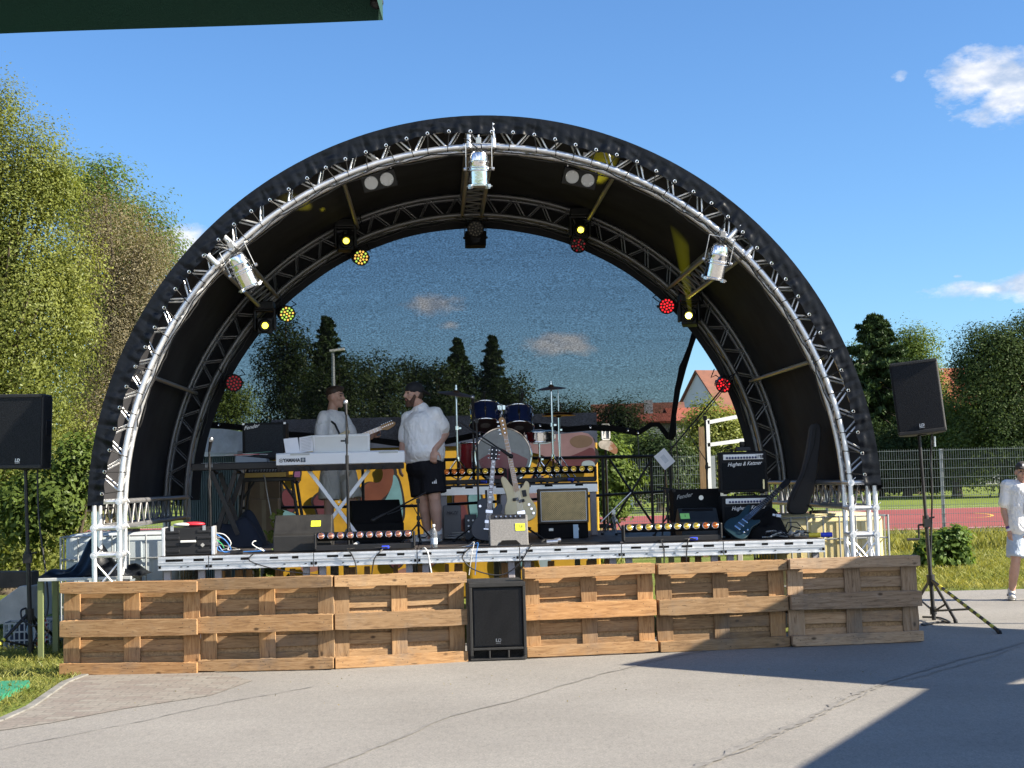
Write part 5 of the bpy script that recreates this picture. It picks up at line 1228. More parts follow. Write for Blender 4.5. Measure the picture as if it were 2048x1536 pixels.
# wedge monitors
def wedge(label, px0, px1, pyb, pyt, ly, m_, note=None, nx=.5, ntxt='', rz=0, D_=.42, side_l=None, slot=False):
    a = SL(px0, pyb, ly); b_ = SL(px1, pyt, ly); W_ = b_.x - a.x; H_ = SL((px0 + px1) / 2, pyt, ly + .22).z - DZ
    t = sthing('wedge_monitor', label, 'monitor speaker', (a.x + b_.x) / 2, ly, DZ, rz)
    pf = [(0, 0), (D_, 0), (D_, H_ * .55), (D_ * .62, H_), (D_ * .48, H_), (.05, H_ * .5), (0, H_ * .45)] if not slot else [(.0, 0), (D_, 0), (D_, H_ * .35), (D_ * .42, H_), (D_ * .3, H_), (.03, H_ * .2)]
    M_ = Matrix.Rotation(PI / 2, 4, 'Z') @ Matrix.Scale(-1, 4, (0, 1, 0))
    MB().prism(pf, -W_ / 2, W_ / 2, M_).build('cabinet', m_, t, bev=.01)
    # sloping front plane
    p0, p1 = (Vector((0, .05, H_ * .5)), Vector((0, D_ * .48, H_))) if not slot else (Vector((0, .03, H_ * .2)), Vector((0, D_ * .3, H_)))
    d = p1 - p0; ang = math.atan2(d.z, d.y)
    def on(x, f, h): return p0 + d * f + Vector((x, -math.sin(ang) * h, math.cos(ang) * h)), (ang, 0, 0)
    if note:
        c, r_ = on(-W_ / 2 + W_ * nx, .5, .003); n_ = MB().box((0, 0, 0), (.095, .075, .003)).build('sticky_note', note, t); n_.location = c; n_.rotation_euler = r_
        text('note_writing', ntxt, .05, M['ink'], n_, (0, 0, .0022), (0, 0, .1), .15, .0004)
    return t, W_, H_, on
t, W_, H_, on = wedge('wide black wedge monitor with a yellow note below the left keyboards', 546, 662, 1102, 1030, .28, M['grey_black'] if 'grey_black' in M else M.setdefault('grey_black', mat('worn_black_paint', (.017, .0165, .016), .6, var=.3, bump=.3, bscale=200)), M['note_yellow'], .72, '5', D_=.45)
k = MB(); k.tube((W_ / 2 - .001, .12, .1), (W_ / 2 + .004, .12, .1), .045, seg=14); k.build('handle', M['black'], t)
t, W_, H_, on = wedge('black wedge monitor turned away behind the keyboard stand', 708, 808, 1066, 1000, 2.0, M['black_matt'], rz=R(12), D_=.5)
t, W_, H_, on = wedge('small grey carpeted stage monitor with a bright note in the middle of the stage', 980, 1056, 1087, 1030, .35, M['grey_felt'], M['note_yellow'], .8, '28', D_=.4, slot=True)
c, r_ = on(0, .94, .002); k = MB().box((0, 0, 0), (W_ - .04, .045, .004)).build('control_strip', M['black'], t); k.location = c; k.rotation_euler = r_
kn = MB()
for i in range(6): kn.tube((-.12 + .048 * i, 0, .002), (-.12 + .048 * i, 0, .012), .008, seg=8)
kn.build('knobs', M['steel'], k)
mb = MB(); mb.prism([(-.115, .0), (.115, .0), (.07, .045), (-.07, .045)], -.004, .001); k = mb.build('handle_slot', M['black_matt'], t); k.location = (0, .003, .01); k.rotation_euler = (-.15, 0, 0)
t, W_, H_, on = wedge('black wedge monitor with a green note in front of the black combo amplifier', 1364, 1440, 1064, 1016, .55, M['black_blue'] if 'black_blue' in M else M.setdefault('black_blue', mat('blue_black_paint', (.02, .026, .032), .5, var=.2)), M['note_green'], .14, '1', D_=.42)
c, r_ = on(0, .88, .003); k = MB().box((0, 0, 0), (W_ - .08, .03, .004)).build('vent_strip', M['black_matt'], t); k.location = c; k.rotation_euler = r_
# grey effect bag and controller behind the man's feet
p = SL(905, 1068, 2.2); t = sthing('grey_stage_box', 'grey box with scribbled writing leaning behind the standing man', 'box', p.x, 2.2, DZ); MB().box((0, .1, .19), (.2, .12, .38), (-.12, 0, 0)).build('case', mat('grey_paint', (.16, .16, .165), .6), t, bev=.01); text('scribble', 'MKZE', .05, M['ink'], t, (0, .01, .3), (PI / 2 - .12, 0, 0), .3, .0005)
c = MB(); c.path([(.0 + .1 * math.cos(i * .7) + .004 * i, -.1 + .06 * math.sin(i * .7), .012 + .003 * i) for i in range(26)], .009, 5); c.build('cable', M['cable_grey'], t, smooth=60)
p = SL(942, 1066, 1.9); t = sthing('effect_unit', 'small dark effect unit with knobs behind the blue guitar', 'effect unit', p.x, 1.9, DZ); MB().box((0, .05, .14), (.13, .08, .28), (-.2, 0, 0)).build('case', M['black_blue'], t, bev=.006); kn = MB()
for i in range(2):
    for j in range(3): kn.tube((-.025 + .05 * i, .01 + .012 * j, .1 + .06 * j), (-.025 + .05 * i, -.02 + .012 * j, .1 + .06 * j), .011, seg=8)
kn.build('knobs', M['letter'], t)

# ================================================================== DRUM KIT
M['drum_blue'] = mat('dark_blue_lacquer', (.012, .022, .075), .18, coat=.8, var=.2)
M['drum_red'] = mat('red_lacquer', (.32, .012, .02), .25, coat=.6, var=.15)
M['skin_dark'] = mat('dark_drum_head', (.045, .035, .035), .5)
M['skin_clear'] = mat('clear_drum_head', (.34, .34, .34), .25, coat=.4)
M['cymbal'] = mat('bronze_cymbal', (.17, .095, .05), .42, .75, var=.15, scale=3)
def drum(t, R_, H_, shell, head_t, head_b, nlug=6, part='shell'):
    """drum along local z from 0 to H_"""
    s_ = MB(); s_.tube((0, 0, .012), (0, 0, H_ - .012), R_, seg=32); so_ = s_.build(part, shell, t, smooth=40)
    for z, nm, hm in ((0, 'drum_head', head_b), (H_, 'drum_head', head_t)):
        g = MB(); g.path([(math.cos(a) * (R_ + .006), math.sin(a) * (R_ + .006), z + (.012 if z == 0 else -.012)) for a in np.linspace(0, 2 * PI, 33)[:-1]], .010, 6, closed=True); g.build('hoop', M['chrome'], so_, smooth=60)
        h = MB(); h.tube((0, 0, z + (.004 if z == 0 else -.006)), (0, 0, z + (.006 if z == 0 else -.004)), R_ - .002, seg=32); h.build(nm, hm, so_)
    l_ = MB()
    for i in range(nlug):
        a = 2 * PI * (i + .5) / nlug; x, y = math.cos(a), math.sin(a); l_.box((x * (R_ + .012), y * (R_ + .012), H_ / 2), (.022, .022, .05), (0, 0, a)); l_.tube((x * (R_ + .016), y * (R_ + .016), .01), (x * (R_ + .016), y * (R_ + .016), H_ - .01), .0035, seg=5)
    l_.build('lugs', M['chrome'], so_, smooth=40); return so_
kr = KS(RY0 + .55); ly = RY0 + .5
c = SL(1006, 900, ly - .1); Rb = 55 * KS(ly - .1)
bdm = sthing('bass_drum', 'bass drum with clear front head showing red, carrying two dark blue toms', 'drum', c.x, ly - .1, RZ)
sh = drum(bdm, Rb, .42, M['drum_red'], M['skin_clear'], M['skin_clear'], 8, 'bass_shell'); sh.matrix_local = Matrix.Translation((0, .42, Rb + .008)) @ Matrix.Rotation(PI / 2, 4, 'X')
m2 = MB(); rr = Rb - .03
m2.prism([(math.cos(a) * rr, math.sin(a) * rr) for a in np.linspace(PI + .15, 2 * PI - .15, 20)] + [(.16, .02), (0, .08), (-.16, .03)], .40 - .425, .402 - .425); r_ = m2.build('painted_reflection', mat('red_reflection', (.30, .07, .09), .3, coat=.4), bdm); r_.location = (0, .019, Rb + .008)  # reflection of the red shell, painted as a flat patch on the head
g = MB(); g.path([(math.cos(a) * (Rb + .008), -.004, Rb + .008 + math.sin(a) * (Rb + .008)) for a in np.linspace(0, 2 * PI, 41)[:-1]], .013, 6, closed=True); g.build('front_hoop', M['chrome'], bdm, smooth=60)
lg = MB()
for s in (-1, 1): lg.tube((s * (Rb - .03), .1, .22), (s * (Rb + .12), .0, 0), .012)
lg.build('spur', M['chrome'], bdm, smooth=40)
for (px, py, rpx, H_, mic) in ((971, 848, 30, .26, 1), (1038, 853, 29, .25, 1)):
    q = SL(px, py, ly + .02); Rt = rpx * KS(ly); s_ = drum(bdm, Rt, H_, M['drum_blue'], M['skin_dark'], M['skin_dark'], 6, 'tom_shell')
    s_.matrix_local = Matrix.Translation((q.x - c.x, .16, q.z - RZ - .02)) @ Matrix.Rotation(R(-24), 4, 'X')
    dot_ = MB(); dot_.tube((0, 0, .001), (0, 0, .003), Rt * .35, seg=20); dot_.build('drum_head_dot', M['grey_felt'], s_)
tm = MB(); tm.tube((0, .2, 2 * Rb), (0, .2, 2 * Rb + .3), .016); tm.tube((-.1, .2, 2 * Rb + .26), (.1, .2, 2 * Rb + .26), .013)
for s in (-1, 1): tm.box((s * .03, .18, 2 * Rb + .26), (.03, .05, .05)); tm.ball((s * .1, .2, 2 * Rb + .26), .022)
tm.build('tom_mount', M['chrome'], bdm, smooth=40)
def tripod(t, H_, r=.012, spread=.28, m_=None, hub=.22, rot=0, braces=True):
    m_ = m_ or M['chrome']; MB().tube((0, 0, .06), (0, 0, H_), r, seg=10).build('pole', m_, t, smooth=40)
    for i in range(3):
        a = rot + i * 2 * PI / 3; e = Vector((math.cos(a) * spread, math.sin(a) * spread, .012)); l_ = MB(); l_.tube((math.cos(a) * .015, math.sin(a) * .015, hub), e, r * .8, seg=8)
        if braces: l_.tube((math.cos(a) * .012, math.sin(a) * .012, .07), e * .55 + Vector((0, 0, hub * .42)), r * .55, seg=6)
        lo = l_.build('leg', m_, t, smooth=40); MB().ball(e, (.02, .02, .014)).build('rubber_foot', M['rubber'], lo, smooth=60)
    MB().tube((0, 0, hub - .02), (0, 0, hub + .03), r * 1.7).build('leg_collar', m_, t, smooth=40); k = MB(); k.tube((0, 0, H_ * .55), (0, 0, H_ * .55 + .045), r * 1.8); k.box((r * 2.6, 0, H_ * .55 + .02), (.03, .012, .02)); k.build('collar', m_, t, smooth=40)
def cymbal(t, R_, z, tilt, m_=None, x=0, y=0, name='cymbal'):
    mb = MB(); mb.lathe([(.008, .022), (R_ * .1, .021), (R_ * .17, .010), (R_ * .2, .0), (R_ * .6, -.012), (R_, -.03), (R_, -.0325), (R_ * .6, -.015), (R_ * .2, -.003), (.008, .018)], seg=40, cap=False)
    o = mb.build(name, m_ or M['cymbal'], t, smooth=30); o.location = (x, y, z); o.rotation_euler = tilt; return o
def cstand(label, px, ptop, pcy, rpx, ly, tilt):
    q = SL(px, ptop, ly); t = sthing('cymbal_stand', label, 'cymbal', q.x, ly, RZ, 0, 'cymbals of the drum kit'); tripod(t, q.z - RZ, .013, .26, hub=.3, rot=.5)
    z = SL(px, pcy, ly).z - RZ; cymbal(t, rpx * KS(ly), z, tilt); w_ = MB(); w_.lathe([(.008, -.03), (.02, -.025), (.02, -.005), (.008, 0)], Matrix.Translation((0, 0, z + .05)), 12); w_.build('wing_nut', M['chrome'], t, smooth=40); return t
cstand('crash cymbal on its stand right behind the shoulder of the man with the cap', 912, 770, 784, 38, RY0 + .45, (R(8), R(9), 0))
cstand('crash cymbal on the tall stand at the right end of the drum riser', 1102, 762, 773, 31, RY0 + .4, (R(6), R(-3), 0))
q = SL(1116, 780, RY0 + .7); t = sthing('hi_hat', 'hi-hat with two closed cymbals behind the right crash cymbal stand', 'cymbal', q.x, RY0 + .7, RZ); z = SL(1116, 826, RY0 + .7).z - RZ
tripod(t, q.z - RZ, .008, .22, hub=.3, rot=.2); cymbal(t, 34 * KS(RY0 + .7), z, (0, 0, 0), name='cymbal'); cymbal(t, 34 * KS(RY0 + .7), z - .035, (PI, 0, 0), name='cymbal'); MB().tube((0, 0, .1), (0, 0, z - .05), .014).build('lower_tube', M['chrome'], t, smooth=40)
q = SL(1078, 876, RY0 + .75); t = sthing('snare_drum', 'chrome snare drum on a stand to the right of the bass drum', 'drum', q.x, RY0 + .75, RZ); s_ = drum(t, .18, .14, M['chrome'], M['skin_clear'], M['skin_dark'], 8); s_.location = (0, 0, q.z - RZ - .05); s_.rotation_euler = (R(5), 0, 0); tripod(t, q.z - RZ - .06, .012, .2, hub=.25)
q = SL(947, 900, RY0 + .8); t = sthing('floor_tom', 'red floor tom standing between the man with the cap and the bass drum', 'drum', q.x, RY0 + .8, RZ); s_ = drum(t, .19, .38, M['drum_red'], M['skin_dark'], M['skin_dark'], 6); s_.location = (0, 0, .13)
for i in range(3): a = .4 + i * 2.1; l_ = MB(); l_.tube((math.cos(a) * .2, math.sin(a) * .2, .4), (math.cos(a) * .2, math.sin(a) * .2, 0), .008); l_.build('leg', M['chrome'], t, smooth=40)

# ================================================================== MICROPHONES AND STANDS
def mic_parts(t, p, d, L_=.16, head=M['steel']):
    p = Vector(p); d = Vector(d).normalized(); b_ = MB(); b_.tube(p, p + d * L_ * .68, .013, .019, seg=10); bo = b_.build('microphone', M['black'], t, smooth=40)
    h = MB(); h.ball(p + d * L_ * .82, (.026, .026, .03), basis(d)); h.build('mic_head', head, bo, smooth=60); return bo
def straight_stand(label, px, ptop, ly, mdir=(.0, -.5, .8), base='round', m_=None):
    q = SL(px, ptop, ly); H_ = q.z - DZ; t = sthing('microphone_stand', label, 'microphone stand', q.x, ly, DZ, 0)
    MB().tube((0, 0, .03), (0, 0, H_ * .62), .0135, seg=10).build('lower_pole', M['black'], t, smooth=40); MB().tube((0, 0, H_ * .6), (0, 0, H_ - .1), .009, seg=10).build('upper_pole', M['black'], t, smooth=40)
    k = MB(); k.tube((0, 0, H_ * .58), (0, 0, H_ * .64), .018, seg=12); k.build('collar', M['black'], t, smooth=40); k = MB(); k.box((-.03, 0, H_ * .74), (.06, .012, .018)); k.tube((0, 0, H_ * .72), (0, 0, H_ * .76), .016); k.build('clutch', M['black'], t, smooth=40)
    if base == 'round': MB().lathe([(.13, 0), (.13, .012), (.11, .02), (.03, .03), (.015, .05)], seg=28).build('base', M['black'], t, smooth=40)
    else:
        for i in range(3): a = .4 + i * 2.1; MB().tube((0, 0, .09), (math.cos(a) * .28, math.sin(a) * .28, .012), .009, seg=8).build('leg', M['black'], t, smooth=40)
    mic_parts(t, (0, 0, H_ - .12), mdir); c = MB(); c.path([(.004, -.02, H_ - .12), (.02, -.03, H_ * .8), (-.012, -.02, H_ * .6), (.015, -.02, H_ * .4), (.012, -.02, H_ * .2), (.05, -.06, .02), (.2, -.12, .012)], .005, 5); c.build('cable', M['cable'], t, smooth=60)
    return t
straight_stand('tall straight microphone stand in front of the keyboard player face', 692, 806, .6, (-.05, .15, .98))
straight_stand('microphone stand at the left with a dark microphone pointing down, beside the left keyboard', 418, 880, 1.0, (.2, -.3, .9), 'tripod')
def boom(label, px, pbase, ptop, ly, b0, b1, mic=True, spread=.3, z0=DZ, mtl=None):
    q = SL(px, ptop, ly); H_ = q.z - z0; t = sthing('microphone_stand', label, 'microphone stand', q.x, ly, z0, 0); m_ = mtl or M['black']
    tripod(t, H_, .011, spread, m_, .2, .6, False); A_ = SL(*b0, ly); B_ = SL(*b1, ly); o = Vector((q.x, 0, z0)); A_ = Vector((A_.x, 0, A_.z)) - o; B_ = Vector((B_.x, 0, B_.z)) - o
    MB().tube(A_, B_, .0085, seg=8).build('boom_arm', m_, t, smooth=40); k = MB(); k.box((0, 0, H_), (.04, .04, .05)); k.tube((0, -.03, H_), (0, .03, H_), .02); k.build('clutch', m_, t, smooth=40)
    if mic: mic_parts(t, B_, (B_ - A_), .17, M['black'])
    c = MB(); pts = [A_.lerp(B_, s_) + Vector((0, -.012, -.012 - .03 * math.sin(s_ * PI))) for s_ in np.linspace(.95, .35, 7)] + [Vector((.012, -.015, H_ * .6)), Vector((-.01, -.015, H_ * .3)), Vector((.03, -.03, .02)), Vector((.15, -.1, .01))]; c.path(pts, .0055, 5); c.build('cable', M['cable'], t, smooth=60)
    return t
boom('boom microphone stand reaching towards the bass drum', 953, 1060, 842, 1.6, (916, 842), (1000, 898))
boom('boom stand whose long arm points up to the red spot at the right', 1410, 1060, 836, 2.6, (1324, 920), (1470, 747), False)
boom('low boom stand in front of the dark combo amplifier at the right', 1334, 1050, 982, 1.6, (1312, 974), (1385, 984), False, .16)
boom('low boom stand behind the man with the cap, leaning towards the dark wedge', 836, 1065, 1002, 1.5, (852, 985), (770, 1028), True, .2)
boom('small silver boom stand folded beside the guard rail', 1227, 1050, 1024, 2.4, (1202, 1044), (1262, 985), False, .14, DZ, M['steel'])
for px, pt, pb_, lab in ((968, 770, 796, 'black clip microphone on the left blue tom'), (1044, 775, 798, 'black clip microphone on the right blue tom')):
    q = SL(px, pb_, ly); t = sthing('drum_microphone', lab, 'microphone', q.x, RY0 + .58, q.z - .02, 0, 'clip microphones on the toms'); b_ = MB(); b_.tube((0, 0, 0), (.012, -.02, .1), .014, .02, seg=10); b_.build('body', M['black'], t, smooth=40); k = MB(); k.path([(0, .02, -.04), (-.03, .02, .02), (-.02, 0, .1), (.02, -.01, .15), (.015, -.02, .11)], .006, 5); k.box((0, .02, -.02), (.03, .03, .05)); k.build('clip', M['black'], t)
q = SL(945, 796, RY0 + .3); t = sthing('drum_microphone', 'silver tipped microphone at the left of the left blue tom', 'microphone', q.x, RY0 + .3, q.z - .13, 0, 'clip microphones on the toms'); mic_parts(t, (0, 0, 0), (0, -.2, 1), .17); MB().tube((0, 0, .03), (.0, .05, RZ - q.z + .13), .01).build('stand_tube', M['black'], t, smooth=40)
# paper hung on a stand
q = SL(1329, 918, 1.7); t = sthing('paper_sheet', 'tilted white paper sheet taped to the stand by the guard rail', 'paper', q.x, 1.7, q.z); MB().box((0, 0, 0), (.15, .004, .19), (0, R(-38), 0)).build('sheet', M['paper'], t)
MB().box((0, -.003, 0), (.05, .003, .09), (0, R(-38), 0)).build('pocket', mat('clear_film', (.60, .62, .66), .25), t)
q = SL(1330, 930, 1.72); t = sthing('music_stand', 'thin dark music stand with wooden rod holding the tilted paper', 'stand', q.x, 1.74, DZ); MB().tube((-.05, 0, 0), (.01, 0, q.z - DZ), .01).build('pole', M['black'], t, smooth=40); MB().tube((.06, 0, 0), (-.005, 0, q.z - DZ), .008).build('rod', M['pine_z'], t, smooth=40); MB().tube((.07, 0, .0), (.05, 0, q.z - DZ - .03), .011).build('pole', M['black'], t, smooth=40)
# ================================================================== KEYBOARDS AND TABLES
ly = 1.2; a = SL(552, 928, ly); b_ = SL(809, 904, ly); W_ = b_.x - a.x; z0 = SL(680, 928, ly).z
t = sthing('digital_piano', 'white digital piano seen from behind with music rest, on a white crossed stand', 'keyboard', (a.x + b_.x) / 2, ly, z0, R(.6))
Mx = Matrix.Rotation(PI / 2, 4, 'Z') @ Matrix.Scale(-1, 4, (0, 1, 0))
MB().prism([(0, .0), (.002, .118), (.03, .128), (.16, .125), (.30, .085), (.31, .02), (.29, .0)], -W_ / 2, W_ / 2, Mx).build('case', M['white_plastic'], t, bev=.008)
MB().prism([(.012, -.004), (.3, -.004), (.28, -.05), (.03, -.065)], -W_ / 2 + .01, W_ / 2 - .01, Mx).build('underside', mat('brown_black_base', (.03, .026, .025), .6), t, bev=.006)
f = MB()
for i in range(9): f.box((-W_ * .45 + W_ * .9 * i / 8, .016, -.05), (.03, .02, .035))
f.build('feet', M['rubber'], t)
k = MB(); k.box((-.30 - .12, -.001, .112), (.2, .006, .02)); k.box((W_ / 2 - .17, -.001, .112), (.2, .006, .02)); k.build('tape_strip', mat('beige_tape', (.52, .52, .49), .7), t)
text('logo_lettering', 'YAMAHA', .048, mat('dark_logo', (.015, .015, .02), .5), t, (-.507, -.002, .05), (PI / 2, 0, 0), 0, .0012, .0024, sx=.88)
lg = MB(); cx = -.617
lg.path([(cx + math.cos(x) * .019, -.002, .05 + math.sin(x) * .019) for x in np.linspace(0, 2 * PI, 21)[:-1]], .002, 4, closed=True)
for i in range(3): a_ = i * PI / 3 + PI / 6; lg.tube((cx - math.cos(a_) * .015, -.002, .05 - math.sin(a_) * .015), (cx + math.cos(a_) * .015, -.002, .05 + math.sin(a_) * .015), .002, seg=4)
lg.build('logo_mark', M['ink'], t)
st_ = MB().box((-.389, -.001, .052), (.05, .003, .047)).build('sticker', mat('dark_sticker', (.06, .08, .11), .5), t); s2 = MB(); s2.ball((-.389, -.003, .056), (.014, .003, .014)); s2.box((-.389, -.003, .046), (.02, .003, .02)); s2.build('sticker_print', mat('pale_print', (.4, .42, .42), .5), st_)
rest = MB(); q0 = SL(622, 905, ly).x - (a.x + b_.x) / 2; q1 = SL(740, 905, ly).x - (a.x + b_.x) / 2
hr_ = .195; rest.prism([(q0 + .014, .0), (q1 - .004, .0), (q1, hr_ - .02), (q1 - .02, hr_), (q0 + .02, hr_ - .006), (q0, hr_ - .02)], -.008, .008); ro = rest.build('music_rest', M['cream_plastic'], t, bev=.006); ro.location = (0, .12, .125); ro.rotation_euler = (R(12), 0, 0)
rb = MB(); rb.box(((q0 + q1) / 2, -.009, hr_ - .02), (q1 - q0 - .03, .006, .012)); rb.box((q0 + .028, -.009, hr_ / 2), (.01, .006, hr_ - .05)); rb.box((q1 - .02, -.009, hr_ / 2), (.01, .006, hr_ - .05)); rb.build('rest_rib', M['white_plastic'], ro, bev=.002)
kb_ = MB()
for i in range(52):
    kb_.box((-W_ / 2 + .07 + (W_ - .14) * (i + .5) / 52, .24, .126), ((W_ - .14) / 52 - .001, .13, .02))
kb_.build('keys', M['white_plastic'], t)
t = sthing('sheet_music', 'open sheet of music standing at the left end of the white piano', 'sheet music', SL(598, 905, ly).x, ly + .1, z0 + .128)
for sx, ang in ((-1, .12), (1, -.12)):
    o = MB().box((sx * .075, 0, .085), (.15, .003, .17)).build('page', M['paper'], t); o.rotation_euler = (R(-14), R(-5 if sx < 0 else -7), sx * -.3)
ink = MB()
for i in range(9): ink.box((.075, -.0025, .02 + i * .016), (.11, .001, .0025))
o2 = ink.build('printed_lines', M['cable_grey'], t); o2.rotation_euler = (R(-14), R(-7), -.3)
# white crossed stand
t = sthing('keyboard_stand', 'white crossed keyboard stand carrying the white piano', 'keyboard stand', 0, ly, 0)
def bar(mb, p0, p1, w_, th, y): A_ = SL(*p0, y); B_ = SL(*p1, y); A_.y = B_.y = y - ly; d = B_ - A_; mb.box((A_ + B_) / 2, (d.length, th, w_), (0, -math.atan2(d.z, d.x), 0)); return A_, B_
for (p0, p1, dy) in (((617, 940), (712, 1066), .0), ((738, 940), (641, 1066), .032)):
    mb = MB(); A_, B_ = bar(mb, p0, p1, .038, .03, ly + .12 + dy); mb.build('leg', M['white_plastic'], t, bev=.004)
    ft = MB(); ft.tube((B_.x, -.1, DZ + .02), (B_.x, .36, DZ + .02), .02); ft.build('foot_bar', M['white_plastic'], t, smooth=40)
    k = MB(); k.tube((A_.x, -.03, z0 - .035), (A_.x, .3, z0 - .035), .03); k.build('support_bar', M['rubber'], t, smooth=40)
c_ = SL(678, 1004, ly + .1); k = MB(); k.tube((c_.x, .085, c_.z), (c_.x, .13, c_.z), .012); k.build('pivot_bolt', M['steel'], t, smooth=40)
# left black keyboard and its stand
ly = 1.55; a = SL(382, 942, ly); b_ = SL(590, 940, ly); W_ = b_.x - a.x; zk = a.z
t = sthing('stage_keyboard', 'long black keyboard at the left carrying grey folder and papers', 'keyboard', (a.x + b_.x) / 2, ly, zk); MB().box((0, .16, .04), (W_, .3, .075)).build('case', M['black'], t, bev=.01)
k = MB()
for i in range(7): k.box((-W_ * .36 + i * .012, -.0, .05), (.006, .006, .035))
k.build('sockets', M['cable_grey'], t)
kk = MB()
for i in range(36): kk.box((-W_ / 2 + .08 + (W_ - .16) * (i + .5) / 36, .23, .076), ((W_ - .16) / 36 - .001, .13, .012))
kk.build('keys', M['white_plastic'], t)
t = sthing('keyboard_stand', 'black crossed keyboard stand under the left black keyboard', 'keyboard stand', 0, ly, 0)
for (p0, p1, dy) in (((424, 946), (476, 1070), 0), ((470, 946), (430, 1078), .05), ((440, 946), (482, 1068), .3), ((486, 946), (442, 1070), .35)):
    mb = MB(); bar(mb, p0, p1, .05, .03, ly + .02 + dy); mb.build('leg', M['black'], t, bev=.004)
for px in (424, 470): x = SL(px, 950, ly).x; k = MB(); k.tube((x, 0, zk - .02), (x, .34, zk - .02), .02); k.build('support_bar', M['black'], t)
t = sthing('folder', 'blue grey folder lying on the black keyboard', 'folder', SL(502, 935, ly).x, ly + .02, zk + .078); MB().prism([(-.17, 0), (.17, .0), (.165, .035), (-.15, .075), (-.165, .07)], 0, .24).build('cover', mat('blue_grey_card', (.20, .25, .31), .6), t, bev=.003)
t = sthing('loose_papers', 'red, green and white loose papers on top of the grey folder', 'papers', SL(495, 922, ly).x, ly + .12, zk + .15)
for i, (mk, dx, ry) in enumerate((('paper', -.1, .03), ('red_plastic', -.02, -.01), ('paper', .06, .05), ('leafpap', .1, -.06))):
    mm_ = M.get(mk) or M.setdefault('leafpap', mat('green_paper', (.10, .30, .2), .6)); o = MB().box((dx, 0, .004 + i * .007), (.27, .2, .004)).build('sheet', mm_, t); o.rotation_euler = (0, ry, .1 * i)
# mixer table
ly = 2.1; a = SL(478, 957, ly); b_ = SL(592, 957, ly); W_ = b_.x - a.x; zt = a.z
t = sthing('folding_table', 'black table with slanted tube legs carrying mixer and bass cabinet', 'table', (a.x + b_.x) / 2, ly, DZ); MB().box((0, .32, zt - DZ - .02), (W_, .64, .04)).build('table_top', M['black'], t, bev=.005)
for s in (-1, 1):
    for y in (.05, .58): MB().tube((s * (W_ / 2 - .05), y, zt - DZ - .03), (s * (W_ / 2 + .05), y, 0), .018).build('leg', M['black'], t, smooth=40)
    MB().tube((s * (W_ / 2 - .16), .05, zt - DZ - .04), (s * (W_ / 2 + .0), .05, zt - DZ - .28), .012).build('brace', M['black'], t)
a2 = SL(489, 953, ly); b2 = SL(572, 940, ly); w2 = b2.x - a2.x
t = sthing('mixer', 'mixer with yellow front strip on the table below the bass cabinet', 'mixer', (a2.x + b2.x) / 2, ly + .01, zt); MB().prism([(0, 0), (.3, 0), (.3, .12), (.26, .12), (0, .055)], -w2 / 2, w2 / 2, Mx).build('body', M['black'], t, bev=.004); MB().box((0, -.004, .032), (w2, .01, .05)).build('front_strip', mat('ochre_paint', (.52, .34, .08), .5), t, bev=.003)
k = MB()
for i in range(12):
    for j in range(3): k.tube((-w2 * .4 + w2 * .07 * i, .06 + .06 * j, .07 + .015 * j), (-w2 * .4 + w2 * .07 * i, .055 + .06 * j, .09 + .015 * j), .008, seg=6)
k.build('knobs', M['cable_grey'], t)
c = MB(); c.path([(-.02, -.01, .03), (-.0, -.05, .0), (.03, -.08, -.2), (.07, -.1, -.42), (.12, -.14, zt * 0 - .55), (.16, -.2, DZ - zt + .02)], .007, 5); c.build('cable', M['cable_grey'], t, smooth=60)
bcab = SL(528, 921, 2.3).z; t = sthing('amplifier_head', 'black amplifier head between the mixer table and the bass cabinet', 'amplifier', SL(528, 921, 2.3).x, 2.42, zt); MB().box((0, .14, (bcab - zt) / 2), (.4, .28, bcab - zt)).build('case', M['tolex'], t, bev=.008); MB().box((0, -.003, (bcab - zt) / 2), (.34, .01, (bcab - zt) * .6)).build('panel', M['cable_grey'], t)
t = sthing('blue_cloth', 'heap of dark blue cloth on the deck behind the left keyboard stand', 'cloth', SL(475, 1060, 2.0).x, 2.0, DZ)
def heap(w_, d_, h_, seed): r_ = random.Random(seed); p_ = [r_.uniform(0, 6) for _ in range(6)]; return MB().grid(lambda u, v: Vector(((u - .5) * w_, (v - .5) * d_, max(0, h_ * (math.sin(PI * u) * math.sin(PI * v)) ** .45 * (.75 + .2 * math.sin(u * 9 + p_[0]) + .15 * math.sin(v * 11 + p_[1] + u * 5))))), 40, 24)
heap(.62, .5, .42, 3).build('fold', M['blue_fabric'], t, smooth=80)

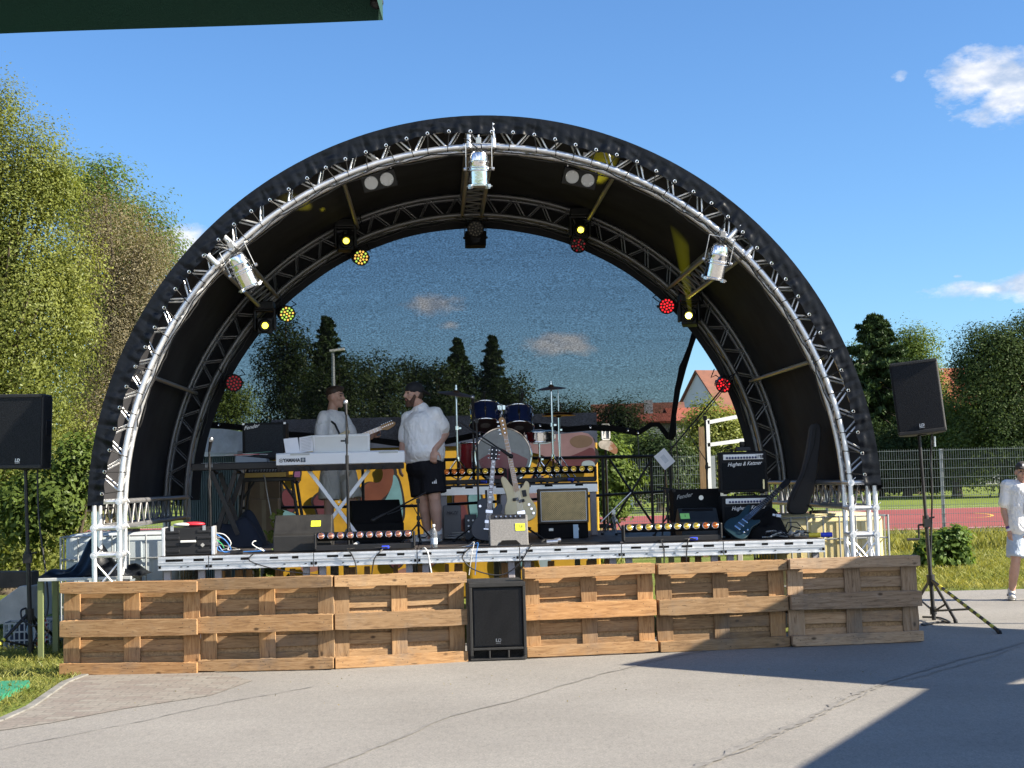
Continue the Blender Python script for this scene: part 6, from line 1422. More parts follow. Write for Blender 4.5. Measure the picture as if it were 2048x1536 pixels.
# ================================================================== GUITARS
def outline(pts, n=2): return smooth_poly(pts, n)
def guitar(name, label, px, pyb, ly, tilt, back, body, blen, nlen, head, bm_, nm_, fb, hm, strings=6, z=None, gt='guitar'):
    q = SL(px, pyb, ly); t = sthing(name, label, gt, q.x, ly, DZ + .02 if z is None else z)
    o = Matrix.Rotation(back, 4, 'X') @ Matrix.Rotation(tilt, 4, 'Y')
    t.rotation_euler = (Matrix.Rotation(YAW, 4, 'Z') @ Matrix.Rotation(-back, 4, 'X') @ Matrix.Rotation(tilt, 4, 'Y')).to_euler()
    MB().prism(outline(body), 0, .042).build('body', bm_, t, bev=.006, smooth=40)
    mb = MB(); z0_, z1_ = blen, blen + nlen; mb.prism([(-.028, z0_ - .1), (.028, z0_ - .1), (.021, z1_), (-.021, z1_)], -.012, .012); no = mb.build('neck', nm_, t, bev=.003)
    mb = MB(); mb.prism([(-.028, z0_ - .1), (.028, z0_ - .1), (.021, z1_), (-.021, z1_)], -.0165, -.0125); fo = mb.build('fingerboard', fb, no)
    fr = MB(); L_ = nlen + .1
    for i in range(1, 20): zz = z1_ - L_ * (1 - 2 ** (-i / 12)) * 1.28; fr.box((0, -.0175, zz), (.046, .002, .0022))
    fr.build('frets', M['steel'], fo)
    mb = MB(); mb.prism([(x, z1_ + y) for x, y in outline(head, 1)], -.009, .006); ho = mb.build('headstock', hm, t, bev=.002)
    s_ = MB()
    for i in range(strings): x = (i - (strings - 1) / 2) * .038 / (strings - 1); s_.tube((x * 1.35, -.024, blen * .28), (x, -.02, z1_ + .01), .0009, seg=4)
    s_.build('strings', M['chrome'], t)
    return t, z1_, ho
lp = [(0, 0), (.10, .005), (.16, .05), (.175, .13), (.15, .20), (.115, .255), (.125, .31), (.14, .36), (.125, .41), (.085, .405), (.062, .36), (.04, .345), (.03, .42), (-.02, .45), (-.07, .455), (-.12, .43), (-.135, .375), (-.12, .31), (-.11, .255), (-.15, .20), (-.175, .13), (-.16, .05), (-.10, .005)]
M['lp_blue'] = mat('blue_lacquer', (.010, .016, .028), .4, coat=.08, var=.3, scale=5)
t, z1, ho = guitar('electric_guitar', 'dark blue electric guitar with a white headed pickup standing beside the cream bass', 973, 1072, 1.25, R(6.6), R(12), lp, .44, .42, [(-.03, -.02), (.03, -.02), (.042, .12), (.036, .165), (.012, .15), (0, .16), (-.012, .15), (-.036, .165), (-.042, .12)], M['lp_blue'], M['black'], mat('rosewood', (.06, .035, .025), .5), M['black'])
p = MB()
for zz in (.31, .2): p.box((0, -.008, zz), (.075, .016, .036))
p.build('pickup', M['chrome'], t, bev=.003); k = MB(); k.box((0, -.012, .12), (.085, .016, .018)); k.build('bridge', M['chrome'], t, bev=.003)
ins = MB()
for i in range(9): ins.box((0, -.0185, .56 - .15 + i * .055), (.026, .002, .022))
ins.build('inlays', M['letter'], t)
tp = MB()
for s in (-1, 1):
    for i in range(3): tp.ball((s * .055, -.002, z1 + .03 + i * .045), (.012, .008, .009), nu=8, nv=6); tp.tube((s * .03, 0, z1 + .03 + i * .045), (s * .05, 0, z1 + .03 + i * .045), .003); tp.tube((s * .022, -.008, z1 + .03 + i * .045), (s * .022, -.016, z1 + .03 + i * .045), .006, seg=8)
tp.build('tuning_pegs', M['chrome'], ho, smooth=50)
kn = MB()
for x, zz in ((.11, .12), (.13, .07), (.08, .09), (.1, .04)): kn.tube((x, 0, zz), (x, -.018, zz), .013, seg=10)
kn.tube((-.1, -.002, .36), (-.1, -.01, .36), .014, seg=12); kn.build('knobs', M['chrome'], t, smooth=40)
pb = [(0, 0), (.09, .0), (.155, .04), (.175, .11), (.16, .18), (.125, .25), (.13, .31), (.15, .37), (.145, .42), (.115, .435), (.09, .40), (.065, .37), (.035, .36), (-.035, .40), (-.06, .45), (-.085, .51), (-.12, .535), (-.145, .50), (-.135, .42), (-.115, .33), (-.12, .26), (-.165, .19), (-.175, .11), (-.15, .03), (-.08, .0)]
M['maple'] = mat('maple', (.50, .27, .10), .5, coat=.1, var=.1, scale=12, stretch=(6, 6, .6)); M['cream_lacquer'] = mat('cream_lacquer', (.86, .71, .42), .45, coat=.0, var=.05)
t, z1, ho = guitar('bass_guitar', 'cream bass guitar with maple neck leaning beside the tweed amplifier', 1046, 1044, 1.5, R(-9.5), R(10), pb, .44, .52, [(-.025, -.02), (.024, -.02), (.03, .04), (.034, .12), (.03, .19), (.0, .215), (-.03, .2), (-.04, .17), (-.026, .14), (-.034, .06)], M['cream_lacquer'], M['maple'], M['maple'], M['maple'], 4, z=SL(1046, 1044, 1.5).z)
mb = MB(); mb.prism(outline([(.02, .36), (.06, .36), (.11, .4), (.13, .38), (.115, .3), (.12, .22), (.15, .15), (.15, .09), (.10, .05), (.05, .1), (.03, .2), (-.03, .3)]), -.004, 0); mb.build('pickguard', mat('tortoise_cream', (.82, .67, .39), .45), t)
p = MB(); p.box((-.03, -.011, .255), (.062, .02, .03)); p.box((.03, -.011, .225), (.062, .02, .03)); p.box((.075, -.01, .3), (.045, .016, .07)); p.build('pickup', M['black'], t, bev=.003)
k = MB(); k.box((0, -.008, .1), (.085, .014, .04))
for x, zz in ((.1, .17), (.118, .12), (.13, .07)): k.tube((x, 0, zz), (x, -.02, zz), .014, seg=12)
k.build('knobs', M['chrome'], t, smooth=40)
tp = MB()
for i in range(4): tp.tube((.0, -.008, z1 + .03 + i * .045), (.0, -.02, z1 + .03 + i * .045), .009, seg=8); tp.ball((-.05, 0, z1 + .03 + i * .045), (.016, .006, .014), nu=8, nv=6)
tp.build('tuning_pegs', M['chrome'], ho, smooth=50)
for nm, px, py, ly2, lab in (('guitar_stand', 975, 1068, 1.42, 'black tube stand holding the dark blue electric guitar'), ('guitar_stand', 1046, 1068, 1.62, 'black tube stand holding the cream bass guitar')):
    q = SL(px, py, ly2); t = sthing(nm, lab, 'guitar stand', q.x, ly2, DZ); top = .55 if px < 1000 else .6
    MB().tube((0, .08, .0), (0, .1, top), .012).build('pole', M['black'], t, smooth=40)
    for s in (-1, 1): k = MB(); k.tube((0, .08, .16), (s * .22, -.1, .01), .011); k.tube((0, .08, .14), (s * .08, -.08, .13), .01); k.build('leg', M['black'], t, smooth=40)
    MB().tube((0, .09, .2), (0, .3, .01), .011).build('leg', M['black'], t, smooth=40)
# leaning teal guitar, gig bag, shoulder bag
q = SL(1478, 1066, .3)
t, z1, ho = guitar('electric_guitar', 'blue green electric guitar leaning slantwise on the lower stacked amplifier', 1462, 1064, .28, R(47), R(38), [(x * .78, y * .8) for x, y in pb], .34, .46, [(-.025, -.02), (.024, -.02), (.03, .04), (.034, .14), (.0, .17), (-.03, .15), (-.034, .06)], mat('teal_lacquer', (.010, .032, .042), .35, coat=.15, var=.2), M['black'], M['black'], M['black'], 6, z=DZ + .06)
k = MB(); k.box((0, -.006, .22), (.07, .012, .016)); k.box((0, -.006, .16), (.07, .012, .016)); k.box((0, -.006, .10), (.07, .012, .02)); k.tube((.08, 0, .1), (.08, -.016, .1), .011); k.tube((.09, 0, .15), (.09, -.016, .15), .011); k.build('pickup', M['chrome'], t, bev=.003)
p = SL(1525, 1064, .55); t = sthing('shoulder_bag', 'slumped black bag with white print behind the leaning guitar', 'bag', p.x + .05, .62, DZ); heap(.42, .34, .3, 8).build('bag', M['black_matt'], t, smooth=80); k = MB(); k.box((.11, -.12, .22), (.05, .01, .03), (-.4, .2, 0)); k.box((.06, -.13, .23), (.03, .01, .02), (-.4, .2, 0)); k.build('print', M['letter'], t)
t = sthing('guitar_bag', 'tall soft grey black guitar bag leaning upright on the yellow tank at the right', 'guitar bag', 0, 0, 0)
lyb = 1.32; mb = MB(); pts = [SL(px, py, lyb) for px, py in smooth_poly([(1578, 1027), (1596, 1030), (1613, 1028), (1620, 1000), (1632, 962), (1636, 915), (1642, 872), (1640, 850), (1631, 846), (1620, 850), (1616, 880), (1610, 915), (1602, 948), (1586, 978), (1577, 1000), (1574, 1018)], 2)]
mb.prism([(p.x, p.z) for p in pts], lyb - .05, lyb + .06); mb.build('bag', mat('charcoal_nylon', (.035, .036, .042), .7, bump=.3, bscale=40), t, bev=.02, bseg=3, smooth=50)
zz = [SL(px, py, lyb) for px, py in ((1584, 1000), (1606, 950), (1626, 890), (1630, 856))]; MB().path([Vector((p.x, lyb - .052, p.z)) for p in zz], .004, 5).build('zip', M['black'], t); sp_ = [SL(px, py, lyb) for px, py in ((1612, 1010), (1623, 1018), (1617, 1030), (1606, 1033))]; MB().path([Vector((p.x, lyb - .06, p.z)) for p in sp_], .011, 6).build('strap', M['black'], t)
# tuned foot plugs, cables and adaptors at the right end
t = sthing('cable_tangle', 'tangle of grey and white leads with yellow and blue plugs on the deck', 'cables', SL(1590, 1070, .25).x, .25, DZ)
r_ = random.Random(5)
for i, mk in enumerate(('cable_grey', 'cable_white', 'cable', 'cable', 'cable_grey')):
    pts = [(-.28 + .055 * k + r_.uniform(-.03, .03), r_.uniform(-.13, .14), .014 + r_.uniform(0, .07 if i < 4 else .02)) for k in range(9)]; mb = MB(); q = []
    for k in range(len(pts) - 1):
        for s in range(4): q.append(Vector(pts[k]).lerp(Vector(pts[k + 1]), s / 4))
    mb.path(q, .008, 5); mb.build('lead', M[mk], t, smooth=60)
for x, mk in ((.12, 'yellow_plug'), (.24, 'blue_plug')): MB().tube((x, -.08, .03), (x + .11, -.1, .03), .024, seg=10).build('plug', M[mk], t, smooth=40)
k = MB(); k.box((-.02, -.06, .05), (.1, .06, .03), (0, .2, .3)); k.box((.05, .0, .06), (.08, .05, .03), (.2, 0, -.4)); k.build('adaptor', M['cable_grey'], t, bev=.004)
q = SL(1548, 1050, .5); c = MB(); c.path([(0, 0, 0), (.06, 0, .08), (.16, .02, .05), (.2, 0, -.02)], .007, 5); c.path([(-.02, .05, 0), (.03, .05, .12), (.12, .04, .12), (.2, .0, .02)], .006, 5)
tag(c.build('cable', M['cable'], None, smooth=60), 'looped black leads standing up beside the slumped black bag', 'cable').location = SP(q.x + .12, .5, DZ + .03)

# ================================================================== RACK, CABLES, BOTTLE
ly = .15; a = SL(324, 1110, ly); b_ = SL(429, 1052, ly); W_ = b_.x - a.x; H_ = b_.z - DZ - .005
t = sthing('rack_case', 'black plastic rack case with silver rims and white handle on the deck', 'rack case', (a.x + b_.x) / 2, ly, DZ, R(5)); pass
rbs = MB()
for z in (.16, .38, .62, .84):
    for x0, x1 in ((-.42, -.16), (.16, .42)): rbs.box(((x0 + x1) / 2 * W_, -.012, z * H_), ((x1 - x0) * W_, .014, H_ * .11))
rbs.box((0, .16, H_ / 2), (W_ - .05, .34, H_ - .01)); rbs.build('shell', M['black'], t, bev=.006)
for s in (-1, 1): MB().box((s * (W_ / 2 - .018), .16, H_ / 2), (.034, .36, H_ + .004)).build('rim', M['alu'], t, bev=.008)
k = MB(); k.box((0, -.03, H_ * .5), (.15, .018, .022)); k.build('handle', M['cream_plastic'], t, bev=.005)
lt = MB()
for x in (-.3, .3): lt.box((x * W_, -.014, H_ * .96), (.03, .014, .05))
lt.build('latch', M['steel'], t, bev=.003); dmd = MB(); dmd.box((W_ * .27, -.021, H_ * .36), (.03, .003, .03), (0, PI / 4, 0)); dmd.build('badge', M['cable_grey'], t)
ptc = MB()
for i in range(10): ptc.tube((W_ / 2, .04 + .024 * i, H_ * (.3 + .05 * (i % 5))), (W_ / 2 + .03, .04 + .024 * i, H_ * (.3 + .05 * (i % 5))), .009, seg=6)
ptc.build('connector', M['steel'], t)
t = sthing('red_white_cover', 'small red and white soft piece lying on the rack case', 'cloth', SL(375, 1053, .3).x, .3, DZ + H_ + .002, R(8)); o = MB().ball((-.05, 0, .02), (.09, .07, .02)).build('white_piece', M['cream_plastic'], t, smooth=60); MB().ball((.06, .01, .022), (.11, .06, .024)).build('red_piece', M['red_plastic'], t, smooth=60)
def loose(label, pts, m_, r=.006, name='cable', n=6):
    """cable through stage points, smoothed"""
    P_ = [Vector(p) for p in pts]; out = []
    for i in range(len(P_) - 1):
        p0, p1, p2, p3 = P_[max(0, i - 1)], P_[i], P_[i + 1], P_[min(len(P_) - 1, i + 2)]
        for k in range(n):
            u = k / n; out.append(.5 * ((2 * p1) + (p2 - p0) * u + (2 * p0 - 5 * p1 + 4 * p2 - p3) * u * u + (3 * p1 - p0 - 3 * p2 + p3) * u ** 3))
    out.append(P_[-1]); mb = MB(); mb.path([SP(*p) for p in out], r, 5); return tag(mb.build(name, m_, None, smooth=60), label, 'cable')
def D(px, py, ly, dz=None): q = SL(px, py, ly); return (q.x, ly, q.z if dz is None else DZ + dz)
for i, (mk, lab, pts) in enumerate((('cable_blue', 'bright blue cable curling out of the rack case', [(433, 1068), (452, 1082), (462, 1100), (448, 1104), (438, 1092)]), ('cable_white', 'white cable curling out of the rack case', [(434, 1066), (450, 1070), (462, 1086), (456, 1100), (480, 1099)]), ('cable_green', 'green tipped cable at the rack case', [(434, 1080), (444, 1088), (448, 1096)]), ('cable_grey', 'grey cable arching down from the rack case onto the deck', [(433, 1074), (448, 1078), (458, 1094), (444, 1100)]), ('cable_blue', 'pale blue cable running along the front edge towards the adaptor', [(438, 1084), (436, 1100), (460, 1104), (500, 1103), (530, 1101)]))):
    loose(lab, [D(px, py, .16 + .02 * i) for px, py in pts], M[mk], .005)
q = SL(473, 1097, .1); t = sthing('power_adaptor', 'small black power adaptor brick on the front edge beside the rack case cables', 'adaptor', q.x, .1, DZ, .1); MB().box((0, .03, .022), (.125, .06, .04)).build('brick', M['black'], t, bev=.006)
loose('white cable looped up on the front edge left of the wide wedge', [D(510, 1099, .1), D(520, 1096, .08), D(527, 1102, .03), D(506, 1090, .05), D(507, 1083, .06), D(512, 1082, .07)], M['cable_white'], .006)
loose('thin black cable lying along the middle front edge', [(SL(840, 1095, .1).x, .08, DZ + .01), (SL(900, 1095, .1).x, .05, DZ + .012), (SL(960, 1092, .1).x, .1, DZ + .01), (SL(1040, 1090, .1).x, .06, DZ + .012), (SL(1100, 1085, .1).x, .1, DZ + .01)], M['cable'], .006)
loose('white cable hanging from the deck left of the middle, bright in the sun', [D(846, 1093, .03, .012), D(850, 1092, -.02, .015), D(856, 1106, -.035), D(860, 1130, -.03), D(866, 1160, -.03)], M['cable_white'], .0075)
loose('pair of thin leads arching up on the front edge beside the water bottle, first lead', [D(920, 1092, .1, .01), D(938, 1084, .0, .03), D(948, 1084, -.02), D(944, 1106, -.04), D(938, 1150, -.03)], M['cable_white'], .004)
loose('pair of thin leads arching up on the front edge beside the water bottle, second lead', [D(930, 1092, .1, .01), D(946, 1088, .0, .03), D(956, 1086, -.02), D(953, 1108, -.04), D(950, 1150, -.03)], M['cable_blue'], .004)
loose('black cable sagging in a wide curve below the deck towards the subwoofer', [D(942, 1090, -.02, .012), D(930, 1105, -.04), D(926, 1118, -.05), D(950, 1140, -.06), D(1000, 1150, -.06), D(1036, 1130, -.05), D(1060, 1098, -.03, -.0), D(1068, 1090, .06, .012)], M['cable'], .007)
loose('black lead dropping from the light bar before the keyboard', [D(700, 1094, .06, .02), D(694, 1098, -.03), D(704, 1110, -.04), D(712, 1132, -.03), D(714, 1160, -.03)], M['cable'], .006)
loose('black lead slanting down below the deck under the keyboard', [D(765, 1095, -.0, .015), D(758, 1106, -.035), D(748, 1120, -.03), D(742, 1160, -.02)], M['cable'], .006)
loose('black cable falling straight from the right light bar', [D(1316, 1078, .05, .02), D(1322, 1082, -.03), D(1328, 1100, -.035), D(1328, 1140, -.03)], M['cable'], .007)
loose('black lead falling from the right light bar plug', [D(1388, 1068, .08, .03), D(1378, 1078, -.03), D(1374, 1098, -.035), D(1372, 1140, -.03)], M['cable'], .006)
loose('long thin black cable sagging below the left deck panels', [D(508, 1112, .0, .01), D(500, 1122, -.03), D(560, 1140, -.03), D(640, 1150, -.03)], M['cable'], .005)
loose('thick cable bundle lying on the deck behind the small grey monitor', [D(1060, 1085, .3, .012), D(1090, 1082, .25, .015), D(1110, 1075, .3, .03), D(1090, 1070, .35, .05), D(1085, 1078, .28, .02), D(1120, 1082, .24, .012), D(1180, 1079, .2, .012), D(1240, 1078, .2, .012)], M['cable'], .010)
q = SL(1103, 1074, .2); t = sthing('cable_drop_box', 'silver plug box lying on the front edge right of the small grey monitor', 'connector', q.x, .2, DZ); k = MB(); k.tube((-.05, 0, .03), (.06, .0, .035), .028, seg=12); k.tube((.03, .02, .045), (.09, .03, .05), .022, seg=12); k.build('plug', M['steel'], t, smooth=40)
m, tt, b = newmat('bottle_plastic'); b.inputs['Base Color'].default_value = (.85, .9, .95, 1); b.inputs['Roughness'].default_value = .08; b.inputs['Transmission Weight'].default_value = .85; b.inputs['IOR'].default_value = 1.2; M['bottle'] = m
q = SL(868, 1086, .3); t = sthing('water_bottle', 'clear water bottle standing before the shoes of the man with the cap', 'bottle', q.x, .3, DZ)
MB().lathe([(.03, 0), (.034, .006), (.034, .12), (.033, .15), (.02, .185), (.0125, .2), (.0125, .215)], seg=22).build('bottle', M['bottle'], t, smooth=40); MB().lathe([(.0145, .21), (.0145, .232), (.012, .234)], seg=16).build('cap', M['white_plastic'], t, smooth=40); MB().lathe([(.0346, .04), (.0346, .1)], seg=22, cap=False).build('paper_label', mat('bottle_label', (.55, .65, .75), .5), t, smooth=40)
# little plant growing up beside the wedge
t = sthing('green_plant', 'bright green leafy vine growing up between the mixer table and the wide wedge', 'plant', SL(558, 1075, 1.5).x, 1.5, DZ); pts = []
for (px, py, r_, n) in ((560, 1068, .09, 26), (548, 1072, .07, 18), (560, 1024, .05, 14), (557, 1046, .05, 10), (548, 1042, .04, 8)):
    q = SL(px, py, 1.5); pts += [(q.x - SL(558, 1075, 1.5).x + rng.normal() * r_ * .5, rng.normal() * r_ * .4, q.z - DZ + rng.normal() * r_ * .45) for _ in range(n)]
vs, fs = leaf_quads(np.array(pts), .075, .2, .7); o = fast_mesh('leaves', vs, fs, M['leaf_yel']); o.parent = t; MB().path([(0, 0, 0), (.01, 0, .12), (-.01, 0, .25), (.01, 0, .32)], .005, 5).build('stem', M['leaf_green'], t)
t = sthing('green_plant', 'green weed growing under the stage floor below the wide wedge', 'plant', SL(548, 1140, .9).x, .9, 0); q = SL(548, 1140, .9); pts = [(rng.normal() * .08, rng.normal() * .06, q.z + rng.normal() * .07) for _ in range(34)]
vs, fs = leaf_quads(np.array(pts), .10, .2, .8); o = fast_mesh('leaves', vs, fs, M['leaf_green']); o.parent = t; MB().path([(0, 0, 0), (.03, 0, .2), (0, 0, q.z)], .006, 5).build('stem', M['leaf_green'], t)

# ================================================================== LOUDSPEAKERS
m, tt, b = newmat('speaker_grille'); v = tex_obj(tt); vo = nd(tt, 'ShaderNodeTexVoronoi', Scale=170.); tt.links.new(v, vo.inputs['Vector'])
tt.links.new(ramp(tt, vo.outputs['Distance'], [(.3, (.004, .004, .005)), (.55, (.022, .024, .028))]), b.inputs['Base Color']); b.inputs['Roughness'].default_value = .6; b.inputs['Specular IOR Level'].default_value = .15; bump(tt, b, vo.outputs['Distance'], .5, .004); M['spk_grille'] = m
def logo_ld(t, loc, h, rot=(PI / 2, 0, 0)):
    lo = text('logo_lettering', 'LD', h, M['letter'], t, loc, rot, .15, .001, h * .03); e = MB(); e.box((0, 0, 0), (h * 1.15, h * .09, .002)); o = e.build('logo_bar', M['letter'], t); o.location = Vector(loc) - Vector((0, 0, h * .58)); o.rotation_euler = rot
def top_speaker(label, loc, rot, W_, H_, D_):
    t = thing('loudspeaker', label, 'loudspeaker', loc, rot=rot, group='loudspeakers on tripod stands'); Mz = Matrix.Identity(4)
    pl = [(-W_ / 2, 0), (W_ / 2, 0), (W_ / 2, D_ * .45), (W_ / 2 - .1, D_), (-W_ / 2 + .1, D_), (-W_ / 2, D_ * .45)]
    mb = MB(); n = len(pl); mb.add([(x, y, z) for z in (0, H_) for x, y in pl], [tuple(range(n - 1, -1, -1)), tuple(range(n, 2 * n))] + [(i, (i + 1) % n, n + (i + 1) % n, n + i) for i in range(n)]); mb.build('cabinet', M['grey_black'], t, bev=.018, bseg=3)
    MB().box((0, -.004, H_ / 2), (W_ - .03, .012, H_ - .06)).build('grille', M['spk_grille'], t, bev=.005)
    MB().box((0, -.006, .022), (W_ - .01, .02, .036)).build('bottom_rim', M['grey_black'], t, bev=.006); MB().box((0, -.006, H_ - .02), (W_ - .01, .02, .032)).build('top_rim', M['grey_black'], t, bev=.006)
    pl_ = MB().box((0, -.011, H_ * .105), (.062, .006, .062)).build('logo_plate', M['black'], t, bev=.003); logo_ld(t, (0, -.0155, H_ * .113), .042)
    MB().box((W_ / 2 - .01, D_ * .3, H_ * .55), (.03, .1, .16)).build('handle', M['black'], t, bev=.008); MB().tube((0, D_ * .4, -.012), (0, D_ * .4, .01), .045).build('stand_socket', M['black'], t)
    return t
# tripod speaker stand: legs given as ground points
def spk_stand(label, foot, top, hub, legs, crank=False, stripe=True):
    t = thing('speaker_stand', label, 'speaker stand', foot, group='tripod loudspeaker stands'); T_ = top - foot; d = T_.normalized()
    MB().tube((0, 0, .0), d * T_.length * .52, .022, seg=12).build('lower_pole', M['black'], t, smooth=40); MB().tube(d * T_.length * .5, T_, .0175, seg=12).build('upper_pole', M['black'], t, smooth=40)
    k = MB(); k.tube(d * (T_.length * .5), d * (T_.length * .56), .034, seg=12); k.box(d * T_.length * .52 + Vector((.0, -.02, 0)), (.07, .07, .09)); k.tube(d * T_.length * .545 + Vector((.02, 0, 0)), d * T_.length * .545 + Vector((.09, -.01, .01)), .009)
    if crank: k.tube(d * T_.length * .51 + Vector((-.03, 0, 0)), d * T_.length * .51 + Vector((-.09, -.02, 0)), .01); k.tube(d * T_.length * .51 + Vector((-.09, -.02, 0)), d * T_.length * .51 + Vector((-.09, -.02, -.15)), .011); k.tube(d * T_.length * .51 + Vector((-.09, -.02, -.15)), d * T_.length * .51 + Vector((-.22, -.03, -.15)), .014)
    k.build('height_clamp', M['black'], t, smooth=40)
    hubp = d * hub; k = MB(); k.tube(hubp - d * .05, hubp + d * .06, .042, seg=14); k.tube(d * .06, d * .14, .036, seg=14); k.build('leg_collar', M['black'], t, smooth=40)
    for i, L_ in enumerate(legs):
        e = L_ - foot; e.z = .02; hd = Vector((e.x, e.y, 0)).normalized(); a = hubp + hd * .035; l_ = MB(); l_.tube(a, e, .017, seg=10); lo = l_.build('leg', M['black'], t, smooth=40)
        br_ = MB(); br_.tube(d * .1 + hd * .03, a.lerp(e, .58), .011, seg=8); br_.build('brace', M['black'], lo, smooth=40); MB().tube(a.lerp(e, .965), e - Vector((0, 0, .018)), .022, seg=10).build('rubber_foot', M['rubber'], lo, smooth=40)
        if stripe:
            s_ = MB()
            for q in range(9 if stripe == 2 else 2):
                f0 = (.12 + q * .095) if stripe == 2 else (.55 + q * .08); s_.tube(a.lerp(e, f0), a.lerp(e, f0 + .045), .0182, seg=10)
            if i == 0: s_.build('warning_tape', mat('yellow_tape', (.55, .50, .05), .5), lo, smooth=40)
    return t
fl_ = G(62, 1312); tl_ = P(51, 938, fl_.y + .0); 
spk_stand('black speaker stand at the left edge with yellow taped leg and looped cable', fl_, tl_, .40, [G(-28, 1322), G(120, 1288), fl_ + Vector((-.1, .75, 0))], stripe=1)
dl = fl_.y; a = P(-12, 935, dl); b_ = P(97, 784, dl)
top_speaker('black loudspeaker on the stand at the left edge, cut by the picture border', (tl_.x - .02, dl - .17, tl_.z + .0), (R(-1), R(1.2), R(-9)), .50, (b_.z - a.z), .40)
fr_ = G(1868, 1240); tr_ = P(1838, 868, fr_.y)
spk_stand('tilted black speaker stand on the asphalt at the right with crank and striped leg', fr_, tr_, .42, [G(2000, 1268), G(1912, 1246), G(1822, 1226)], True, 2)
dr = fr_.y
a = P(1788, 868, dr); b_ = P(1788, 722, dr)
top_speaker('black loudspeaker tilted on the right stand in front of the dark trees', (tr_.x + .0, dr - .15, tr_.z - .0), (R(-2), R(-5.2), R(-14)), .50, (b_.z - a.z) * 1.0, .36)
for (pts, lab) in (([P(75, 938, dl + .02), P(76, 1000, dl), P(80, 1060, dl - .05), P(92, 1150, dl - .08), P(96, 1210, dl - .1), P(88, 1240, dl - .12), P(66, 1252, dl - .15), P(46, 1240, dl - .1), P(42, 1222, dl - .05), P(52, 1216, dl + .02)], 'black cable hanging in a loop from the left loudspeaker'), ([P(1864, 868, dr), P(1862, 920, dr), P(1864, 1000, dr), P(1862, 1080, dr), P(1862, 1170, dr), P(1866, 1210, dr + .1)], 'black cable hanging down from the right loudspeaker'), ([G(1850, 1246) + Vector((0, 0, .012)), G(1846, 1252) + Vector((0, 0, .012)), G(1880, 1246) + Vector((0, 0, .012)), G(1900, 1247) + Vector((0, 0, .012)), G(1880, 1238) + Vector((0, 0, .012)), G(1845, 1236) + Vector((0, 0, .012))], 'loop of dark cable lying on the asphalt at the right stand')):
    P_ = pts; out = []
    for i in range(len(P_) - 1):
        p0, p1, p2, p3 = P_[max(0, i - 1)], P_[i], P_[i + 1], P_[min(len(P_) - 1, i + 2)]
        for k in range(7): u = k / 7; out.append(.5 * ((2 * p1) + (p2 - p0) * u + (2 * p0 - 5 * p1 + 4 * p2 - p3) * u * u + (3 * p1 - p0 - 3 * p2 + p3) * u ** 3))
    mb = MB(); mb.path(out + [P_[-1]], .010, 6); tag(mb.build('cable', M['cable'], None, smooth=60), lab, 'cable')
p = P(1869, 884, dr); k = MB(); k.tube(p + Vector((0, 0, .06)), p - Vector((0, 0, .05)), .014, seg=10); tag(k.build('cable_plug', M['steel'], None, smooth=40), 'metal plug hanging below the right loudspeaker', 'plug')
# subwoofer between the pallets
A, B = G(941, 1323), G(1054, 1319); d = B - A; Ws = d.length; Hs = (1319 - 1166) * A.y / F
t = thing('subwoofer', 'black subwoofer with curved mesh front standing in the gap between the pallets', 'subwoofer', ((A.x + B.x) / 2, (A.y + B.y) / 2, .006), math.atan2(d.y, d.x)); 
sh = MB(); sh.box((0, .31, Hs / 2), (Ws, .58, Hs)); sh.build('cabinet', M['grey_black'], t, bev=.01)
gz = MB(); gz.prism([(-Ws / 2 + .03, .115), (Ws / 2 - .03, .115), (Ws / 2 - .03, Hs - .05), (-Ws / 2 + .03, Hs - .05)], -.006, .02)
gz.build('grille', M['spk_grille'], t, bev=.006)
fr = MB(); fr.box((0, .0, Hs - .02), (Ws, .05, .04)); fr.box((-Ws / 2 + .013, .0, Hs / 2), (.026, .05, Hs - .082)); fr.box((Ws / 2 - .013, .0, Hs / 2), (.026, .05, Hs - .082)); fr.box((0, 0, .1), (Ws - .054, .046, .022)); fr.box((0, 0, .008), (Ws, .05, .016))
for x in (-.08, .09): fr.box((x, .0, .052), (.016, .04, .07))
fr.build('front_frame', M['grey_black'], t, bev=.004); MB().box((0, .0215, .055), (Ws - .06, .003, .07)).build('port', mat('void_black', (.003, .003, .003), .9), t)
MB().box((0, -.008, .165), (.058, .006, .058)).build('logo_plate', M['black'], t, bev=.003); logo_ld(t, (0, -.0125, .172), .042)
rg = MB(); n = 44
for i in range(n):
    x = -Ws / 2 + .05 + (Ws - .1) * i / (n - 1); rg.box((x, -.007 - .006 * math.cos((i / (n - 1) - .5) * PI), Hs / 2 + .03), (.0045, .006, Hs - .2))
rg.build('grille_ribs', M['black'], t)

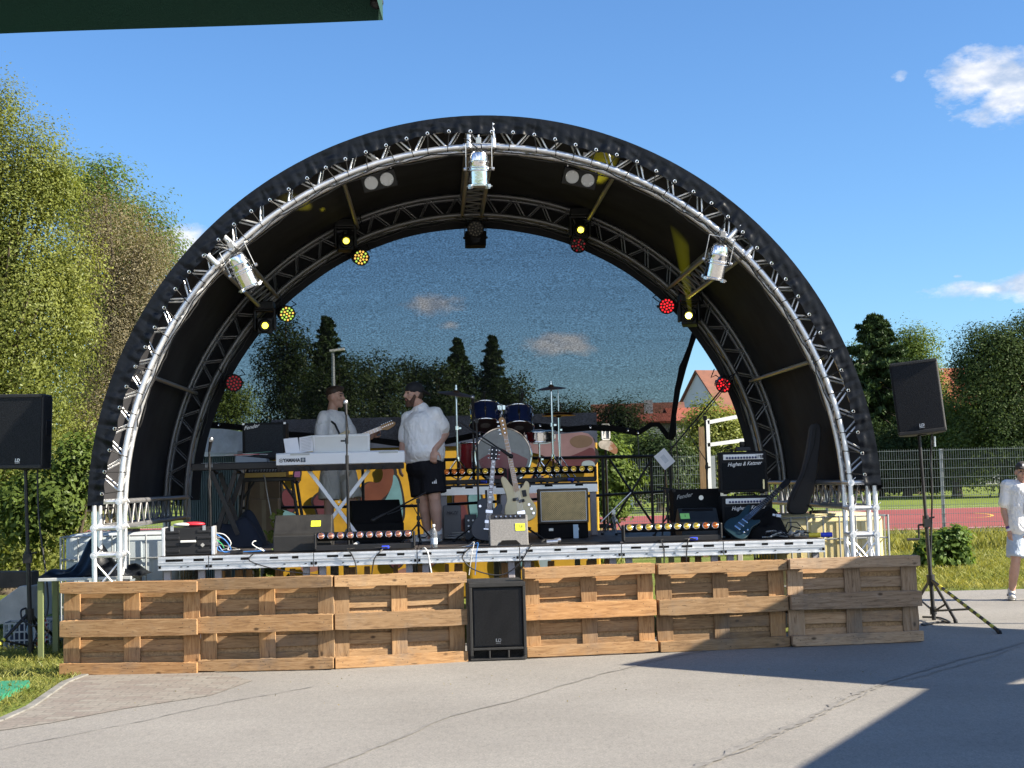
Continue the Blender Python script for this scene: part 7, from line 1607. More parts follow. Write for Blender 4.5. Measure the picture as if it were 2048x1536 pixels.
# ================================================================== TANKS, TABLE, CLUTTER
M['ibc_white'] = mat('milky_plastic', (.46, .52, .56), .45, var=.1, scale=2); 
m, tt, b = newmat('sunlit_plastic'); v = tex_obj(tt); tt.links.new(ramp(tt, noise(tt, v, 2.2, 5.), [(.3, (.60, .50, .24)), (.7, (.74, .66, .40))]), b.inputs['Base Color']); b.inputs['Roughness'].default_value = .4; b.inputs['Subsurface Weight'].default_value = .35; b.inputs['Subsurface Radius'].default_value = (.3, .25, .1); M['ibc_yellow'] = m  # right tank: the yellow of sunlight is put into the plastic's colour
def ibc(label, x0, ly, m_, W_=1.2):
    t = sthing('ibc_tank', label, 'water tank', x0, ly, 0, 0, 'caged water tanks weighing down the stage roof'); 
    def fn_box():
        mb = MB(); mb.box((W_ / 2, .5, .66), (W_ - .05, .95, 1.0)); return mb
    o = fn_box().build('tank', m_, t, bev=.09, bseg=5, smooth=60)
    rb = MB()
    for i in range(4): rb.box((.2 + i * (W_ - .4) / 3, .02, .66), (.16, .012, .82))
    rb.build('tank_ribs', m_, o, bev=.006)
    MB().lathe([(.1, 0), (.1, .03), (.08, .035)], Matrix.Translation((W_ / 2, .5, 1.155)), 20).build('lid', M['black'], o)
    cg = MB()
    for z in (.2, .42, .66, .9, 1.13): 
        for y in (-.005, 1.005): cg.tube((0, y, z), (W_, y, z), .009, seg=6)
        for x in (0, W_): cg.tube((x, -.005, z), (x, 1.005, z), .009, seg=6)
    for i in range(8):
        x = W_ * i / 7
        for y in (-.012, 1.012): cg.tube((x, y, .14), (x, y, 1.14), .009, seg=6)
        yy = 1. * i / 7
        for x2 in (-.008, W_ + .008): cg.tube((x2, yy, .14), (x2, yy, 1.14), .009, seg=6)
    cg.build('cage', M['galv'], t, smooth=40); pl = MB(); pl.box((W_ / 2, .5, .13), (W_, 1., .02)); 
    for x in (.06, W_ / 2, W_ - .06): pl.box((x, .5, .06), (.1, 1., .115))
    pl.build('pallet_base', M['black'], t); return t
ibc('white caged water tank behind the left truss tower', SL(122, 1050, 1.0).x, 1.0, M['ibc_white'])
ibc('sunlit yellow caged water tank behind the right truss tower', SL(1775, 1050, 1.0).x - 1.2, 1.0, M['ibc_yellow'])
# left table with tarpaulin
t = thing('side_table', 'pale topped table carrying a black tarpaulin behind the end pallet', 'table', (0, 0, 0)); dT = 14.35; a = P(76, 1156, dT); b_ = P(262, 1150, dT)
MB().box(((a.x + b_.x) / 2, dT + .3, a.z - .02), (b_.x - a.x, .6, .03)).build('table_top', mat('pale_table_top', (.52, .53, .52), .5), t, bev=.004)
for px, mk in ((78, 'lime'), (250, 'alu_dull')):
    mm_ = M.get(mk) or M.setdefault('lime', mat('lime_green_paint', (.17, .2, .085), .6)); x = P(px, 1200, dT).x; MB().box((x, dT + .06, (a.z - .035) / 2), (.055, .05, a.z - .035)).build('leg', mm_, t, bev=.004); MB().box((x, dT + .52, (a.z - .035) / 2), (.055, .05, a.z - .035)).build('leg', mm_, t, bev=.004)
zt_ = a.z - .004; c = P(175, 1150, dT); t = thing('tarpaulin', 'crumpled black tarpaulin heaped in a peak on the side table', 'tarpaulin', (c.x, dT + .28, zt_))
def tarp(u, v):
    x = (u - .5) * 1.0; e = (math.sin(PI * u) * math.sin(PI * v)) ** .5; pk = math.exp(-((x - .02) / .14) ** 2 - ((v - .5) / .3) ** 2) * .24
    return Vector((x, (v - .5) * .5, max(.0, e * (.1 + .05 * math.sin(u * 13 + v * 4) + .03 * math.sin(u * 29 - v * 9)) + pk)))
MB().grid(tarp, 60, 26).build('sheet', M['vinyl'], t, smooth=80)
# concrete ramp, beam, baskets
dC = 17.5; t = thing('concrete_block', 'sloping pale concrete block at the left edge behind the baskets', 'concrete block', (0, 0, 0)); q = [P(px, py, dC) for px, py in ((-90, 1262), (62, 1240), (62, 1172), (40, 1172), (-20, 1215), (-90, 1245))]; mb = MB(); mb.prism([(p.x, max(0, p.z)) for p in q], dC, dC + .8); mb.build('block', mat('pale_concrete', (.46, .44, .40), .9, var=.15, bump=.4), t, bev=.01)
t = plank((0, 0, 0), (1.2, .25, .19), 321).build('wooden_beam', mat('dark_timber', (.06, .05, .04), .85, var=.4, bump=.5), None, bev=.006); t.location = P(-30, 1160, dC + .25); tag(t, 'dark old timber beam lying across the concrete block at the left edge', 'beam')
def basket(label, loc, rz, W_, D_, H_, m_):
    t = thing('plastic_basket', label, 'basket', loc, rz, 'plastic baskets under the left speaker stand'); mb = MB()
    n = 10
    for s in (0, 1):
        y = s * D_
        for i in range(n): mb.box((-W_ / 2 + W_ * i / (n - 1), y, H_ / 2), (.014, .006, H_))
        for z in (.0, .33, .66, 1.): mb.box((0, y, max(.008, z * H_)), (W_, .007, .016))
        x = (s - .5) * W_
        for i in range(6): mb.box((x, D_ * i / 5, H_ / 2), (.0062, .0142, H_))
        for z in (.0, .33, .66, 1.): mb.box((x, D_ / 2, max(.008, z * H_)), (.0072, D_, .0165))
    mb.build('sides', m_, t); MB().box((0, D_ / 2, .012), (W_ - .01, D_ - .01, .01)).build('bottom', m_, t); return t
M['basket'] = mat('grey_plastic', (.30, .33, .36), .5); p = G(38, 1300); basket('grey slotted plastic basket under the left speaker stand, full of oddments', (p.x, p.y + .25, -.012), .12, .46, .32, .26, M['basket']); p2 = G(95, 1290); basket('smaller grey slotted plastic basket squeezed behind the end pallet', (p2.x - .05, p2.y + .55, -.012), -.1, .34, .28, .24, M['basket'])
p = G(38, 1300); t = thing('red_bottle', 'red plastic bottle sticking up out of the basket at the left edge', 'bottle', (p.x + .12, p.y + .36, .0)); MB().lathe([(.05, 0), (.055, .02), (.055, .24), (.03, .3), (.02, .33)], seg=18).build('bottle', M['red_plastic'], t, smooth=40); MB().lathe([(.0555, .1), (.0555, .2)], seg=18, cap=False).build('paper_label', M['paper'], t)
t = thing('dark_bag', 'dark bundle stuffed into the basket at the left edge', 'bag', (p.x - .08, p.y + .4, .0)); heap(.26, .24, .3, 12).build('bundle', M['blue_fabric'], t, smooth=80)
t = thing('blue_box', 'small pale blue packet in the basket at the left edge', 'packet', (p.x + .02, p.y + .34, .02)); MB().box((0, 0, .13), (.11, .06, .24), (.1, .3, 0)).build('packet', mat('pale_blue_packet', (.30, .42, .52), .5), t, bev=.004)
m_ = [G(-140, 1425), G(-20, 1408), G(60, 1372), G(58, 1367), G(-140, 1372)]; mb = MB(); mb.add([(q.x, q.y, .028) for q in m_] + [(q.x, q.y, -.012) for q in m_], [(0, 1, 2, 3, 4), (9, 8, 7, 6, 5)] + [(i, i + 5, (i + 1) % 5 + 5, (i + 1) % 5) for i in range(5)])
tag(mb.build('green_mat', mat('green_carpet', (.02, .22, .12), .9, bump=.5, bscale=200), None), 'bright green mat lying on the grass at the left edge', 'mat')

# ================================================================== PARASOLS
M['parasol'] = mat('green_canvas', (.012, .06, .045), .8, var=.15, scale=3, bump=.2, bscale=300)
dP = 3.0; cr = P(766, 42, dP); 
t = thing('parasol', 'dark green parasol whose edge hangs in at the top left of the picture', 'parasol', (cr.x - 1.6, cr.y - 1.45, 0))
W_ = 1.6; ze = P(500, 50, dP).z + .085; apex = Vector((0, 0, ze + .62)); corners = [Vector((W_, 1.45, ze)), Vector((-W_, 1.45, ze - .035)), Vector((-W_, -1.75, ze)), Vector((W_, -1.75, ze))]
mb = MB(); n = 12
for k in range(4):
    a, c = corners[k], corners[(k + 1) % 4]
    def fn(u, v, a=a, c=c): e = a.lerp(c, u); p = apex.lerp(e, v); p.z -= .10 * math.sin(u * PI) * 0 + .04 * math.sin(v * PI); return p
    mb.grid(fn, n, 10)
mb.build('canopy', M['parasol'], t, smooth=60, recalc=False)
vl = MB()
for k in range(4):
    a, c = corners[k], corners[(k + 1) % 4]; vl.grid(lambda u, v: a.lerp(c, u) + Vector((0, 0, .018 - .10 * v)) + Vector((0, .003 * math.sin(u * 23) * v, 0)), 48, 3)
vl.build('valance', M['parasol'], t, smooth=60, recalc=False); MB().tube((0, 0, 0), (0, 0, ze + .6), .024).build('pole', M['alu'], t, smooth=40); rb = MB()
for c in corners: rb.tube(apex - Vector((0, 0, .03)), c - Vector((0, 0, .02)), .010)
rb.build('rib', M['alu'], t)
for c in corners[:1]: k = MB(); k.ball(c + Vector((-.012, 0, -.045)), .014); k.build('rib_cap', M['black'], t)
MB().lathe([(.3, 0), (.3, .06), (.05, .08), (.03, .2)], seg=24).build('base', M['concrete'], t, smooth=40)
def shade_sail(name, label, pxs, h, dz):
    """market canopy right of the picture: its edges throw the shade seen on the asphalt"""
    pts = [(q if isinstance(q, Vector) else G(*q)) + sdir * (h / sdir.z) for q in pxs]; t = thing(name, label, 'canopy', (0, 0, 0)); mb = MB(); n = len(pts)
    c = sum(pts, Vector()) / n; vs = pts + [p + Vector((0, 0, .03)) for p in pts] ; mb.add(vs, [tuple(range(n)), tuple(range(2 * n - 1, n - 1, -1))] + [(i, i + n, (i + 1) % n + n, (i + 1) % n) for i in range(n)]); mb.build('canopy', M['cream_plastic'], t)
    for p in pts[1:]: q = p.lerp(c, .12); MB().tube((q.x, q.y, 0), (q.x, q.y, h), .03).build('post', M['alu'], t, smooth=40)
    return t
T_ = G(1250, 1330); E_ = G(1868, 1378); dirA = (E_ - T_).normalized(); Bk = G(1400, 1299); dirB = (Bk - T_).normalized()
shade_sail('market_canopy', 'pale market canopy just right of the picture that shades the grey pallet', [T_, T_ + dirA * 3.2, T_ + dirA * 3.2 + dirB * 4.2, T_ + dirB * 4.2], 2.6, 0)
N2 = G(1868, 1376); S2 = G(1612, 1536); d2 = (S2 - N2).normalized(); d1 = Vector((1, .12, 0)).normalized()
shade_sail('market_canopy', 'pale market canopy right of the camera that shades the asphalt corner', [N2, N2 + d1 * 4, S2 + d2 * 2.5 + d1 * 4, S2 + d2 * 2.5], 2.6, 0)
# ================================================================== PEOPLE
def skinmat(name, c):
    m, t, b = newmat(name); v = tex_obj(t); t.links.new(ramp(t, noise(t, v, 9., 4.), [(.3, sc(c, .88)), (.7, sc(c, 1.1))]), b.inputs['Base Color']); b.inputs['Roughness'].default_value = .55
    b.inputs['Subsurface Weight'].default_value = .12; b.inputs['Subsurface Radius'].default_value = (.02, .008, .004); return m
def cloth(name, c, s1=7., st=.5, rough=.85):
    m, t, b = newmat(name); v = tex_obj(t, (1.4, 1.4, .7)); t.links.new(ramp(t, noise(t, v, 5.), [(.3, sc(c, .95)), (.7, sc(c, 1.03))]), b.inputs['Base Color']); b.inputs['Roughness'].default_value = rough; b.inputs['Specular IOR Level'].default_value = .2
    bump(t, b, noise(t, v, s1, 3., .5, 1.5), st, .05); return m
M['skin'] = skinmat('skin', (.58, .34, .25)); M['skin_b'] = skinmat('tanned_skin', (.54, .32, .24)); M['lips'] = skinmat('lips', (.36, .14, .12))
M['tee'] = cloth('white_cotton', (.9, .9, .9), 9., .6); M['shorts_black'] = cloth('black_sports_cloth', (.012, .012, .016), 7., .5); M['shorts_beige'] = cloth('beige_cotton', (.62, .59, .52), 9., .5); M['shorts_blue'] = cloth('pale_blue_cotton', (.50, .58, .68), 9., .5)
M['hair'] = mat('brown_hair', (.045, .026, .016), .6, var=.4, scale=40, bump=.8, bscale=90, stretch=(1, 1, .3)); M['beard'] = mat('brown_beard', (.09, .045, .028), .7, var=.4, scale=60, bump=.7, bscale=160)
M['cap_black'] = mat('black_cap_cloth', (.012, .013, .017), .8, bump=.2, bscale=200); M['cap_brown'] = mat('dark_brown_cap_cloth', (.05, .043, .038), .8)
M['shoe'] = mat('off_white_shoe', (.55, .53, .48), .6, var=.1); M['sole'] = mat('pale_sole', (.66, .65, .62), .6); M['sock'] = mat('white_sock', (.75, .75, .75), .9); M['eye'] = mat('eye', (.03, .025, .02), .2)
Z = Vector((0, 0, 1))
FOLD = bpy.data.textures.new('folds', 'CLOUDS'); FOLD.noise_scale = .13; FOLD.noise_depth = 2
def vox(mb, name, m, parent, size, it=6, disp=0.):
    o = mb.build(name, m, parent, recalc=False); r = o.modifiers.new('remesh', 'REMESH'); r.mode = 'VOXEL'; r.voxel_size = size; r.use_smooth_shade = True
    if disp:
        d_ = o.modifiers.new('folds', 'DISPLACE'); d_.texture = FOLD; d_.strength = disp; d_.mid_level = .5; d_.texture_coords = 'OBJECT'; d_.texture_coords_object = parent
    s_ = o.modifiers.new('smooth', 'SMOOTH'); s_.factor = .5; s_.iterations = it; return o
def head_shape(b, C, f, neck):
    l = Vector((-f.y, f.x, 0)).normalized(); B = Matrix((l, f, Z)).transposed(); Pn = lambda a, d, u: C + l * a + f * d + Z * u
    b.ball(Pn(0, -.008, .025), (.077, .098, .098), B); b.ball(Pn(0, .018, -.03), (.066, .078, .085), B); b.ball(Pn(0, .03, -.075), (.052, .058, .045), B); b.ball(Pn(0, .068, -.10), (.028, .022, .022), B)
    b.cap_(Pn(0, .088, .02), Pn(0, .108, -.022), .010, .0155, 10); b.ball(Pn(0, .098, -.03), (.018, .014, .010), B)
    for s in (-1, 1):
        b.cap_(Pn(s * .012, .087, .036), Pn(s * .05, .066, .032), .012, .010, 10); b.ball(Pn(s * .045, .06, -.02), (.026, .026, .024), B); b.ball(Pn(s * .079, -.012, -.006), (.011, .024, .034), B)
    b.ball(Pn(0, .084, -.062), (.026, .014, .012), B)
    b.cap_(Pn(0, -.022, -.06), neck, .056, .062); return l, B, Pn
def face_bits(t, Pn, B, body, beard=False):
    e = MB()
    for s in (-1, 1): e.ball(Pn(s * .033, .079, .012), (.013, .009, .008), B)
    e.build('eyes', M['eye'], body, smooth=60); k = MB(); k.ball(Pn(0, .0935, -.064), (.023, .009, .0075), B); k.build('lips', M['lips'], body, smooth=60)
    k = MB()
    for s in (-1, 1): k.cap_(Pn(s * .016, .095, .038), Pn(s * .05, .076, .038), .0055, .004, 8)
    k.build('eyebrows', M['hair'], body, smooth=60)
def limb(b, pts, rs):
    for (p, q, r0, r1) in zip(pts[:-1], pts[1:], rs[:-1], rs[1:]): b.cap_(Vector(p), Vector(q), r0, r1)
def hand(b, w, d, palm, curl=.5, thumb=1, k=1.):
    """w wrist, d direction of the fingers, palm = direction the palm faces, curl 0..1"""
    d = Vector(d).normalized(); palm = (Vector(palm) - d * Vector(palm).dot(d)).normalized(); s = d.cross(palm); w = Vector(w)
    B = Matrix((s, palm, d)).transposed(); b.ball(w + d * .045 * k, (.040 * k, .017 * k, .054 * k), B); b.cap_(w - d * .01, w + d * .03, .026 * k, .027 * k, 10)
    for i, L_ in enumerate((.068, .077, .072, .056)):
        a = w + d * .086 * k + s * (.030 - .0195 * i) * k * thumb; c1 = curl * .8; d1 = (d * math.cos(c1) + palm * math.sin(c1)).normalized(); m1 = a + d1 * L_ * .5 * k; c2 = curl * 1.9; d2 = (d * math.cos(c2) + palm * math.sin(c2)).normalized(); b.cap_(a - d * .01, m1, .0092 * k, .0085 * k, 8); b.cap_(m1, m1 + d2 * L_ * .5 * k, .0085 * k, .0072 * k, 8)
    a = w + d * .025 * k + s * .034 * k * thumb; d1 = (d * .7 + s * .75 * thumb + palm * .25).normalized(); m1 = a + d1 * .042 * k; b.cap_(a, m1, .0125 * k, .0105 * k, 8); b.cap_(m1, m1 + (d * .9 + palm * .4 + s * .1 * thumb).normalized() * .032 * k, .0105 * k, .0085 * k, 8)
def shoe(t, heel, d, name='shoe', swoosh=False):
    d = Vector(d).normalized(); s = Vector((-d.y, d.x, 0)); B = Matrix((s, d, Z)).transposed(); h = Vector(heel); mb = MB()
    mb.ball(h + d * .05 + Z * .055, (.043, .065, .055), B); mb.ball(h + d * .14 + Z * .042, (.046, .085, .042), B); mb.ball(h + d * .205 + Z * .034, (.044, .06, .032), B); mb.cap_(h + d * .03 + Z * .06, h + d * .025 + Z * .1, .043, .046)
    o = vox(mb, name, M['shoe'], t, .009, 4); sl_ = MB(); q = [(h + d * (.095 + .155 * math.cos(a)) + s * (.05 * math.sin(a) * (1 + .12 * math.cos(a)))) for a in np.linspace(0, 2 * PI, 25)[:-1]]; n = len(q); sl_.add([p + Z * .002 for p in q] + [p + Z * .028 for p in q], [tuple(range(n)), tuple(range(2 * n - 1, n - 1, -1))] + [(i, (i + 1) % n, n + (i + 1) % n, n + i) for i in range(n)]); sl_.build('sole', M['sole'], o, bev=.004)
    if swoosh:
        k = MB(); pth = [h + d * x + s * (y * swoosh) + Z * z for x, y, z in ((.17, .047, .062), (.13, .052, .045), (.10, .053, .045), (.06, .05, .075))]; k.path(pth, [.003, .007, .006, .002], 6); k.build('side_mark', M['ink'], o)
    return o

# ---- keyboard side: young man with a guitar, looking to the right
lyA = 2.85; sA = KS(lyA); qA = SL(684, 1074, lyA)
t = sthing('person', 'young man in white tee and beige shorts playing guitar behind the white piano', 'person', qA.x, lyA, DZ)
X = lambda px: (px - 684) * sA
H = lambda py: (1076 - py) * sA
f = Vector((.86, -.5, 0)).normalized(); fh = Vector((.95, -.3, 0)).normalized(); C = Vector((X(676), 0, H(791))); b = MB()
neck = Vector((X(668), .02, H(822))); l, B, Pn = head_shape(b, C, fh, neck)
sh_n = Vector((X(653), -.13, H(832))); sh_f = Vector((X(688), .16, H(832))); hipc = Vector((X(678), .02, H(945)))
b.ball((X(669), .02, H(848)), (.15, .12, .17)); b.ball((X(672), .02, H(890)), (.135, .115, .2)); b.ball((X(677), .02, H(928)), (.14, .12, .13)); b.cap_(sh_n, sh_f, .062, .062)
el_n = Vector((X(648), -.2, H(882))); wr_n = Vector((X(684), -.26, H(905))); limb(b, [sh_n, el_n], [.054, .042]); limb(b, [el_n, wr_n], [.042, .028]); hand(b, wr_n, (1, -.0, -.25), (0, 1, 0), .6, -1)
el_f = Vector((X(716), -.02, H(886))); wr_f = Vector((X(747), -.10, H(872))); limb(b, [sh_f, el_f], [.052, .042]); limb(b, [el_f, wr_f], [.042, .027]); hand(b, wr_f, (.6, .15, .7), (.5, -.7, -.3), 1.1, 1)
for (hx, hy, kx, ky, ax, ay) in ((664, -.09, 661, -.12, 660, -.06), (694, .10, 704, .06, 700, .10)):
    hp_, kn_, an_ = Vector((X(hx), hy, H(940))), Vector((X(kx), ky, H(1003))), Vector((X(ax), ay, .09)); limb(b, [hp_, kn_], [.092, .058]); limb(b, [kn_, kn_.lerp(an_, .35), an_], [.056, .058, .038]); b.cap_(an_, an_ - Z * .05, .038, .04); b.ball(an_ - Z * .055 + f * .06, (.045, .06, .03))
body = vox(b, 'body', M['skin'], t, .0065, 4); face_bits(t, Pn, B, body)
hr = MB(); hr.ball(Pn(0, -.022, .062), (.082, .098, .074), B); hr.ball(Pn(0, .03, .098), (.066, .062, .042), B); hr.ball(Pn(0, .066, .088), (.05, .034, .034), B); hr.ball(Pn(0, -.075, .015), (.06, .036, .032), B); hr.ball(Pn(.03, .07, .1), (.03, .03, .028), B); hr.ball(Pn(-.035, .05, .108), (.03, .03, .026), B); vox(hr, 'hair', M['hair'], body, .007, 3)
s_ = MB(); s_.ball((X(667), .02, H(842)), (.175, .155, .14)); s_.cap_((X(669), .02, H(850)), (X(673), .02, H(905)), .165, .16); s_.ball((X(674), .02, H(915)), (.175, .165, .09)); s_.cap_(sh_n, sh_f, .078, .078)
s_.cap_(sh_n, sh_n.lerp(el_n, .66), .074, .082); s_.cap_(sh_f, sh_f.lerp(el_f, .56), .072, .078); s_.cap_(neck - Z * .03, neck - Z * .055, .085, .1); vox(s_, 'shirt', M['tee'], t, .011, 6, .032)
p_ = MB(); p_.ball((X(677), .02, H(934)), (.176, .155, .16))
for (hx, hy, kx, ky) in ((664, -.09, 661, -.12), (694, .10, 704, .06)): a, c = Vector((X(hx), hy, H(942))), Vector((X(kx), ky, H(1003))); p_.tube(a, a.lerp(c, .86), .118, .128, seg=18); p_.ball(a, .118)
vox(p_, 'shorts', M['shorts_beige'], t, .011, 5, .025)
stp = MB(); stp.path([Vector((X(664), -.09, H(836))), Vector((X(676), -.185, H(846))), Vector((X(688), -.215, H(872))), Vector((X(697), -.20, H(905)))], .012, 6); stp.build('strap', M['black'], t, smooth=60)
for ax, ay in ((660, -.06), (700, .10)): shoe(t, Vector((X(ax), ay, 0)) - f * .05, f)
tg, z1, ho = guitar('electric_guitar', 'electric guitar with a pale maple headstock held by the man behind the white piano', 620, 916, lyA - .28, R(69), R(4), [(x * .9, y) for x, y in pb], .42, .44, [(-.02, -.02), (.02, -.02), (.03, .03), (.05, .07), (.03, .17), (.0, .19), (-.02, .16), (-.028, .05)], M['cream_lacquer'], M['maple'], M['maple'], M['maple'], z=SL(620, 914, lyA - .28).z)
tp = MB()
for i in range(6): tp.ball((-.034, 0, z1 + .03 + i * .024), (.012, .006, .009), nu=8, nv=6); tp.tube((0, -.008, z1 + .03 + i * .024), (0, -.018, z1 + .03 + i * .024), .005, seg=6)
tp.build('tuning_pegs', M['chrome'], ho, smooth=50)

# ---- man with the cap
lyB = 1.9; sB = KS(lyB); qB = SL(864, 1081, lyB)
t = sthing('person', 'bearded man with backwards black cap, wide white tee and black shorts, hand on hip', 'person', qB.x, lyB, DZ)
X = lambda px: (px - 864) * sB
H = lambda py: (1081 - py) * sB
f = Vector((-.72, -.7, 0)).normalized(); fh = Vector((-.93, -.36, 0)).normalized(); C = Vector((X(834), -.01, H(787))); b = MB()
neck = Vector((X(848), .03, H(815))); l, B, Pn = head_shape(b, C, fh, neck); b.ball(Pn(0, .0, -.09), (.06, .06, .045), B)
shR = Vector((X(824), .05, H(836))); shL = Vector((X(876), -.07, H(830)))
b.ball((X(850), 0, H(850)), (.2, .16, .18)); b.ball((X(850), -.02, H(890)), (.2, .19, .2)); b.ball((X(853), 0, H(925)), (.165, .15, .14)); b.cap_(shR, shL, .075, .078)
elR = Vector((X(812), .02, H(884))); wrR = Vector((X(805), -.06, H(922))); limb(b, [shR, elR], [.062, .048]); limb(b, [elR, wrR], [.048, .03]); hand(b, wrR, (-.1, -.15, -1), (.9, .3, 0), .45, -1, 1.05)
elL = Vector((X(894), .02, H(866))); wrL = Vector((X(873), -.20, H(900))); limb(b, [shL, elL], [.064, .052]); limb(b, [elL, elL.lerp(wrL, .4), wrL], [.052, .050, .032]); hand(b, wrL, (-.15, -.25, -.95), (.2, .9, .1), .75, 1, 1.08)
legs = ((842, .06, 849, .03, 856, .10), (866, -.05, 871, -.09, 876, -.03))
for (hx, hy, kx, ky, ax, ay) in legs:
    hp_, kn_, an_ = Vector((X(hx), hy, H(935))), Vector((X(kx), ky, H(994))), Vector((X(ax), ay, .095)); limb(b, [hp_, kn_], [.11, .068]); b.ball(kn_, .068); limb(b, [kn_, kn_.lerp(an_, .33), an_], [.062, .068, .043]); b.cap_(an_, an_ - Z * .05, .043, .044)
body = vox(b, 'body', M['skin_b'], t, .0065, 4); face_bits(t, Pn, B, body)
bd_ = MB(); bd_.ball(Pn(0, .04, -.095), (.058, .06, .045), B); bd_.ball(Pn(0, .07, -.115), (.036, .03, .03), B)
for s in (-1, 1): bd_.cap_(Pn(s * .066, .012, -.02), Pn(s * .052, .04, -.085), .016, .026); bd_.cap_(Pn(s * .008, .096, -.045), Pn(s * .034, .082, -.064), .008, .008, 8)
vox(bd_, 'beard', M['beard'], body, .006, 2)
hb = MB(); hb.ball(Pn(0, -.05, -.01), (.072, .058, .06), B); vox(hb, 'hair', M['hair'], body, .008, 2)
cp = MB(); cp.ball(Pn(0, -.012, .055), (.087, .108, .085), B); cp.ball(Pn(0, .02, .045), (.083, .086, .03), B); cp.ball(Pn(0, -.135, .02), (.07, .07, .012), B @ Matrix.Rotation(.45, 3, 'X')); vox(cp, 'cap', M['cap_black'], body, .007, 3)
s_ = MB(); s_.ball((X(851), .0, H(848)), (.225, .19, .145)); s_.cap_((X(851), -.01, H(856)), (X(852), -.015, H(895)), .212, .213); s_.cap_(shR, shL, .092, .095)
s_.cap_((X(840), .02, H(880)), (X(836), .0, H(914)), .15, .135); s_.cap_((X(866), -.03, H(880)), (X(870), -.02, H(905)), .15, .14); s_.ball((X(850), -.06, H(898)), (.2, .18, .16)); s_.ball((X(836), -.03, H(920)), (.10, .13, .05)); s_.ball((X(878), .04, H(908)), (.09, .12, .12))
s_.cap_(shR, shR.lerp(elR, .74), .082, .086); s_.cap_(shL, shL.lerp(elL, .68), .088, .095); s_.cap_(neck - Z * .03, neck - Z * .06, .095, .115); sh_ = vox(s_, 'shirt', M['tee'], t, .012, 6, .032)
ch = MB(); ch.path([neck + Vector((math.cos(a) * .085 + .0, math.sin(a) * .085, -.01 - .035 * max(0, math.cos(a - math.atan2(f.y, f.x))))) for a in np.linspace(0, 2 * PI, 25)[:-1]], .004, 5, closed=True); ch.build('necklace', mat('dark_chain', (.04, .035, .03), .4, .7), t, smooth=60)
p_ = MB(); p_.ball((X(853), 0, H(932)), (.212, .19, .165))
for (hx, hy, kx, ky, ax, ay) in legs: a, c = Vector((X(hx), hy, H(935))), Vector((X(kx), ky, H(994))); p_.ball(a, .135); p_.tube(a, a.lerp(c, .86 if hx > 850 else .93), .135, .142, seg=20)
po = vox(p_, 'shorts', M['shorts_black'], t, .011, 5, .025)
lg = MB(); c0 = Vector((X(871.5), -.232, H(966)))
for i, (w0, h0) in enumerate(((.008, .022), (.012, .034), (.016, .05))): x0 = -.026 + .018 * i; lg.prism([(x0, 0), (x0 + .014, 0), (x0 + .014 - .004, h0), (x0 + .002, h0 * .72)], -.002, .002, Matrix.Translation(c0) @ Matrix.Rotation(R(6), 4, 'Z'))
lg.build('triangle_badge', M['paper'], po)
ftR = Vector((-.95, -.3, 0)); ftL = Vector((-.25, -.97, 0))
for (ax, ay, d, s) in ((856, .10, ftR, 1), (876, -.03, ftL, -1)):
    h_ = Vector((X(ax), ay, 0)) - d.normalized() * .05; shoe(t, h_, d, swoosh=s); k = MB(); k.tube((X(ax), ay, .08), (X(ax), ay, .145), .047, .049, seg=14); k.build('sock', M['sock'], t, smooth=50)

# ---- walker at the right border
base = G(2048, 1199); dC_ = base.y; k_ = dC_ / F
t = thing('person', 'young man in brown cap, printed white tee and pale blue shorts at the right border', 'person', base, rot=(0, R(2.6), 0))
X = lambda px: (px - 2048) * k_
H = lambda py: (1197 - py) * k_
f = Vector((-.1, -.99, 0)).normalized(); C = Vector((X(2044), -.02, H(945))); b = MB(); neck = Vector((X(2045), .02, H(966))); l, B, Pn = head_shape(b, C, f, neck)
shR = Vector((X(2014), .0, H(972))); shL = Vector((X(2077), .02, H(972))); b.ball((X(2046), 0, H(990)), (.18, .12, .19)); b.ball((X(2046), 0, H(1030)), (.155, .115, .2)); b.ball((X(2046), 0, H(1065)), (.165, .125, .13)); b.cap_(shR, shL, .06, .06)
elR = Vector((X(2010), .03, H(1022))); wrR = Vector((X(2017), -.05, H(1064))); limb(b, [shR, elR], [.054, .043]); limb(b, [elR, wrR], [.043, .029]); hand(b, wrR, (.08, -.1, -1), (.9, .25, 0), .55, -1, 1.08)
elL = Vector((X(2082), .03, H(1022))); wrL = Vector((X(2078), -.05, H(1064))); limb(b, [shL, elL], [.054, .043]); limb(b, [elL, wrL], [.043, .029]); hand(b, wrL, (-.05, -.1, -1), (-.9, .25, 0), .5, 1, 1.08)
legs = ((2034, .0, 2028, -.06, 2025, .03), (2060, .0, 2063, -.1, 2066, -.2))
for (hx, hy, kx, ky, ax, ay) in legs:
    hp_, kn_, an_ = Vector((X(hx), hy, H(1070))), Vector((X(kx), ky, H(1124))), Vector((X(ax), ay, .09)); limb(b, [hp_, kn_], [.09, .056]); limb(b, [kn_, kn_.lerp(an_, .35), an_], [.055, .06, .038]); b.cap_(an_, an_ - Z * .05, .038, .04)
body = vox(b, 'body', M['skin_b'], t, .0065, 4); face_bits(t, Pn, B, body)
cp = MB(); cp.ball(Pn(0, -.008, .06), (.085, .105, .075), B); cp.ball(Pn(0, .12, .052), (.068, .07, .012), B @ Matrix.Rotation(-.25, 3, 'X')); co_ = vox(cp, 'cap', M['cap_brown'], body, .008, 3); k = MB(); k.box(Pn(0, .096, .085), (.05, .012, .03)); k.build('cap_patch', M['paper'], co_, bev=.003)
hb = MB(); hb.ball(Pn(0, -.035, .0), (.08, .07, .065), B); vox(hb, 'hair', M['hair'], body, .008, 2)
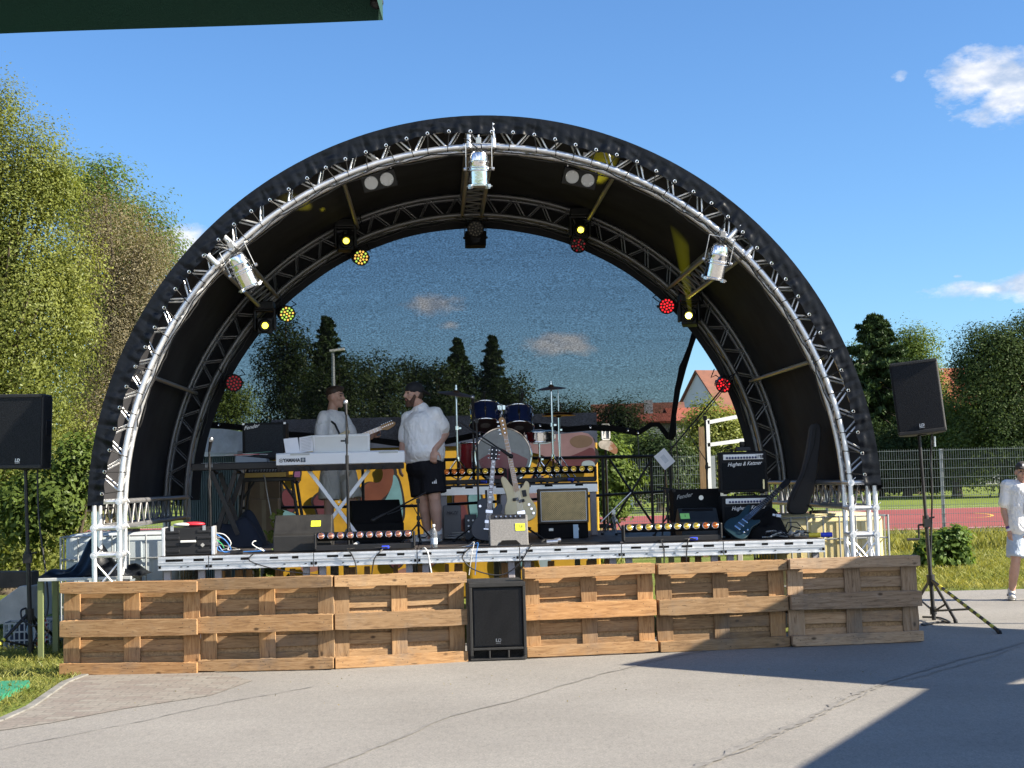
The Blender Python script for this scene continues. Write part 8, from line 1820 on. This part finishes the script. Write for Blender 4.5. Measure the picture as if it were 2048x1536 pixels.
s_ = MB(); s_.ball((X(2046), .0, H(984)), (.215, .15, .12)); s_.cap_((X(2037), 0, H(985)), (X(2037), 0, H(1055)), .14, .145); s_.cap_((X(2055), 0, H(985)), (X(2055), 0, H(1055)), .14, .145); s_.cap_(shR, shL, .075, .075); s_.cap_(shR, shR.lerp(elR, .68), .066, .075); s_.cap_(shL, shL.lerp(elL, .68), .066, .075); s_.ball((X(2046), .0, H(1062)), (.18, .16, .032)); s_.cap_(neck - Z * .03, neck - Z * .05, .08, .1); so_ = vox(s_, 'shirt', M['tee'], t, .011, 6, .03)
pr = MB(); pr.prism([(-.02, 0), (.075, 0), (.076, .03), (.05, .07), (.055, .16), (.045, .26), (-.0, .26), (-.005, .16), (-.02, .12)], -.152, -.148, Matrix.Translation((X(2044), 0, H(1026)))); pr.build('shirt_print', M['ink'], so_); pr = MB(); pr.box((X(2049), -.154, H(1016)), (.04, .003, .05)); pr.box((X(2049), -.154, H(1000)), (.03, .003, .012)); pr.build('shirt_print', M['paper'], so_)
p_ = MB(); p_.ball((X(2046), 0, H(1062)), (.178, .14, .1))
for (hx, hy, kx, ky, ax, ay) in legs: a, c = Vector((X(hx), hy, H(1070))), Vector((X(kx), ky, H(1124))); p_.ball(a, .11); p_.tube(a, a.lerp(c, .80), .11, .118, seg=20)
vox(p_, 'shorts', M['shorts_blue'], t, .011, 5, .025)
k = MB(); k.tube(wrR.lerp(elR, .14), wrR.lerp(elR, .04), .034, .034, seg=14); k.build('white_wristband', M['paper'], t, smooth=50); k = MB(); k.tube(wrR.lerp(elR, .25), wrR.lerp(elR, .15), .036, .035, seg=14); k.build('purple_wristband', mat('purple_band', (.10, .05, .22), .7), t, smooth=50)
for (ax, ay, d, s) in ((2025, .03, Vector((-.25, -.95, 0)), -1), (2066, -.2, Vector((.1, -1, 0)), 1)): shoe(t, Vector((X(ax), ay, 0)) - d.normalized() * .05, d, swoosh=s); k = MB(); k.tube((X(ax), ay, .08), (X(ax), ay, .13), .042, .044, seg=14); k.build('sock', M['sock'], t, smooth=50)
